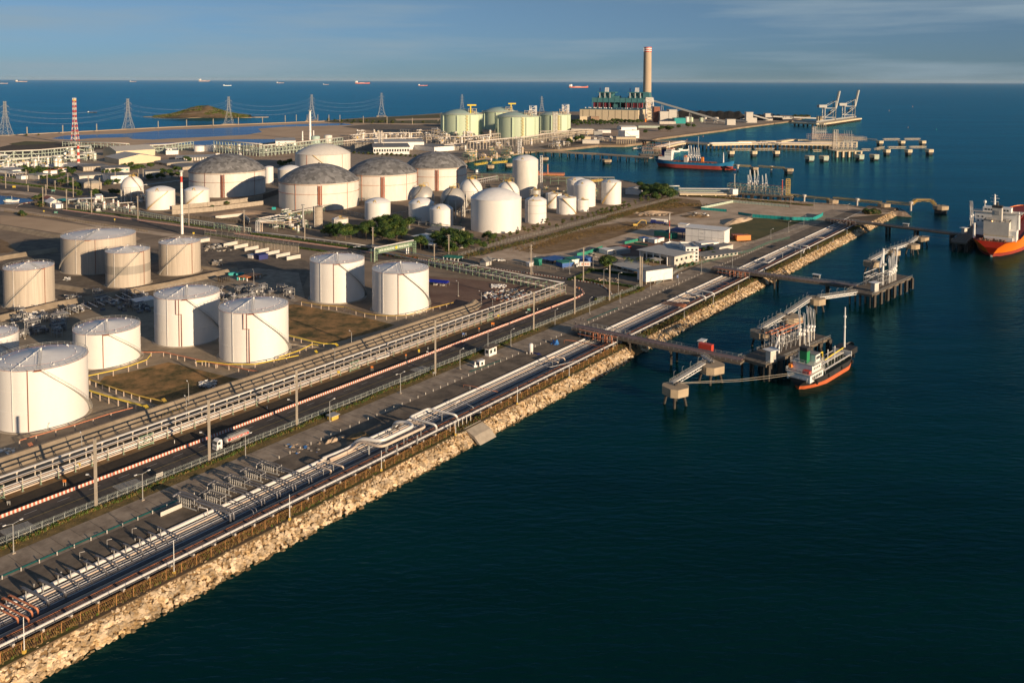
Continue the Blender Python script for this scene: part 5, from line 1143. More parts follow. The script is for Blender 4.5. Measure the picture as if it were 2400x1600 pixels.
pxpipe('long thin rust pipe crossing the trench beside the blue sheet',[c4(1890,610,.2),c4(1895,565,2.2),c4(2040,580,2.2),c4(2349,650,2.2),c4(2445,690,2.2),c4(2450,730,.2)],.15,'rust',(2.5,),fr=.5)
pxpipe('thin rust pipe crossing the trench left of the boat ramp',[c4(505,1215,.2),c4(505,1180,1.6),c4(690,1215,1.6),c4(980,1280,1.6)],.09,'rust',(1.5,),fr=.4)
GC='goosenecks crossing the near trench'
for k,(a,b,c_,r,m_) in enumerate((((480,330),(480,300),(800,450),.34,'pipe_grey'),((270,430),(270,395),(590,550),.34,'pipe_grey'),((105,510),(105,480),(460,655),.22,'rust'),((25,545),(25,512),(390,690),.22,'rust'),((-60,600),(-60,565),(350,775),.22,'rust'),((-140,640),(-140,600),(215,770),.22,'rust'),((820,190),(820,155),(1118,285),.2,'pipe_grey'),((1020,105),(1020,70),(1298,180),.2,'pipe_grey'),((668,250),(668,215),(968,350),.16,'pipe_grey'),((1165,35),(1165,-2),(1438,110),.2,'pipe_grey'))):
    z=2.3 if r>.3 else 1.9
    lab='%s gooseneck pipe over the near trench, number %d in its row'%({'rust':'rust','pipe_grey':'grey'}[m_],k+1)
    pxpipe(lab,[c0(*a,.2),c0(*b,z),c0(*c_,z),c0(c_[0]+6,c_[1]+60,.1)],r,m_,(1.15,),name='gooseneck_pipe',cat='crossing pipe',group=GC,fr=1.0)
for k,(a,c_) in enumerate((((1530,1375),(1810,1495)),((1690,1305),(1965,1420)),((1885,1215),(2145,1330)),((2035,1150),(2300,1250)),((2165,1075),(2480,1220)))):
    pxpipe('grey gooseneck pipe crossing the trench, %s of the row below the green painted strip'%ORD(k),[c5(a[0],a[1]+35,.2),c5(*a,1.9),c5(*c_,1.9),c5(c_[0]+4,c_[1]+55,.1)],.2,'pipe_grey',(1.15,),name='gooseneck_pipe',cat='crossing pipe',group=GC,fr=.9)
# valve manifolds
def manifold(label,px,L_,r,big=False):
    o=G(*px,2.4); o.z=0; T=thing('valve_manifold',label,'valve manifold',o,RA-PI/2+.17,'valve manifolds above the trench')
    z=2.6 if not big else 3.2
    for k,yy in enumerate((0,1.2)):
        MB().tube(fillet([(-.5,yy-1.6,z-.2),(-.5,yy,z),(5.5,yy,z),(7.0,yy,z-.6),(L_,yy,z-1.0),(L_+.2,yy,-.6)],.9,4),r,8).build('crossing_pipe','pipe_grey',T,True)
    mb=MB()
    for x in (.4,6.6): mb.bar((x,-.4,-.1),(x,-.4,z),.22); mb.bar((x,1.6,-.1),(x,1.6,z),.22); mb.bar((x,-.4,z-.35),(x,1.6,z-.35),.18)
    mb.bar((-1.4,.2,z-.6),(.6,.2,z-.6),.15); mb.build('support_frame','steel',T)
    mb=MB()
    for k in range(6): x=1+k*.85; mb.tube([(x,-.5,.5),(x,-.5,z-.3)],.1,6); mb.cyl(x,-.5,z*.45,z*.6,.24,.24,8); mb.tube([(x,1.7,.5),(x,1.7,z-.5)],.08,5); mb.cyl(x,-.5,z*.75,z*.78,.3,.3,8)
    mb.build('valve_spool','steel',T)
    mb=MB(); mb.tube([(-.6,-.5,.45),(7.5,-.5,.45)],.2,8); mb.tube([(-.6,1.7,.4),(7.5,1.7,.4)],.14,8); mb.build('header_pipe','galv',T)
    return T
for k,(x,y) in enumerate(((400,960),(755,905),(875,770),(1095,680),(1315,590),(1540,495))):
    T=manifold('%s valve manifold with paired pipes over the trench, %s of six'%('large grey' if k==0 else 'grey',('nearest' if k==0 else ORD(k)+' after the nearest')),C5(350,1000,x,y),(19.5 if k==0 else 18.5),.34 if k==0 else .2 if k!=1 else .1,k==0)
T=pxpipe('tall thin pipe crossing beside the nearest valve manifold',[c6(800,1240,0),c6(800,1125,2.6),c6(670,1100,2.6),c6(670,1165,0)],.14,'pipe_white',name='crossing_pipe',cat='crossing pipe',fr=.4)
for k,(x,y) in enumerate(((155,1250),(2290-2349+0,1600))):
    if k: continue
    p=G(*C5(350,1000,x,y)); single('sign_board','low pale boards fixed on a rail beside the nearest trench pipes','board',MB().box(0,-.05,.3,6.5,.05,1.5),'offwhite',p,RA,None)
# standpipes left of trench
for k,(x,y) in enumerate(((1475,1370),(1100,1545),(1820,1215))):
    p=G(*C5(0,1050,x,y)); single('standpipe','slim hooked standpipe on the dark lane beside the near trench','standpipe',MB().tube([(0,0,0),(0,0,2.1),(1.0,.5,2.1)],.09,6),'steel',p,0,'standpipes beside the trench')
for k in range(9):
    p=ST(72+k*6.3,-206.9,0); single('valve_post','small dark valve post at the edge of the near trench','valve',MB().cyl(0,0,0,.7,.12,.12,6).cyl(0,0,.7,.95,.22,.22,8),'galv',p,0,'valve posts at the trench edge')
# big-bend steel legs
for k,(x,y) in enumerate(((970,650),(1355,640),(1635,510))):
    p=G(*C5(700,930,x,y+140),0); T=thing('pipe_support','thick grey steel leg carrying the big pipe bend, %s from the left'%ORD(k),'pipe support',p,0,'legs of the big pipe bends'); MB().bar((0,0,-.1),(0,0,3.1),.42).build('leg','galv',T); MB().bar((-.1,.1,.4),(-2.2,1.6,3.0),.16).build('brace','galv',T)
# upright vessel
p=G(*C5(1000,700,1435,765)); T=thing('upright_vessel','white upright gas vessel on legs beside the service lane','vessel',p); R1=.95
MB().lathe([(0,.9),(R1*.7,1.05),(R1,1.5),(R1,4.4),(R1*.7,4.85),(0,5.0)],24).build('shell','tank_white',T,60)
for k in range(3): a=k*2.1; MB().cyl(R1*.8*math.cos(a),R1*.8*math.sin(a),0,1.3,.12,.12,6).build('leg','tank_white',T)
MB().tube([(-1.8,0,0),(-1.8,0,1.0)],.2,6).build('regulator','white',T)
# ================================================================ ROADSIDE RACK A
def bent(parent,x,y,rz):
    T=bpy.data.objects.new('rack_bent',None); return T
BM=MB(); BM.cur=1
BM.bar((0,0,0),(0,0,2.1),.22); BM.cur=0; BM.bar((0,0,2.1),(0,0,4.1),.21); BM.cur=0; BM.bar((-3.6,0,0),(-3.6,0,4.6),.26); BM.bar((.2,0,4.1),(-4.0,0,4.1),.22,.26); BM.bar((.2,0,1.4),(-4.0,0,1.4),.22,.24); BM.bar((-3.6,0,4.6),(-3.6,0,5.0),.5); BM.cur=2; BM.box(-.45,-.45,0,.45,.45,.3)
def rack(label,p0,p1,sp,mats=('cream_steel','green_steel','concrete'),every=0):
    d=(p1-p0); L_=d.length; n_=int(L_/sp); T=thing('pipe_rack',label,'pipe rack',p0,math.atan2(d.y,d.x)-PI/2*0)
    rz=PI/2; first=None
    for k in range(min(n_+1,100)):
        if first is None: o=BM.build('rack_bent',list(mats),T); first=o
        else: o=first.copy(); COL.objects.link(o); o.parent=T
        o.location=(k*sp,0,0); o.rotation_euler=(0,0,rz)
    return T,L_
T,L_=rack('roadside pipe rack with green and cream posts between road and dike',ST(60,-258.2),ST(402,-258.2),5.1); T['label']='roadside pipe rack with green and cream posts between road and dike'
T.children[0]
for o in T.children: o.rotation_euler=(0,0,-PI/2)
for o in T.children: o.rotation_euler=(0,0,-PI/2)
mb=MB()
for s in (50,102,148,240,330):
    x=s-60 if s>60 else 40
    k=round(x/5.1)*5.1; mb.bar((k,.05,.6),(k+5.1,.05,.6),.2); mb.bar((k,.05,3.9),(k+5.1,.05,3.9),.2); mb.bar((k,.05,.6),(k+5.1,.05,3.9),.14); mb.bar((k,.05,3.9),(k+5.1,.05,.6),.14)
mb.build('cross_bracing','green_steel',T)
def line(label,pts,r,m_,group='pipes on the roadside rack',n=8):
    o=Vector(pts[0]); return single('pipeline',label,'pipeline',MB().tube([Vector(p)-o for p in pts],r,n),m_,o,0,group,smooth=True)
for k,(t,z,r,m_,nm) in enumerate(((-261.9,5.25,.2,'pipe_white','upper white'),(-261.4,5.25,.2,'pipe_white','lower front white'),(-260.4,4.35,.12,'pipe_white','slim white'),(-259.9,4.35,.1,'pipe_grey','slim grey'),(-259.3,4.32,.08,'pipe_cream','thin cream'),(-261.2,1.95,.30,'pipe_white','thick rear white'),(-260.1,1.95,.26,'pipe_cream','thick middle cream'),(-259.1,1.9,.24,'pipe_white','thick front white'),(-258.6,1.7,.1,'pipe_grey','thin grey'),(-259.4,.62,.24,'pipe_cream','low cream'),(-260.6,.62,.24,'pipe_white','low white'),(-261.8,.5,.2,'pipe_grey','low grey'))):
    c=405 if z>4 else 403
    if k in (0,1): pts=[ST(40,t,z),ST(c+4*k*.2,t,z),ST(c-2,-290,z),ST(391,-336,z)]; pts=fillet(pts,.8,3)
    else: pts=[ST(40,t,z),ST(c,t,z)]
    line('%s pipeline on the roadside rack beside the red and white barrier'%nm,pts,r,m_)
pxpipe('white pipe loop hanging out of the roadside rack',[(*C5(650,780,1330,345),1.9),(*C5(650,780,1380,360),1.9),(*C5(650,780,1540,310),1.9),(*C5(650,780,1530,295),1.9)],.33,'pipe_white',fr=.5)
# rack B toward the gantry
p0=ST(400,-262); p1=G(1000,622); T,L_=rack('green legged pipe rack running from the road bend to behind the white tanks',p0,p1,5.6,('green_steel','green_steel','green_steel'))
for o in T.children: o.rotation_euler=(0,0,PI/2)
d=(p1-p0).normalized(); nn=Vector((-d.y,d.x,0)); 
for k,(q,z,r,m_,nm) in enumerate(((3.6,5.25,.24,'pipe_white','upper white'),(1.2,1.9,.3,'pipe_cream','thick lower cream'),(2.4,1.9,.26,'pipe_white','thick lower white'),(.5,4.35,.08,'pipe_grey','slim upper grey'))):
    sgn=-1
    line('%s pipeline on the green rack from the road bend to the white tanks'%nm,[p0+nn*sgn*q*-1*-1+Vector((0,0,z)),p1+d*60+nn*sgn*q+Vector((0,0,z))],r,m_,'pipes on the green rack')
# rack C along the north side of the coast road
def lowrack(label,pts,h,sp,m_='mint_steel',pipes=((0,.15,'pipe_white'),),w_=2.2,levels=1,name='pipe_rack',cat='pipe rack',cross=False,pg='pipes on the low racks',plabel=None,post=.22,maxn=100,beamz=None):
    P=[Vector((p[0],p[1],0)) for p in pts]; o=P[0]; T=thing(name,label,cat,o); cnt=0; first=None
    Lt=sum((b-a).length for a,b in zip(P,P[1:])); sp=max(sp,Lt/95)
    mb2=MB()
    for a,b in zip(P,P[1:]):
        d=(b-a); L_=d.length; d.normalize(); nr=Vector((-d.y,d.x,0)); n_=max(1,int(L_/sp))
        for k in range(n_+ (1 if b is P[-1] else 0)):
            c=a+d*(L_*k/n_)-o
            if first is None:
                mb=MB()
                for q in (-w_/2,w_/2): mb.bar((0,q,0),(0,q,h),post)
                for l in range(1,levels+1): mb.bar((0,-w_/2-.1,h*l/levels-.15),(0,w_/2+.1,h*l/levels-.15),post)
                first=mb.build('rack_bent',m_,T); e=first
            else: e=first.copy(); COL.objects.link(e); e.parent=T
            e.location=c; e.rotation_euler=(0,0,math.atan2(d.y,d.x))
        for l in range(1,levels+1):
            for q in (-w_/2,w_/2): mb2.bar(a-o+nr*q+Vector((0,0,h*l/levels)),b-o+nr*q+Vector((0,0,h*l/levels)),post*.8)
        if cross:
            for k in range(n_):
                c0_=a+d*(L_*k/n_)-o; c1_=a+d*(L_*(k+1)/n_)-o; q=-w_/2
                mb2.bar(c0_+nr*q+Vector((0,0,0 if k%2 else h)),c1_+nr*q+Vector((0,0,h if k%2 else 0)),post*.6)
    mb2.build('stringer',m_,T)
    for i,(q,r,pm) in enumerate(pipes):
        pts2=[]
        for j,p in enumerate(P):
            dd=((P[min(j+1,len(P)-1)]-P[max(j-1,0)])).normalized(); pts2.append(p+Vector((-dd.y,dd.x,0))*q+Vector((0,0,h+r+.02)))
        line('%s pipe %d on the %s'%(CN.get(pm,'green'),i+1,plabel or label),pts2,r,pm,pg,6)
    return T
lowrack('mint green roadside pipe rack left of the slim steel mast',PX([(175,484),(223,484.5),(330,505),(400,518),(470,528),(585,545)]),3.6,6,'mint_steel',((-.8,.14,'pipe_white'),(0,.1,'pipe_grey')),2.2,2,plabel='mint green roadside rack')
lowrack('white pipe sleeper way beyond the coast road below the silo',PX([(592,548),(640,553),(780,570),(900,587)]),1.6,7,'galv',((-.5,.28,'pipe_white'),(.3,.2,'pipe_white'),(.9,.14,'pipe_grey')),2,1,plabel='sleeper way below the silo')
lowrack('green rack stub beside the pipe goosenecks near the silo',PX([(506,536),(558,544)]),4.5,8,'green_steel',((-.8,.2,'pipe_cream'),(0,.2,'pipe_white')),3,2,plabel='green rack stub')
for k in range(5): pxpipe('white pipe bundle bending down beside the coast road, pipe %d from the left'%(k+1),[(*C5(380,350,1290+k*22,1150-k*4),.3),(*C5(380,350,1290+k*22,985+k*6),6.5),(*C5(380,350,1560+k*40,915+k*30),6.5),(*C5(380,350,1900,905+k*22),6.0)],.3,'pipe_white' if k<3 else 'pipe_cream',(1.6,),name='bent_pipe',cat='pipe',group='white pipe bundle near the silo',fr=1.4)
lowrack('tangled green pipe rack behind the white pipe bundle',PX([(605,528),(700,510),(720,505),(800,487),(850,478)]),5.5,7,'green_steel',((-1,.25,'pipe_white'),(0,.3,'pipe_cream'),(1,.2,'pipe_white')),4,2,plabel='tangled green rack')
lowrack('thin grey walkway rack in front of the small white dome tanks',PX([(806,500),(856,512),(915,519),(1000,530),(1080,541)]),3.2,7,'galv',((0,.14,'pipe_grey'),),1.6,1,plabel='thin grey walkway rack')
lowrack('steel walkway between the small white tanks and the largest white tank',PX([(915,512),(956,505)]),4,7,'galv',((0,.12,'pipe_white'),),1.4,1,plabel='short steel walkway')
lowrack('thin steel walkway left of the largest white tank',PX([(983,524),(1000,518),(1060,510),(1103,502)]),4.2,8,'galv',((0,.12,'pipe_white'),),1.4,1,plabel='thin steel walkway')
lowrack('white pipe bridge behind the dark spheres',PX([(960,452),(1045,440),(1125,432),(1165,424)]),6,8,'pipe_white',((-.6,.2,'pipe_white'),(.6,.2,'pipe_cream')),3,2,plabel='white pipe bridge')
lowrack('dark green pipe rack along the harbour behind the spheres',PX([(1095,421),(1200,424),(1290,432),(1440,433)]),8,9,'green_steel',((-1,.4,'pipe_grey'),(0,.35,'pipe_grey'),(1,.4,'pipe_cream')),5,2,plabel='dark green harbour rack')
lowrack('white bent pipe rack near the left sphere tank',PX([(160,478),(265,473),(338,466)]),4,7,'mint_steel',((-.8,.2,'pipe_white'),(.4,.2,'pipe_cream'),(1,.15,'pipe_white')),4,1,plabel='bent rack near the left sphere')
lowrack('cream pipe rack between the left sphere and the road rack',PX([(178,490),(240,487),(320,482),(338,478)]),3.4,6,'cream_steel',((-.8,.2,'pipe_white'),(.4,.14,'rust'),(1,.15,'pipe_white')),4,1,plabel='cream rack near the left sphere')
lowrack('grey pipeway behind the left sphere tank in the shade',PX([(310,440),(345,437),(440,425)]),2,8,'galv',((-.6,.3,'pipe_white'),(.4,.25,'pipe_grey')),2.5,1,plabel='shaded grey pipeway')
# far multi level racks
FR=(('long mint lattice rack across the left shore',[(-10,381),(95,376),(180,367),(213,365)],15,11,3),('mint pipe rack behind the cream warehouse, left part',[(150,343),(255,347),(300,350)],9,14,2),('mint lattice pipe rack right of the cream warehouse',[(325,362),(400,357),(450,349)],13,10,3),('mint lattice rack behind the leftmost grey dome',[(505,357),(560,362),(612,367)],19,8,3),('mint lattice rack rising toward the white dome',[(615,367),(700,358),(760,350),(800,345)],17,8,3),
    ('cream columned rack before the green tanks, left part',[(1098,354),(1180,345),(1215,342)],15,9,1),('cream columned rack before the green tanks, right part',[(1218,342),(1280,332),(1343,323)],15,7,2),('pale brown pipe rack beyond the process yard',[(820,328),(900,322),(990,322)],9,12,2),('brown machinery rack before the leftmost green tank',[(1000,336),(1100,337),(1170,328)],13,9,2),('pale rack behind the white control building',[(780,345),(860,337),(990,334)],9,12,2),('grey colonnade rack right of the white hall',[(1040,352),(1090,349)],9,8,2),('rack under the rightmost green tank',[(1265,318),(1330,316),(1391,314)],9,12,2),('rack bridge crossing toward the harbour wall',[(1343,326),(1400,327),(1440,335)],6,14,1),('lattice rack behind the loading yard at the left',[(-10,392),(60,388),(140,381),(200,377)],9,12,2))
for l,pts,h,sp,lv in FR: lowrack(l,PX(pts),h,sp,'mint_steel' if 'mint' in l or 'lattice' in l else 'cream_steel',((-1.5,.5,'pipe_white'),(1.5,.6,'pipe_cream')),6,lv,cross=(lv==3),plabel=l,post=.7,pg='far rack pipes')
# process clutter: pumps, valves, exchangers as individual small skids
def skid(kind):
    mb=MB()
    if kind==0:
        mb.cur=0; mb.box(-2,-1,0,2,1,.3); mb.cur=1; mb.tube([(-1.6,0,1.1),(1.6,0,1.1)],.6,10); mb.tube([(0,0,1.6),(0,0,3),(1.8,0,3),(1.8,0,.5)],.16,6); mb.cur=2; mb.box(-.9,.7,.3,-.3,1.3,1.2)
    elif kind==1:
        mb.cur=1; mb.lathe([(0,5.8),(.8,5.5),(.9,5),(.9,1.2),(0,.8)],12); mb.cur=0; [mb.bar((x,y,0),(x,y,1.6),.2) for x in (-.6,.6) for y in (-.6,.6)]; mb.bar((1,0,0),(1,0,6.4),.12); mb.cur=2; mb.cyl(0,0,4.2,4.35,1.7,1.7,10)
    elif kind==2:
        mb.cur=0
        for x in (-3,0,3):
            for y in (-1.4,1.4): mb.bar((x,y,0),(x,y,4.4),.2)
        mb.box(-3.2,-1.6,2.2,3.2,1.6,2.32); mb.box(-3.2,-1.6,4.4,3.2,1.6,4.52); mb.cur=1; mb.tube([(-3.4,0,3),(3.4,0,3)],.45,8); mb.tube([(-3.4,.9,4.9),(3.4,.9,4.9)],.3,8); mb.tube([(-1,-.8,0),(-1,-.8,5.6),(1.4,-.8,5.6),(1.4,-.8,2.5)],.18,6); mb.cur=2; mb.box(-.8,-1.3,2.4,.4,.2,3.6)
    else:
        mb.cur=1; mb.tube([(-2.4,0,1.5),(-2.2,0,1.5),(2.2,0,1.5),(2.4,0,1.5)],[.4,.9,.9,.4],12); mb.cur=0; mb.box(-1.6,-.7,0,-1.2,.7,1); mb.box(1.2,-.7,0,1.6,.7,1); mb.cur=2; mb.tube([(0,0,2.3),(0,0,3.2),(0,2,3.2)],.15,6)
    return mb
SK=[None]*4; SN=('pump_skid','process_vessel','process_skid','horizontal_drum'); SL_=('low drum pump skid','slender upright vessel','two level pipe skid','pale horizontal drum')
def put_skids(region,n_,where,sz=1.0,mats=('cream_steel','pipe_white','ochre'),kinds=(0,1,2,3)):
    (x0,y0,x1,y1)=region
    for i in range(n_):
        k=random.choice(kinds); p=G(U(x0,x1),U(y0,y1)); key=(k,mats)
        if key not in SKC: SKC[key]=skid(k).build(SN[k],list(mats))
        else:
            o=SKC[key].copy(); COL.objects.link(o); 
            if key in SKC: pass
        o=SKC[key] if not SKC[key].get('label') else o
        o.location=p; o.rotation_euler=(0,0,RA+random.choice((0,PI/2))); s=sz*U(.8,1.3); o.scale=(s,s,s*U(.8,1.3)); tag(o,SL_[k]+' '+where,'process equipment','small equipment '+where)
SKC={}
MG=('mint_steel','pipe_white','ochre'); MC=('cream_steel','pipe_white','ochre'); MS=('galv','pipe_grey','white')
put_skids((0,386,150,398),40,'in the yellow flecked yard at the far left',2.0,MG)
put_skids((150,362,225,380),22,'left of the cream warehouse',2.0,MG)
put_skids((820,318,1030,334),60,'in the far yard behind the white control building',2.1,MC)
put_skids((1035,322,1150,340),36,'in front of the leftmost green tank',2.1,MC)
put_skids((1085,358,1240,380),34,'on the quay behind the tall slender tank',1.7,('green_steel','pipe_cream','ochre'))
put_skids((1120,330,1340,350),26,'beyond the cream columned rack',1.6,MC)
put_skids((1340,318,1440,336),14,'near the harbour wall cabins',1.6,MC)
put_skids((500,350,612,366),16,'inside the middle mint rack',1.6,MG); put_skids((620,345,780,362),20,'inside the rising mint rack',1.6,MG)
put_skids((180,472,340,496),22,'around the left sphere tank racks',1.0,('mint_steel','pipe_white','rust'))
put_skids((615,510,730,548),20,'in the pipe tangle left of the silo',1.1,('green_steel','pipe_white','ochre'))
put_skids((840,515,1100,545),24,'below the small white dome tanks',.9,('green_steel','pipe_grey','ochre'))
put_skids((1120,425,1200,455),8,'behind the white spheres',1.0,('green_steel','pipe_grey','ochre'))
put_skids((1270,440,1440,470),14,'between the right hand white tanks',1.0,('green_steel','pipe_cream','ochre'))
put_skids((20,725,160,790),30,'in the valve yard between beige and white tanks',.8,MS,(0,2,3))
put_skids((150,690,350,735),34,'in the valve yard below the embankment',.8,MS,(0,2,3))
put_skids((510,675,690,712),34,'behind the closest pair of white tanks',.8,MS)
# trestle pipes in valve yard
for k in range(12): 
    x=165+k*16; y=736-k*4.2; pxpipe('white hoop pipe in the valve yard below the embankment, number %d from the left'%(k+1),[(x,y,.2),(x,y,2.4),(x-22,y-11,2.4),(x-22,y-11,.4)],.22,'pipe_white',name='hoop_pipe',cat='pipe',group='hoop pipes in the valve yard',fr=.8)
# yellow and red pipe ways round the tanks
def yway(label,pts,h,m_,sp=4.2,n_=1,r=.17,post='pipe_cream'):
    P=PX(pts); o=P[0]; T=thing('stilted_pipe',label,'stilted pipe',o,0,'painted pipes on posts round the white tanks'); mb=MB(); nxt=0
    for j in range(n_):
        MB().tube(fillet([p-o+Vector((.25*j,.2*j,h)) for p in P],.3,2),r,6).build('pipe',m_,T)
    first=None
    for a,b in zip(P,P[1:]):
        L_=(b-a).length; k_=max(1,int(L_/sp))
        for k in range(k_):
            c=a.lerp(b,k/k_)-o
            if first is None: first=MB().bar((0,0,0),(0,0,h-.1),.28).box(-.35,-.35,0,.35,.35,.15).build('post',post,T); e=first
            else: e=first.copy(); COL.objects.link(e); e.parent=T
            e.location=c
    return T
Q=lambda ox,oy,l:[C5(ox,oy,x,y) for x,y in l]
yway('thick yellow pipe bundle from the huge left tank down to the dike',Q(0,800,[(1140,745),(1500,860),(1760,930),(1980,990)]),2.6,'yellow',n_=3)
yway('pale yellow pipe from the low wide tank across the grass to the dike',Q(0,800,[(1140,560),(1240,600),(1230,600),(1600,730),(1920,830),(2230,900)]),2.2,'ochre',n_=2)
yway('yellow pipe wrapping the foot of the low wide tank',Q(0,800,[(1140,570),(1560,480),(1770,420),(2020,330),(2080,250)]),2.4,'yellow')
yway('orange pipe in front of the huge left tank',Q(0,800,[(270,1440),(500,1370),(1030,1220),(1530,1060),(1830,980)]),1.9,'rust',sp=6,n_=1)
yway('rust red pipe from behind the low tank past the closest pair of tanks',Q(300,800,[(150,210),(490,210),(780,275),(930,310),(1210,375),(1390,395),(1660,460),(1790,480)]),2.0,'rust',n_=2,sp=4)
yway('yellow pipe in front of the right tank of the closest pair',Q(300,800,[(940,345),(1070,345),(1390,385),(1750,385),(2010,330),(2349,260)]),2.2,'yellow')
yway('yellow pipe bundle right of the closest pair, the upper one',Q(650,780,[(130,90),(330,140),(480,180),(640,210),(790,210)]),2.0,'yellow',n_=3)
yway('yellow pipe right of the closest pair, the lower one',Q(650,780,[(20,400),(310,300),(480,215),(560,230)]),2.0,'yellow')
yway('pale yellow pipe in front of the two tall tanks near the gantry, left part',Q(700,560,[(40,920),(180,945),(310,970),(630,990),(790,1045),(910,1080)]),2.2,'ochre')
yway('pale yellow pipe in front of the two tall tanks near the gantry, right part',Q(700,560,[(910,1080),(1060,1105),(1210,1115),(1480,1110),(1850,1000),(2130,930)]),2.2,'ochre')
for k,(x,y,x2,y2,m_) in enumerate(((1980,880,2095,1040,'yellow'),(2225,790,2330,930,'ochre'),(380,1400,490,1560,'rust'),(505+1748,0,0,0,None),(0,0,0,0,None))):
    if m_ is None: continue
    a=G(*C5(0,800,x,y),3.2); b=G(*C5(0,800,x2,y2),.6); T=thing('sloping_pipes','%s pipes running down the dike slope above the roadside rack'%{'yellow':'bright yellow','ochre':'dull yellow','rust':'orange'}[m_],'pipe',(a.x,a.y,0))
    for j in range(4): o_=Vector((.35*j*CU,.35*j*SU,0)); q=a-T.location; MB().tube([q+o_,b-T.location+o_],.12,6).build('pipe',m_,T)
for k,(x,y,x2,y2) in enumerate(((510,245,615,360),(790,150,900,265))):
    a=G(*C5(650,780,x,y),3.2); b=G(*C5(650,780,x2,y2),.6); T=thing('sloping_pipes','yellow pipes down the dike right of the closest pair of tanks, %s set'%('left','right')[k],'pipe',(a.x,a.y,0))
    for j in range(4): o_=Vector((.35*j*CU,.35*j*SU,0)); MB().tube([a-T.location+o_,b-T.location+o_],.12,6).build('pipe','yellow',T)
for k,(x,y,l) in enumerate(((2010,1120,'left end'),(2230,1060,'middle'),(440,1630,'photo edge'))):
    p=G(*C5(0,800,x,y)); T=thing('valve_pit','dark valve pit with yellow handwheels at the dike foot, %s one'%l,'valve pit',p,RA)
    mb=MB(); mb.box(0,0,0,9,.3,.9); mb.box(0,2.2,0,9,2.5,.9); mb.box(0,.3,0,.3,2.2,.9); mb.build('pit_wall','concrete_dark',T)
    mb=MB(); [mb.cyl(1+k2*1.3,1.2,0,1.0,.25,.35,8) for k2 in range(6)]; mb.build('handwheel_valve','ochre',T)
for k,(x,y) in enumerate(((580,400),(720,375),(880,320))):
    p=G(*C5(650,780,x,y)); T=thing('valve_pit','dark valve pit at the dike foot right of the closest pair, %s from the left'%ORD(k),'valve pit',p,RA); MB().box(0,0,0,5,.3,.8).build('pit_wall','concrete_dark',T); mb=MB(); [mb.cyl(.8+k2*1.1,1.0,0,.9,.25,.3,8) for k2 in range(4)]; mb.build('handwheel_valve','ochre',T)
# ================================================================ GANTRY
a=G(884,613); b=G(968,595); d=(b-a); L_=d.length; h=HZ(884,583,a); T=thing('pipe_bridge','green truss pipe bridge with a row of white letters over the coast road','pipe bridge',a,math.atan2(d.y,d.x))
mb=MB(); hb=h-3.2
for x0 in (0,L_):
    for x in (x0-2.6*(x0==0),x0+2.6*(x0>0)) : 
        for y in (0,3): mb.bar((x,y,0),(x,y,h),.35); mb.bar((x0,y,0),(x0,y,h),.35)
    for k in range(5): z=h*k/5; mb.bar((x0-(2.6 if x0==0 else 0),0,z),(x0+(2.6 if x0>0 else 0),0,z+h/5),.2); mb.bar((x0-(2.6 if x0==0 else 0),0,z+h/5),(x0+(2.6 if x0>0 else 0),0,z+h/5),.2)
mb.build('tower','green_steel',T); mb=MB(); n_=16
for y in (0,3):
    mb.bar((0,y,h),(L_,y,h),.35); mb.bar((0,y,hb),(L_,y,hb),.35)
    for k in range(n_): mb.bar((L_*k/n_,y,hb if k%2 else h),(L_*(k+1)/n_,y,h if k%2 else hb),.16); mb.bar((L_*k/n_,y,hb),(L_*k/n_,y,h),.16)
for k in range(n_+1): mb.bar((L_*k/n_,0,h),(L_*k/n_,3,h),.16)
mb.build('truss','green_steel',T); MB().tube(fillet([(-1,1.5,.5),(-1,1.5,h+.5),(L_+2,1.5,h+.5)],.6),.4,8).build('pipe','pipe_white',T)
MB().box(1,-.12,hb+.6,L_-1,-.05,h-.6).build('sign_panel','green_steel',T); mb=MB(); x=2
for wd in (3,8,0,0,1,8):
    for k in range(wd): 
        mb.box(x,-.2,hb+.9,x+.22,-.13,h-.9); mb.box(x+.22,-.2,h-1.1,x+.75,-.13,h-.9); 
        if k%2: mb.box(x+.22,-.2,hb+.9,x+.75,-.13,hb+1.15)
        else: mb.box(x+.6,-.2,hb+.9,x+.8,-.13,h-1.1)
        x+=L_*.036
    x+=L_*.02
mb.build('letter_row','white',T); MB().cyl(0,0,0,.1,1.0,1.0,12).build('emblem','yellow',T).matrix_local=Matrix.Translation((L_*.52,-.2,(h+hb)/2))@Matrix.Rotation(PI/2,4,'X')
single('bridge_pier','square white pier under the far end of the green pipe bridge','pier',MB().box(-1,-1,0,1,1,6),'white',G(954,594),.5)
# ================================================================ BARRIERS, BOLLARDS, FENCES
mb=MB(); P_=[(-.32,0),(.32,0),(.30,.12),(.13,.36),(.09,.95),(-.09,.95),(-.13,.36),(-.30,.12)]
i0=[mb.av((0,y,z)) for y,z in P_]; i1=[mb.av((3.3,y,z)) for y,z in P_]
for k in range(8): mb.face((i0[k],i0[(k+1)%8],i1[(k+1)%8],i1[k]))
mb.face(i0[::-1]); mb.face(i1); BAR=None
def barrier(p,rz,label,group):
    global BAR
    if BAR is None: BAR=single('road_barrier',label,'road barrier',mb_bar,'barrier_paint',p,rz,group)
    else: o=BAR.copy(); COL.objects.link(o); o.location=p; o.rotation_euler=(0,0,rz); o['label']=label; o['group']=group
mb_bar=mb
for k in range(101): barrier(ST(62+k*3.32,-247.55,0),RA,'red and white striped concrete barrier block in the long line beside the dark strip','barrier blocks beside the ditch')
cur=[ST(398,-247.5)]+PX([(1369,689),(1364,680.5),(1352,675),(1342,672)])
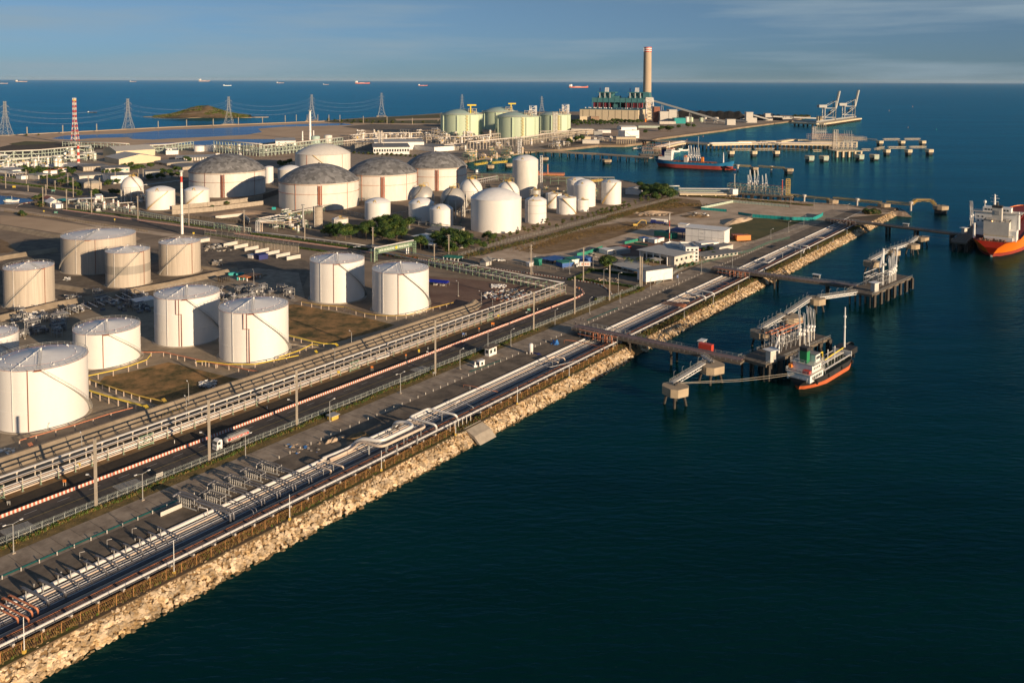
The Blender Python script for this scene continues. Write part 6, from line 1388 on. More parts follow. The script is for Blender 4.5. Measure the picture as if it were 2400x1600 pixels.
for a,b in zip(cur,cur[1:]):
    d=b-a; n_=max(1,int(d.length/3.3))
    for k in range(n_): barrier(a.lerp(b,k/n_),math.atan2(d.y,d.x),'red and white striped barrier block curving round the tip of the road bend','barrier blocks at the bend')
for seg,nm in (([(147,492.5),(400,527.6),(506,542.5)],'left'),([(550,548.5),(700,568.8),(815,584)],'middle'),([(845,590),(872,593.5)],'gap'),([(896,596.5),(968,606.8)],'right')):
    P=PX(seg)
    for a,b in zip(P,P[1:]):
        d=b-a; n_=int(d.length/3.32)
        for k in range(n_): barrier(a.lerp(b,k/n_),math.atan2(d.y,d.x),'red and white striped barrier block on the far side of the coast road, %s stretch'%nm,'barrier blocks on the far road side, '+nm)
# low kerbs painted
def kerb(pts,label):
    P=PX(pts); o=P[0]; mb=MB()
    for a,b in zip(P,P[1:]): A=a-o;B_=b-o; mb.bar((A.x,A.y,.25),(B_.x,B_.y,.25),.5,.5)
    single('kerb','%s'%label,'kerb',mb,'kerb_paint',o)
kerb([(980,608),(1062,618),(1110,624),(1172,632),(1240,641),(1320,653),(1355,658.5),(1385,662.5),(1410,670),(1428,681),(1434,690)],'red and white kerb along the far edge of the inner road bend')
kerb([(38,487),(44,481),(58,477),(72,475)],'pale curved kerb round the small lay by near the boat inlet')
BO=None
for k in range(130):
    s=62+k*4.3
    if 334<s<352 or 494<s<512 or s>600: continue
    p=ST(s,-216.2+(0 if s<350 else -.6),0); y_='yellow' if s<150 else 'white'
    if BO is None: BO=single('bollard','',"bollard",MB().cyl(0,0,0,1.15,.14,.13,8),'offwhite',p)
    o=BO if not BO['label'] else BO.copy()
    if o is not BO: COL.objects.link(o)
    o.location=p; tag(o,'pale upright bollard in the long row between the service lane and the pipe trench','bollard','bollards of the service lane')
# chain link fences
def fence(label,pts,h=2.2,sp=3.0,post='galv',mesh=None,hook=.5,rails=2,side=1,cat='fence',name='chain_link_fence',pr_=.06):
    P=[Vector((p[0],p[1],0)) for p in pts]; o=P[0]; T=thing(name,label,cat,o); Lt=sum((b-a).length for a,b in zip(P,P[1:])); first=None; sp=max(sp,Lt/98); mb=MB()
    mm=MB()
    for a,b in zip(P,P[1:]):
        d=b-a; L_=d.length; d.normalize(); nr=Vector((-d.y,d.x,0))*side; n_=max(1,int(L_/sp))
        for k in range(n_+(b is P[-1])):
            c=a+d*(L_*k/n_)-o
            if first is None:
                m2=MB(); m2.bar((0,0,0),(0,0,h),pr_*2); 
                if hook: m2.bar((0,0,h),(0,hook*side*.8,h+hook),pr_*1.8)
                first=m2.build('post',post,T); e=first
            else: e=first.copy(); COL.objects.link(e); e.parent=T
            e.location=c; e.rotation_euler=(0,0,math.atan2(d.y,d.x))
        for r_ in range(rails): z=h*(r_+1)/rails-.08; mb.bar(a-o+Vector((0,0,z)),b-o+Vector((0,0,z)),.05)
        if hook:
            for r_ in (.4,1): q=nr*hook*.8*r_+Vector((0,0,h+hook*r_)); mb.bar(a-o+q,b-o+q,.025)
        if mesh:
            step=.45 if mesh=='wire' else 0
            if step:
                for k in range(int(L_/step)): c=a+d*(k*step)-o; mm.bar((c.x,c.y,.1),(c.x+d.x*step*2,c.y+d.y*step*2,h-.1),.02); mm.bar((c.x+d.x*step*2,c.y+d.y*step*2,.1),(c.x,c.y,h-.1),.02)
            else: mm.bar((a-o)+Vector((0,0,h/2)),(b-o)+Vector((0,0,h/2)),.04,h-.2)
    mb.build('rail',post,T)
    if mesh: mm.build('wire_mesh' if mesh=='wire' else 'sheet_panel',post if mesh=='wire' else mesh,T)
    return T
for s0,s1,l in ((62,140,'nearest'),(140,218,'second'),(233,330,'third')): fence('rusty orange chain link fence with bent tops above the rocks, %s stretch'%l,[ST(s0,-184.9),ST(s1,-184.7)],2.3,4.0,'rust_dark' if 0 else 'ochre_post','wire',.6,1,side=-1)
for s0,s1,l in ((60,146,'nearest'),(146,232,'second'),(232,330,'third'),(330,398,'farthest')): fence('galvanised chain link fence with bent tops on the road kerb, %s stretch'%l,[ST(s0,-232.3),ST(s1,-232.3)],2.1,2.9,'mint_post','wire',.5,2,side=-1)
fence('chain link fence curling round the road bend',[ST(398,-232.3)]+PX([(1400,706),(1430,703),(1470,688),(1505,671)]),2.0,3.2,'mint_post','wire',.4,1)
fence('long grey fence between the white tank yard and the open lot',PX([(1075,602),(1160,576),(1300,540),(1450,500),(1590,463)]),2.6,4,'galv_post','wire',0,2,pr_=.1)
fence('leaning grey fence posts in front of the truck bays',PX([(480,553),(560,561),(700,583)]),3.4,5,'galv_post','wire',1.6,1,side=1)
fence('fence below the gravel strip at the left',PX([(10,497),(90,508),(140,514),(232,528),(345,545)]),2.0,3.6,'drygrass','wire',0,1)
fence('fence of the workshop yard beside the inner road',PX([(1145,609),(1200,619),(1260,630),(1320,634),(1345,628)]),2.0,4,'galv_post','wire',0,1)
fence('green fence beside the office along the seafront lane',PX([(1585,632),(1640,619),(1700,605),(1760,590),(1800,572),(1850,560)]),1.9,4,'green_post','wire',0,2)
fence('pale green panel fence beside the stilted box',PX([(1538,668),(1570,652),(1582,640),(1606,628)]),1.8,2,'mint_post','wire',0,2)
fence('teal sheet hoarding at the left of the fenced sand plot',PX([(1643,492),(1703,497)]),2.6,3,'dark','teal_bright',0,0,cat='hoarding',name='sheet_hoarding')
fence('teal sheet hoarding piece in the middle of the plot front',PX([(1730,503),(1762,508)]),2.6,3,'dark','teal_bright',0,0,cat='hoarding',name='sheet_hoarding')
fence('long teal sheet hoarding above the green field',PX([(1763,510),(1850,516.5),(1905,518),(1925,509),(1929,505)]),3.2,3,'dark','teal_bright',0,0,cat='hoarding',name='sheet_hoarding')
fence('pale sheet hoarding at the back of the fenced sand plot',PX([(1643,490.5),(1680,483),(1718,475),(1800,482),(1850,486.5)]),2.4,3,'dark','mint_sheet',0,0,cat='hoarding',name='sheet_hoarding')
fence('fence of the green field along the seafront lane',PX([(1740,577),(1790,563),(1840,548),(1895,530)]),1.9,4,'galv_post','wire',0,1)
fence('fence behind the green field by the sand bank',PX([(1700,531),(1730,520),(1762,510)]),1.9,3,'galv_post','wire',0,1)
fence('green sheet fence of the workshop yard',PX([(1352,602),(1375,597),(1412,584)]),2.6,4,'dark','green_sheet',0,0,cat='hoarding',name='sheet_hoarding')
fence('green sheet heap fence by the small cabins, left piece',PX([(1464,573),(1497,565)]),2.2,4,'dark','green_sheet',0,0,cat='hoarding',name='sheet_hoarding')
fence('green sheet fence by the small cabins, front piece',PX([(1486,572),(1518,577)]),1.6,4,'dark','green_sheet',0,0,cat='hoarding',name='sheet_hoarding')
fence('shore fence by the north edge of the sand plot',PX([(1700,468),(1800,473),(1870,480),(1990,488)]),1.9,6,'galv_post',None,0,1)
for k in range(6): p=ST(218+k*2.2,-186.5,0); single('fence_post','thick pale post in the short row above the boat ramp','post',MB().bar((0,0,0),(0,0,2.6),.25),'offwhite',p,0,'thick posts above the boat ramp')
# seaside lamp posts
for k,(x,y,yt) in enumerate(((57,1530,1445),(408,1345,1265),(679,1218,1158),(894,1103,1055),(1068,1020,984),(1212.5,947,906),(1334,886,858),(1437,820,800),(1603.5,749,720),(1671.5,718,693),(1731,683,667),(1791,650,632),(1834,608,592),(1877,610,585),(1916.5,590,574),(1952.5,572,557),(1985,552,538))):
    p=G(x,y); h=HZ(x,yt,p); T=thing('slim_lamp_post','slim white lamp post on the seawall verge, %s'%(ORD(k)+' from the near end' if k<12 else 'among the last toward the tip'),'lamp post',p,0,'lamp posts of the seawall'); MB().cyl(0,0,0,h,.11,.07,6).build('post','white',T); MB().box(-.3,-.3,0,.3,.3,.7).build('foot','ochre',T)
# ================================================================ JETTIES
def jetty(label,pts,w_,z=3.5,th=.9,sp=10,pile=.45,rail_m='galv',pipes=(),deck='concrete',name='jetty',cat='jetty',rake=0,zb=-6,cap=True,railh=1.1,maxp=48,wall_m=None):
    P=[Vector((p[0],p[1],0)) for p in pts]; o=P[0]; T=thing(name,label,cat,o); mb=MB(); rl=MB(); pm={}
    Lt=sum((b-a).length for a,b in zip(P,P[1:])); sp=max(sp,Lt/maxp); first=None; cp=MB()
    for i,(a,b) in enumerate(zip(P,P[1:])):
        d=b-a; L_=d.length; d.normalize(); nr=Vector((-d.y,d.x,0)); A=a-o; B_=b-o; e=d*(w_*.0)
        zc=z-th/2+.003*i; mb.bar(A-d*.3+Vector((0,0,zc)),B_+d*.3+Vector((0,0,zc)),w_,th)
        if railh:
            for s_ in (-1,1):
                for hh in (.55,1): rl.bar(A+nr*s_*w_*.49+Vector((0,0,z+railh*hh)),B_+nr*s_*w_*.49+Vector((0,0,z+railh*hh)),.07)
                for k in range(int(L_/2.5)+1): q=A+d*min(L_,k*2.5)+nr*s_*w_*.49; rl.bar(q+Vector((0,0,z)),q+Vector((0,0,z+railh)),.06)
        n_=max(1,int(L_/sp))
        for k in range(n_):
            c=A+d*(L_*(k+.5)/n_)
            if cap: cp.bar(c-nr*w_*.5+Vector((0,0,z-th-.4)),c+nr*w_*.5+Vector((0,0,z-th-.4)),1.1,.8)
            for s_ in (-1,1):
                if first is None:
                    first=MB().bar((0,0,zb),(0,0,z-th),pile*2).build('pile','pile_shade',T); e_=first
                else: e_=first.copy(); COL.objects.link(e_); e_.parent=T
                e_.location=c+nr*s_*w_*.36
        for j,(q,r,m_,dz) in enumerate(pipes):
            pm.setdefault(j,[]); pm[j]+= [A+nr*q+Vector((0,0,z+dz)),B_+nr*q+Vector((0,0,z+dz))]
    mb.build('deck',deck,T)
    if railh: rl.build('railing',rail_m,T)
    if cap: cp.build('pile_cap',deck,T)
    for j,(q,r,m_,dz) in enumerate(pipes):
        pts2=[]; [pts2.append(p) for p in pm[j] if not pts2 or (p-pts2[-1]).length>.5]; MB().tube(pts2,r,6).build('pipe',m_,T)
    return T
def dolphin(label,p,w_=9,h=3.4,z=3.5,rz=0,piles=True,m='pier_conc',group='mooring dolphins',bollard=True,fender=None):
    p=Vector(p); T=thing('mooring_dolphin',label,'mooring dolphin',(p.x,p.y,0),rz,group); r=w_/2; c=r*.45
    poly=[(-r,-r+c),(-r+c,-r),(r-c,-r),(r,-r+c),(r,r-c),(r-c,r),(-r+c,r),(-r,r-c)]
    MB().prism(poly,z-h,z).build('pile_cap',m,T)
    if piles:
        for x,y in ((-1,-1),(1,-1),(1,1),(-1,1)): MB().tube([(x*r*.75,y*r*.75,-7),(x*r*.5,y*r*.5,z-h)],.5 if w_<14 else 1.2,8).build('pile','pile_shade',T)
    else: MB().prism([(x*.8,y*.8) for x,y in poly],-6,z-h).build('pile_group','dark',T)
    if bollard: MB().cyl(0,0,z,z+.9,.5,.35,8).cyl(.9,.4,z,z+.7,.4,.5,8).build('mooring_hook','dark',T)
    if fender: MB().box(-r*.4,-r-1.2,z-h-2,r*.7,-r-.05,z-.5).build('fender_panel',fender,T)
    return T
def catwalk(label,a,b,z=3.6,w_=1.6,truss=True,m='steel',group='truss footbridges',lamps=3,h=1.3,rl=None):
    a=Vector((a[0],a[1],0)); b=Vector((b[0],b[1],0)); d=b-a; L_=d.length; T=thing('footbridge',label,'footbridge',a,math.atan2(d.y,d.x),group); mb=MB(); k_=max(4,int(L_/2.4))
    MB().box(0,-w_/2,z,L_,w_/2,z+.12).build('walkway',m,T)
    for s_ in (-1,1):
        y=s_*w_/2
        for zz in (z+1.1,z+.55): mb.bar((0,y,zz),(L_,y,zz),.08)
        for k in range(k_+1): mb.bar((L_*k/k_,y,z),(L_*k/k_,y,z+1.1),.07)
    mb.build('railing',rl or m,T)
    if truss:
        mb=MB()
        for s_ in (-1,1):
            y=s_*w_/2; mb.bar((0,y,z-.1),(L_,y,z-.1),.28); mb.bar((1,y,z-h),(L_-1,y,z-h),.24)
            for k in range(k_): mb.bar((L_*k/k_,y,z-h if k%2 else z),(L_*(k+1)/k_,y,z if k%2 else z-h),.13)
        mb.build('truss','white' if m=='steel' else m,T)
    for k in range(lamps):
        x=L_*(k+.5)/lamps; MB().tube([(x,w_/2,z),(x,w_/2,z+2.9),(x+.3,w_/2,z+3.1),(x+1.3,w_/2,z+3.1)],.05,5).build('lamp_bracket','galv',T)
    return T
def arm(label,p,h=15,rz=0,lean=.2,m='white',group=None,z=3.5):
    T=thing('marine_loader',label,'loading arm',(p[0],p[1],z),rz,group); s_=h/15.
    MB().cyl(0,0,0,h*.42,.34*s_,.30*s_,8).build('riser','offwhite',T)
    mb=MB(); top=(-1.1*s_*lean*4,0,h); mb.tube([(0,0,h*.42),top],.17*s_,6); mb.tube([(top[0],.5,h),(1.6*s_,.5,h*.30)],.15*s_,6); mb.tube([(0,-.5,h*.42),(top[0],-.5,h*.98)],.07*s_,5); mb.build('boom','white' if m=='white' else m,T)
    mb=MB(); mb.cyl(0,0,h*.40,h*.46,.7*s_,.7*s_,8); mb.box(-1.6*s_,-.6,h*.3,-.8*s_,.6,h*.38); mb.cyl(1.6*s_,.5,h*.24,h*.32,.45*s_,.45*s_,8); mb.build('swivel_joint',m,T); return T
PIPES1=((-1.6,.3,'pipe_grey',.55),(-.8,.22,'rust',.5),(.1,.3,'pipe_grey',.55),(1.0,.22,'pipe_brown',.5),(2.0,.26,'pipe_grey',.5),(-2.6,.2,'pipe_brown',.4))
jetty('first pier trestle carrying pipes from the seawall to the near loading platform',[ST(341,-213),ST(341,-152),ST(341.5,-131)],8,3.2,pipes=PIPES1,sp=16,deck='concrete_dark')
jetty('second pier trestle carrying pipes to the middle loading platform',[ST(503,-213),ST(503.5,-160),ST(506,-127)],8,3.2,pipes=PIPES1,sp=18,deck='concrete_dark')
jetty('third pier trestle leading toward the orange ship',[ST(741,-213),ST(741,-174),ST(733,-130),ST(727,-99)],8,3.2,pipes=PIPES1[:4],sp=20,pile=.7,deck='concrete_dark')
for k,(s,nm) in enumerate(((341,'first'),(503,'second'),(741,'third'))):
    T=thing('pipe_manifold','pipe manifold deck of rust and grey loops at the root of the %s pier'%nm,'pipe manifold',ST(s,-199,0),RA-PI/2)
    mb=MB(); 
    for j in range(7): mb.tube(fillet([(-9+j*2.6,-4,.4),(-9+j*2.6,-4,3.0+.1*j),(-9+j*2.6,5,3.0+.1*j),(-9+j*2.6,5,.5)],.8),.22,6)
    mb.build('pipe_loops','steel',T); mb=MB()
    for j in range(3): mb.tube(fillet([(-1+j*3.6,-6,1),(-1+j*3.6,-6,4.2),(1.6+j*3.6,-6,4.2),(1.6+j*3.6,-6,1)],.8),.24,6)
    mb.tube([(-9,-5.4,4.0),(11,-5.4,4.0)],.2,6); mb.tube([(-9,-6.4,2.2),(11,-6.4,2.2)],.2,6); mb.build('rust_pipes','rust',T)
    mb=MB()
    for j in range(9): mb.bar((-9+j*2.5,-4.9,0),(-9+j*2.5,-4.9,4.2),.18); mb.bar((-9+j*2.5,7,0),(-9+j*2.5,7,4.0),.18)
    mb.bar((-9,7,4),(11,7,4),.18); mb.build('support_frame','galv',T)
def platform(label,c,L_,w_,rz,z=3.5,m='concrete_dark',sp=7):
    T=thing('loading_platform',label,'loading platform',(c[0],c[1],0),rz); MB().box(-L_/2,-w_/2,z-1.2,L_/2,w_/2,z).build('deck',m,T); mb=MB()
    for s_ in (-1,1):
        mb.bar((-L_/2,s_*w_/2,z+1.1),(L_/2,s_*w_/2,z+1.1),.07); mb.bar((-L_/2,s_*w_/2,z+.6),(L_/2,s_*w_/2,z+.6),.07)
        for k in range(int(L_/2.5)): x=-L_/2+k*2.5; mb.bar((x,s_*w_/2,z),(x,s_*w_/2,z+1.1),.06)
    mb.build('railing','galv',T); f=None
    for k in range(int(L_/sp)+1):
        for y in (-w_*.4,0,w_*.4):
            if f is None: f=MB().cyl(0,0,-7,z-1.2,.5,.5,8).build('pile','pile_shade',T); e=f
            else: e=f.copy(); COL.objects.link(e); e.parent=T
            e.location=(-L_/2+1+k*(L_-2)/int(L_/sp),y,0)
    for k in range(int(L_/9)+1):
        x=-L_/2+2+k*(L_-4)/int(L_/9); MB().box(x-1.3,-w_/2-1.0,-3.5,x+1.3,-w_/2-.01,z-.4).build('fender','pile_shade' if m!='cream' else m,T)
    return T
def clutter(label,c,rz,L_,w_,z,seed,h=9,mats=('galv','pipe_white','rust')):
    random.seed(seed); T=thing('loading_pipework',label,'pipework',(c[0],c[1],z),rz); a,b,c_=MB(),MB(),MB(); nx=max(3,int(L_/4))
    for k in range(nx+1):
        x=-L_/2+L_*k/nx
        for y in (-w_/2,w_/2): a.bar((x,y,0),(x,y,h),.2)
        for z_ in (.35,.7,1): a.bar((x,-w_/2,h*z_),(x,w_/2,h*z_),.16)
    for z_ in (.35,.7,1):
        for y in (-w_/2,w_/2): a.bar((-L_/2,y,h*z_),(L_/2,y,h*z_),.16)
    for k in range(nx): a.bar((-L_/2+L_*k/nx,-w_/2,0),(-L_/2+L_*(k+1)/nx,-w_/2,h*.7),.12)
    for k in range(int(L_*.9)):
        x=U(-L_/2,L_/2); y=U(-w_/2,w_/2); z0=U(0,h*.3); z1=U(h*.4,h); b.tube(fillet([(x,y,z0),(x,y,z1),(x+U(-2.5,2.5),y+U(-1,1),z1)],.4,2),U(.1,.24),6)
    for k in range(5): y=U(-w_/2,w_/2); z_=h*random.choice((.37,.72,1.03)); c_.tube([(-L_/2,y,z_),(L_/2,y,z_)],U(.12,.25),6)
    a.build('frame',mats[0],T); b.build('pipes',mats[1],T); c_.build('header_pipes',mats[2],T); return T
A1=rad(43); A2=rad(46); C1=Vector((121,370,0)); C2=Vector((214,489,0))
def loc(C,ang,x,y): return Vector((C.x+x*math.cos(ang)-y*math.sin(ang),C.y+x*math.sin(ang)+y*math.cos(ang),0))
platform('near loading platform on piles beside the small black and white tanker',C1,56,13,A1)
platform('middle loading platform on piles with pale fenders and folded arms',C2,62,14,A2)
platform('far loading platform in the shade of the orange ship',ST(735,-104),90,10,RA,m='concrete_dark')
clutter('steel pipe frame with rust red pipes on the near loading platform',loc(C1,A1,2,2),A1,20,8,3.5,5,9,('galv','pipe_white','rust'))
clutter('steel pipe frame on the middle loading platform',loc(C2,A2,-4,1),A2,18,8,3.5,6,7,('galv','pipe_grey','pipe_white'))
for k,(x,y,h,l) in enumerate(((6,-3,17,.22),(10,-3,14,.1),(13.5,-3,16.5,.25),(16.5,-3,15.5,.3),(19,-3,14,.15))): arm('white folded loading arm on the near platform beside the small tanker, %s from the left'%ORD(k),loc(C1,A1,x,y),h,A1,l,group='loading arms of the near platform')
for k,(x,h,l) in enumerate(((4,16,.1),(6.5,15,.1),(9,17,.05),(11.5,18,.1),(14,20,-.4))): arm('white folded loading arm in the tight bunch on the middle platform, %s from the left'%ORD(k),loc(C2,A2,x,-3),h,A2,l,group='loading arms of the middle platform')
def jib(label,p,h,L_,rz,z=3.5,col='white',r=.45):
    T=thing('deck_crane',label,'crane',(p[0],p[1],z),rz); MB().cyl(0,0,0,h,r,r*.9,12).build('column',col,T); MB().cyl(0,0,h*.55,h*.6,r*3,r*3,12).build('platform','galv',T); MB().bar((0,0,h*.9),(L_,0,h*.55),r*1.2).build('jib',col,T); MB().bar((0,0,h),(L_*.6,0,h*.75),.1).build('stay','galv',T); return T
jib('white pedestal crane with a lowered jib on the near loading platform',loc(C1,A1,-10,-2),8,10,A1+rad(200))
jib('tall white column crane on the middle loading platform',loc(C2,A2,-3,-2),21,9,A2+rad(190),r=.65)
bldg('white flat roofed hut at the land end of the near loading platform',(1778,858),(1789,862),(1794,855),828,'flat','offwhite','white',1.0)
T=[o for o in bpy.data.objects if o.get('label')=='white flat roofed hut at the land end of the near loading platform'][0]; T.location=loc(C1,A1,-24,-4)+Vector((0,0,3.5)); T.scale=(1,1,.8)
T2=dup(T,loc(C2,A2,-23,-3)+Vector((0,0,3.5)),label='white flat roofed hut at the land end of the middle loading platform')
T3=dup(T,ST(728,-108,3.4),label='white flat roofed hut at the far pier beside the orange ship')
single('shipping_container','bright red foam container on the first pier trestle','container',MB().box(-3,-1.2,.3,3,1.2,2.9).box(-3.1,-1.3,0,3.1,1.3,.3),'red',ST(345,-149,3.2),RA-PI/2-.02)
T=thing('control_kiosk','small glazed steel kiosk on the first pier trestle','kiosk',ST(350,-153,3.2),RA); MB().box(-2.4,-1.4,2.3,2.4,1.4,2.5).build('roof','white',T); MB().box(-2,-1.1,0,2,1.1,2.3).build('cabin','galv',T); mb=MB(); [mb.box(-1.8+k*1.2,-1.16,.9,-1.0+k*1.2,-1.11,2) for k in range(3)]; mb.build('window','glass',T)
T2=dup(T,ST(512,-152,3.2),RA-PI/2,'small glazed steel kiosk on the second pier trestle'); T3=dup(T,ST(741,-150,3.2),RA-PI/2,'small dark kiosk on the third pier trestle')
DZ=3.5
D=[(1583,903,'nearest dolphin at the end of the footbridge chain, tied to the small tanker',9),(1666,852,'dolphin just in front of the first pier trestle',10),(1787,775,'dolphin behind the near loading platform with a dark walkway',10),(1851,739,'middle dolphin of the zigzag footbridge chain',11),(1912,697.5,'dolphin where the footbridge bends toward the middle platform',9),(2045,612,'dolphin behind the middle loading platform',10),(2092,586,'second dolphin beyond the middle platform',9),(2138,571.5,'third dolphin beyond the middle platform',9),(2160,555,'farthest shaded dolphin of the zigzag chain',9)]
dp=[]
for x,y,l,w_ in D: p=G(x,y,DZ); dp.append(p); dolphin(l,p,w_,3.2,DZ,rad(30),group='octagonal dolphins of the near piers')
for i,j,l,n_ in ((0,1,'nearest truss footbridge, sloping up to the first pier',4),(2,3,'truss footbridge between the two dolphins behind the near platform',6),(3,4,'truss footbridge rising to the bend of the chain',6),(5,6,'truss footbridge behind the middle platform',6),(6,7,'truss footbridge second beyond the middle platform',5),(7,8,'last shaded truss footbridge of the chain',3)):
    a,b=dp[i],dp[j]; d=(b-a).normalized(); n3=Vector((-d.y,d.x,0)); catwalk(l,a+d*1.5+n3*2.5,b-d*1.5+n3*2.5,lamps=n_)
catwalk('short footbridge from the second dolphin to the first pier trestle',dp[1]+Vector((1,2,0)),ST(337,-147),lamps=0)
catwalk('long white truss footbridge reaching the middle loading platform',dp[4]+Vector((2,1,0)),loc(C2,A2,-30,2),lamps=5)
catwalk('dark straight walkway from the third dolphin to the near platform',dp[2]+Vector((-1,-2,0)),loc(C1,A1,14,6),truss=False,m='dark',lamps=0)
catwalk('dark walkway from the sixth dolphin to the middle platform',dp[5]+Vector((0,-2,0)),loc(C2,A2,-8,6),truss=False,m='dark',lamps=0)
single('mooring_rope','pair of pale mooring ropes from the nearest dolphin to the small tanker','rope',MB().tube([dp[0]-dp[0]+Vector((2,0,.8)),Vector((14,3,.1)),Vector((26,5.4,-.2)),Vector((38,8.2,0)),Vector((49.5,11.5,.5))],.07,4).tube([Vector((2,.5,.9)),Vector((26,6,.3)),Vector((49.5,12.6,.7))],.07,4),'cream_steel',dp[0])
single('mooring_rope','thin mooring rope from the farthest dolphins to the orange ship stern','rope',MB().tube([(0,0,.8),(30,-9,-.8),(60,-12,2)],.12,4),'steel',dp[8])
# harbour beyond
YP=[((1842,457),(1873,458.5)),((1873,459),(1944,466)),((1953,463.5),(2066,474)),((2078,472.5),(2135,477.5)),((2135,477.5),(2147,468.5)),((2147,468.5),(2183,469)),((2183,469),(2192,479))]
for k,(a,b) in enumerate(YP): catwalk('yellow railed footbridge of the outer line beyond the sand plot, %s piece from the left'%ORD(k),G(*a,4),G(*b,4),z=4,w_=2.6,truss=True,m='ochre',group='yellow footbridges',lamps=0,h=1.6)
for (x,y,l,w_) in ((1951,468,'flat dolphin in the yellow footbridge line, left one',10),(2072,477,'flat dolphin in the yellow footbridge line, right one',10),(2205,482,'last flat dolphin at the right end of the yellow footbridge',12)): dolphin(l,G(x,y,3),w_,3.4,3,rad(10),piles=False,group='flat dolphins of the outer line')
for (x,y,l) in ((1885,463,'left'),(2009,472,'middle'),(2135,480,'right')): single('footbridge_pier','%s slim round pier under the yellow footbridge'%l,'pier',MB().cyl(0,0,-6,1,.9,.9,10).cyl(0,0,1,3,2,2,10),'offwhite',G(x,y,3))
# green loading platform beyond the lot
gp=G(1778,455,3.5); platform('long loading platform with a green pipe frame beyond the sand plot',gp,70,14,rad(-30),m='concrete_dark')
clutter('green and rusty pipe frame on the long platform beyond the sand plot',gp+Vector((0,2,0)),rad(-30),62,10,3.5,9,9,('green_steel','pipe_cream','rust_dark'))
for k,(x,yt,yb) in enumerate(((1753,410,445),(1757.5,398,445),(1768,399,445),(1776,398,445),(1786.5,411,446),(1794.5,407,446))): p=G(x,yb,3.5); arm('slim white loading arm above the long green framed platform, %s from the left'%ORD(k),p,HZ(x,yt,p)-3.5,rad(-30),.05,group='loading arms of the green framed platform')
p=G(1721,452,3.5); mast('narrow steel tower with a red side beside the green framed platform',(1721,455),408,.8,'galv',name='tower',cat='tower',plain='red'); mast('red steel frame post at the right end of the green platform',(1833,458),421,.7,'red',name='tower',cat='tower'); tower('yellow green scaffold tower at the end of the green platform',(1846,456),419,4,'ochre',pipes=0)
jetty('pale concrete approach trestle with white pipes from the tree cluster to the green platform',[G(1592,452,3.5),G(1725,453,3.5)],12,3.5,1.6,sp=14,pile=.8,deck='cream',pipes=((3,.6,'pipe_white',4.2),(0,.5,'mint_steel',2.6),(2,.5,'mint_steel',1.6),(-3,.4,'pipe_white',.8)))
lowrack('green pipe frame at the root of the pale approach trestle',[G(1563,452),G(1592,452)],7,6,'green_steel',((-1,.4,'pipe_white'),(1,.4,'pipe_white')),8,2,plabel='green frame at the pale trestle')
single('site_cabin','white box cabin on the corner of the green platform','cabin',MB().box(-3,-3,0,3,3,5.5),'white',G(1720,455,3.5),.3)
# mid harbour
jetty('long grey pipe trestle from the harbour wall toward the blue ship',[G(1232,352,3.5),G(1400,361,3.5),G(1525,369.5,3.5)],10,3.5,1.4,sp=14,pile=.8,rail_m='ochre',pipes=((2,.5,'pipe_grey',.8),(-1,.5,'pipe_cream',.8)),deck='concrete')
for (x,y,l) in ((1275,369,'left'),(1422,374,'right')): dolphin('flat dolphin in front of the long grey trestle, %s one'%l,G(x,y,2),14,3.4,2,0,piles=False,group='dolphins of the long grey trestle')
for (x,y,l) in ((1060,389,'left'),(1149,387,'middle'),(1192,383,'right')): dolphin('flat dolphin of the inner yellow footbridge, %s one'%l,G(x,y,2),11,4,2,0,piles=False,group='dolphins of the inner harbour')
for k,(a,b) in enumerate((((1113,385),(1142,381)),((1153,381),(1188,378)))): catwalk('orange yellow footbridge in the inner harbour, %s piece'%ORD(k),G(*a,4),G(*b,4),z=4,w_=3,m='yellow',group='inner harbour footbridges',lamps=0,h=1.6)
catwalk('yellow pipe bridge crossing behind the right hand white tanks',G(1280,411,5),G(1345,419,5),z=5,w_=2.4,m='yellow',group='inner harbour footbridges',lamps=0); catwalk('yellow elevated walkway between the medium and rightmost white tanks',G(1385,424,12),G(1412,421,12),z=12,w_=2,m='ochre',group='tank top walkways',lamps=0)
mast('rust red channel pile marker in the inner harbour',(1283.5,409),385,1.0,'rust',name='marker_pile',cat='marker'); single('barge','flat orange red barge behind the tall slender tank','barge',MB().box(-22,-8,-1,22,8,1.6).box(-20,-6,1.6,-12,6,4),'rust',G(1284,410,-4)+Vector((0,0,1)),-.1)
# blue ship berth
bp_=G(1640,386,3.5); dolphin('flat dolphin between the blue ship and the green platform',G(1768,392,3),10,3,3,0,piles=False,group='dolphins of the blue ship berth'); dolphin('last dolphin of the blue ship berth',G(1848,395,3),12,3.4,3,0,piles=False,group='dolphins of the blue ship berth')
for k,(a,b) in enumerate((((1718,387),(1760,389)),((1778,389),(1838,393)))): catwalk('yellow footbridge right of the blue ship bow, %s piece'%ORD(k),G(*a,4),G(*b,4),z=4,w_=2.8,m='ochre',group='footbridges of the blue ship berth',lamps=0,h=1.6)
for (x,y,l) in ((1729,391,'left'),(1808,394,'right')): single('footbridge_pier','%s round pier under the footbridge of the blue ship berth'%l,'pier',MB().cyl(0,0,-6,1,1.4,1.4,10).cyl(0,0,1,3,2.6,2.6,10),'offwhite',G(x,y,2))
platform('loading platform hidden behind the blue ship',G(1632,383,3.5)+Vector((0,10,0)),60,16,rad(-27))
for k,(x,yt) in enumerate(((1615,341),(1621,341),(1628,344.5),(1634,346),(1639,346))): p=G(x,380,3.5)+Vector((0,4,0)); arm('tall white loading arm behind the blue ship, %s from the left'%ORD(k),p,HZ(x,yt,p)-3.5,rad(-27),.05,group='loading arms behind the blue ship')
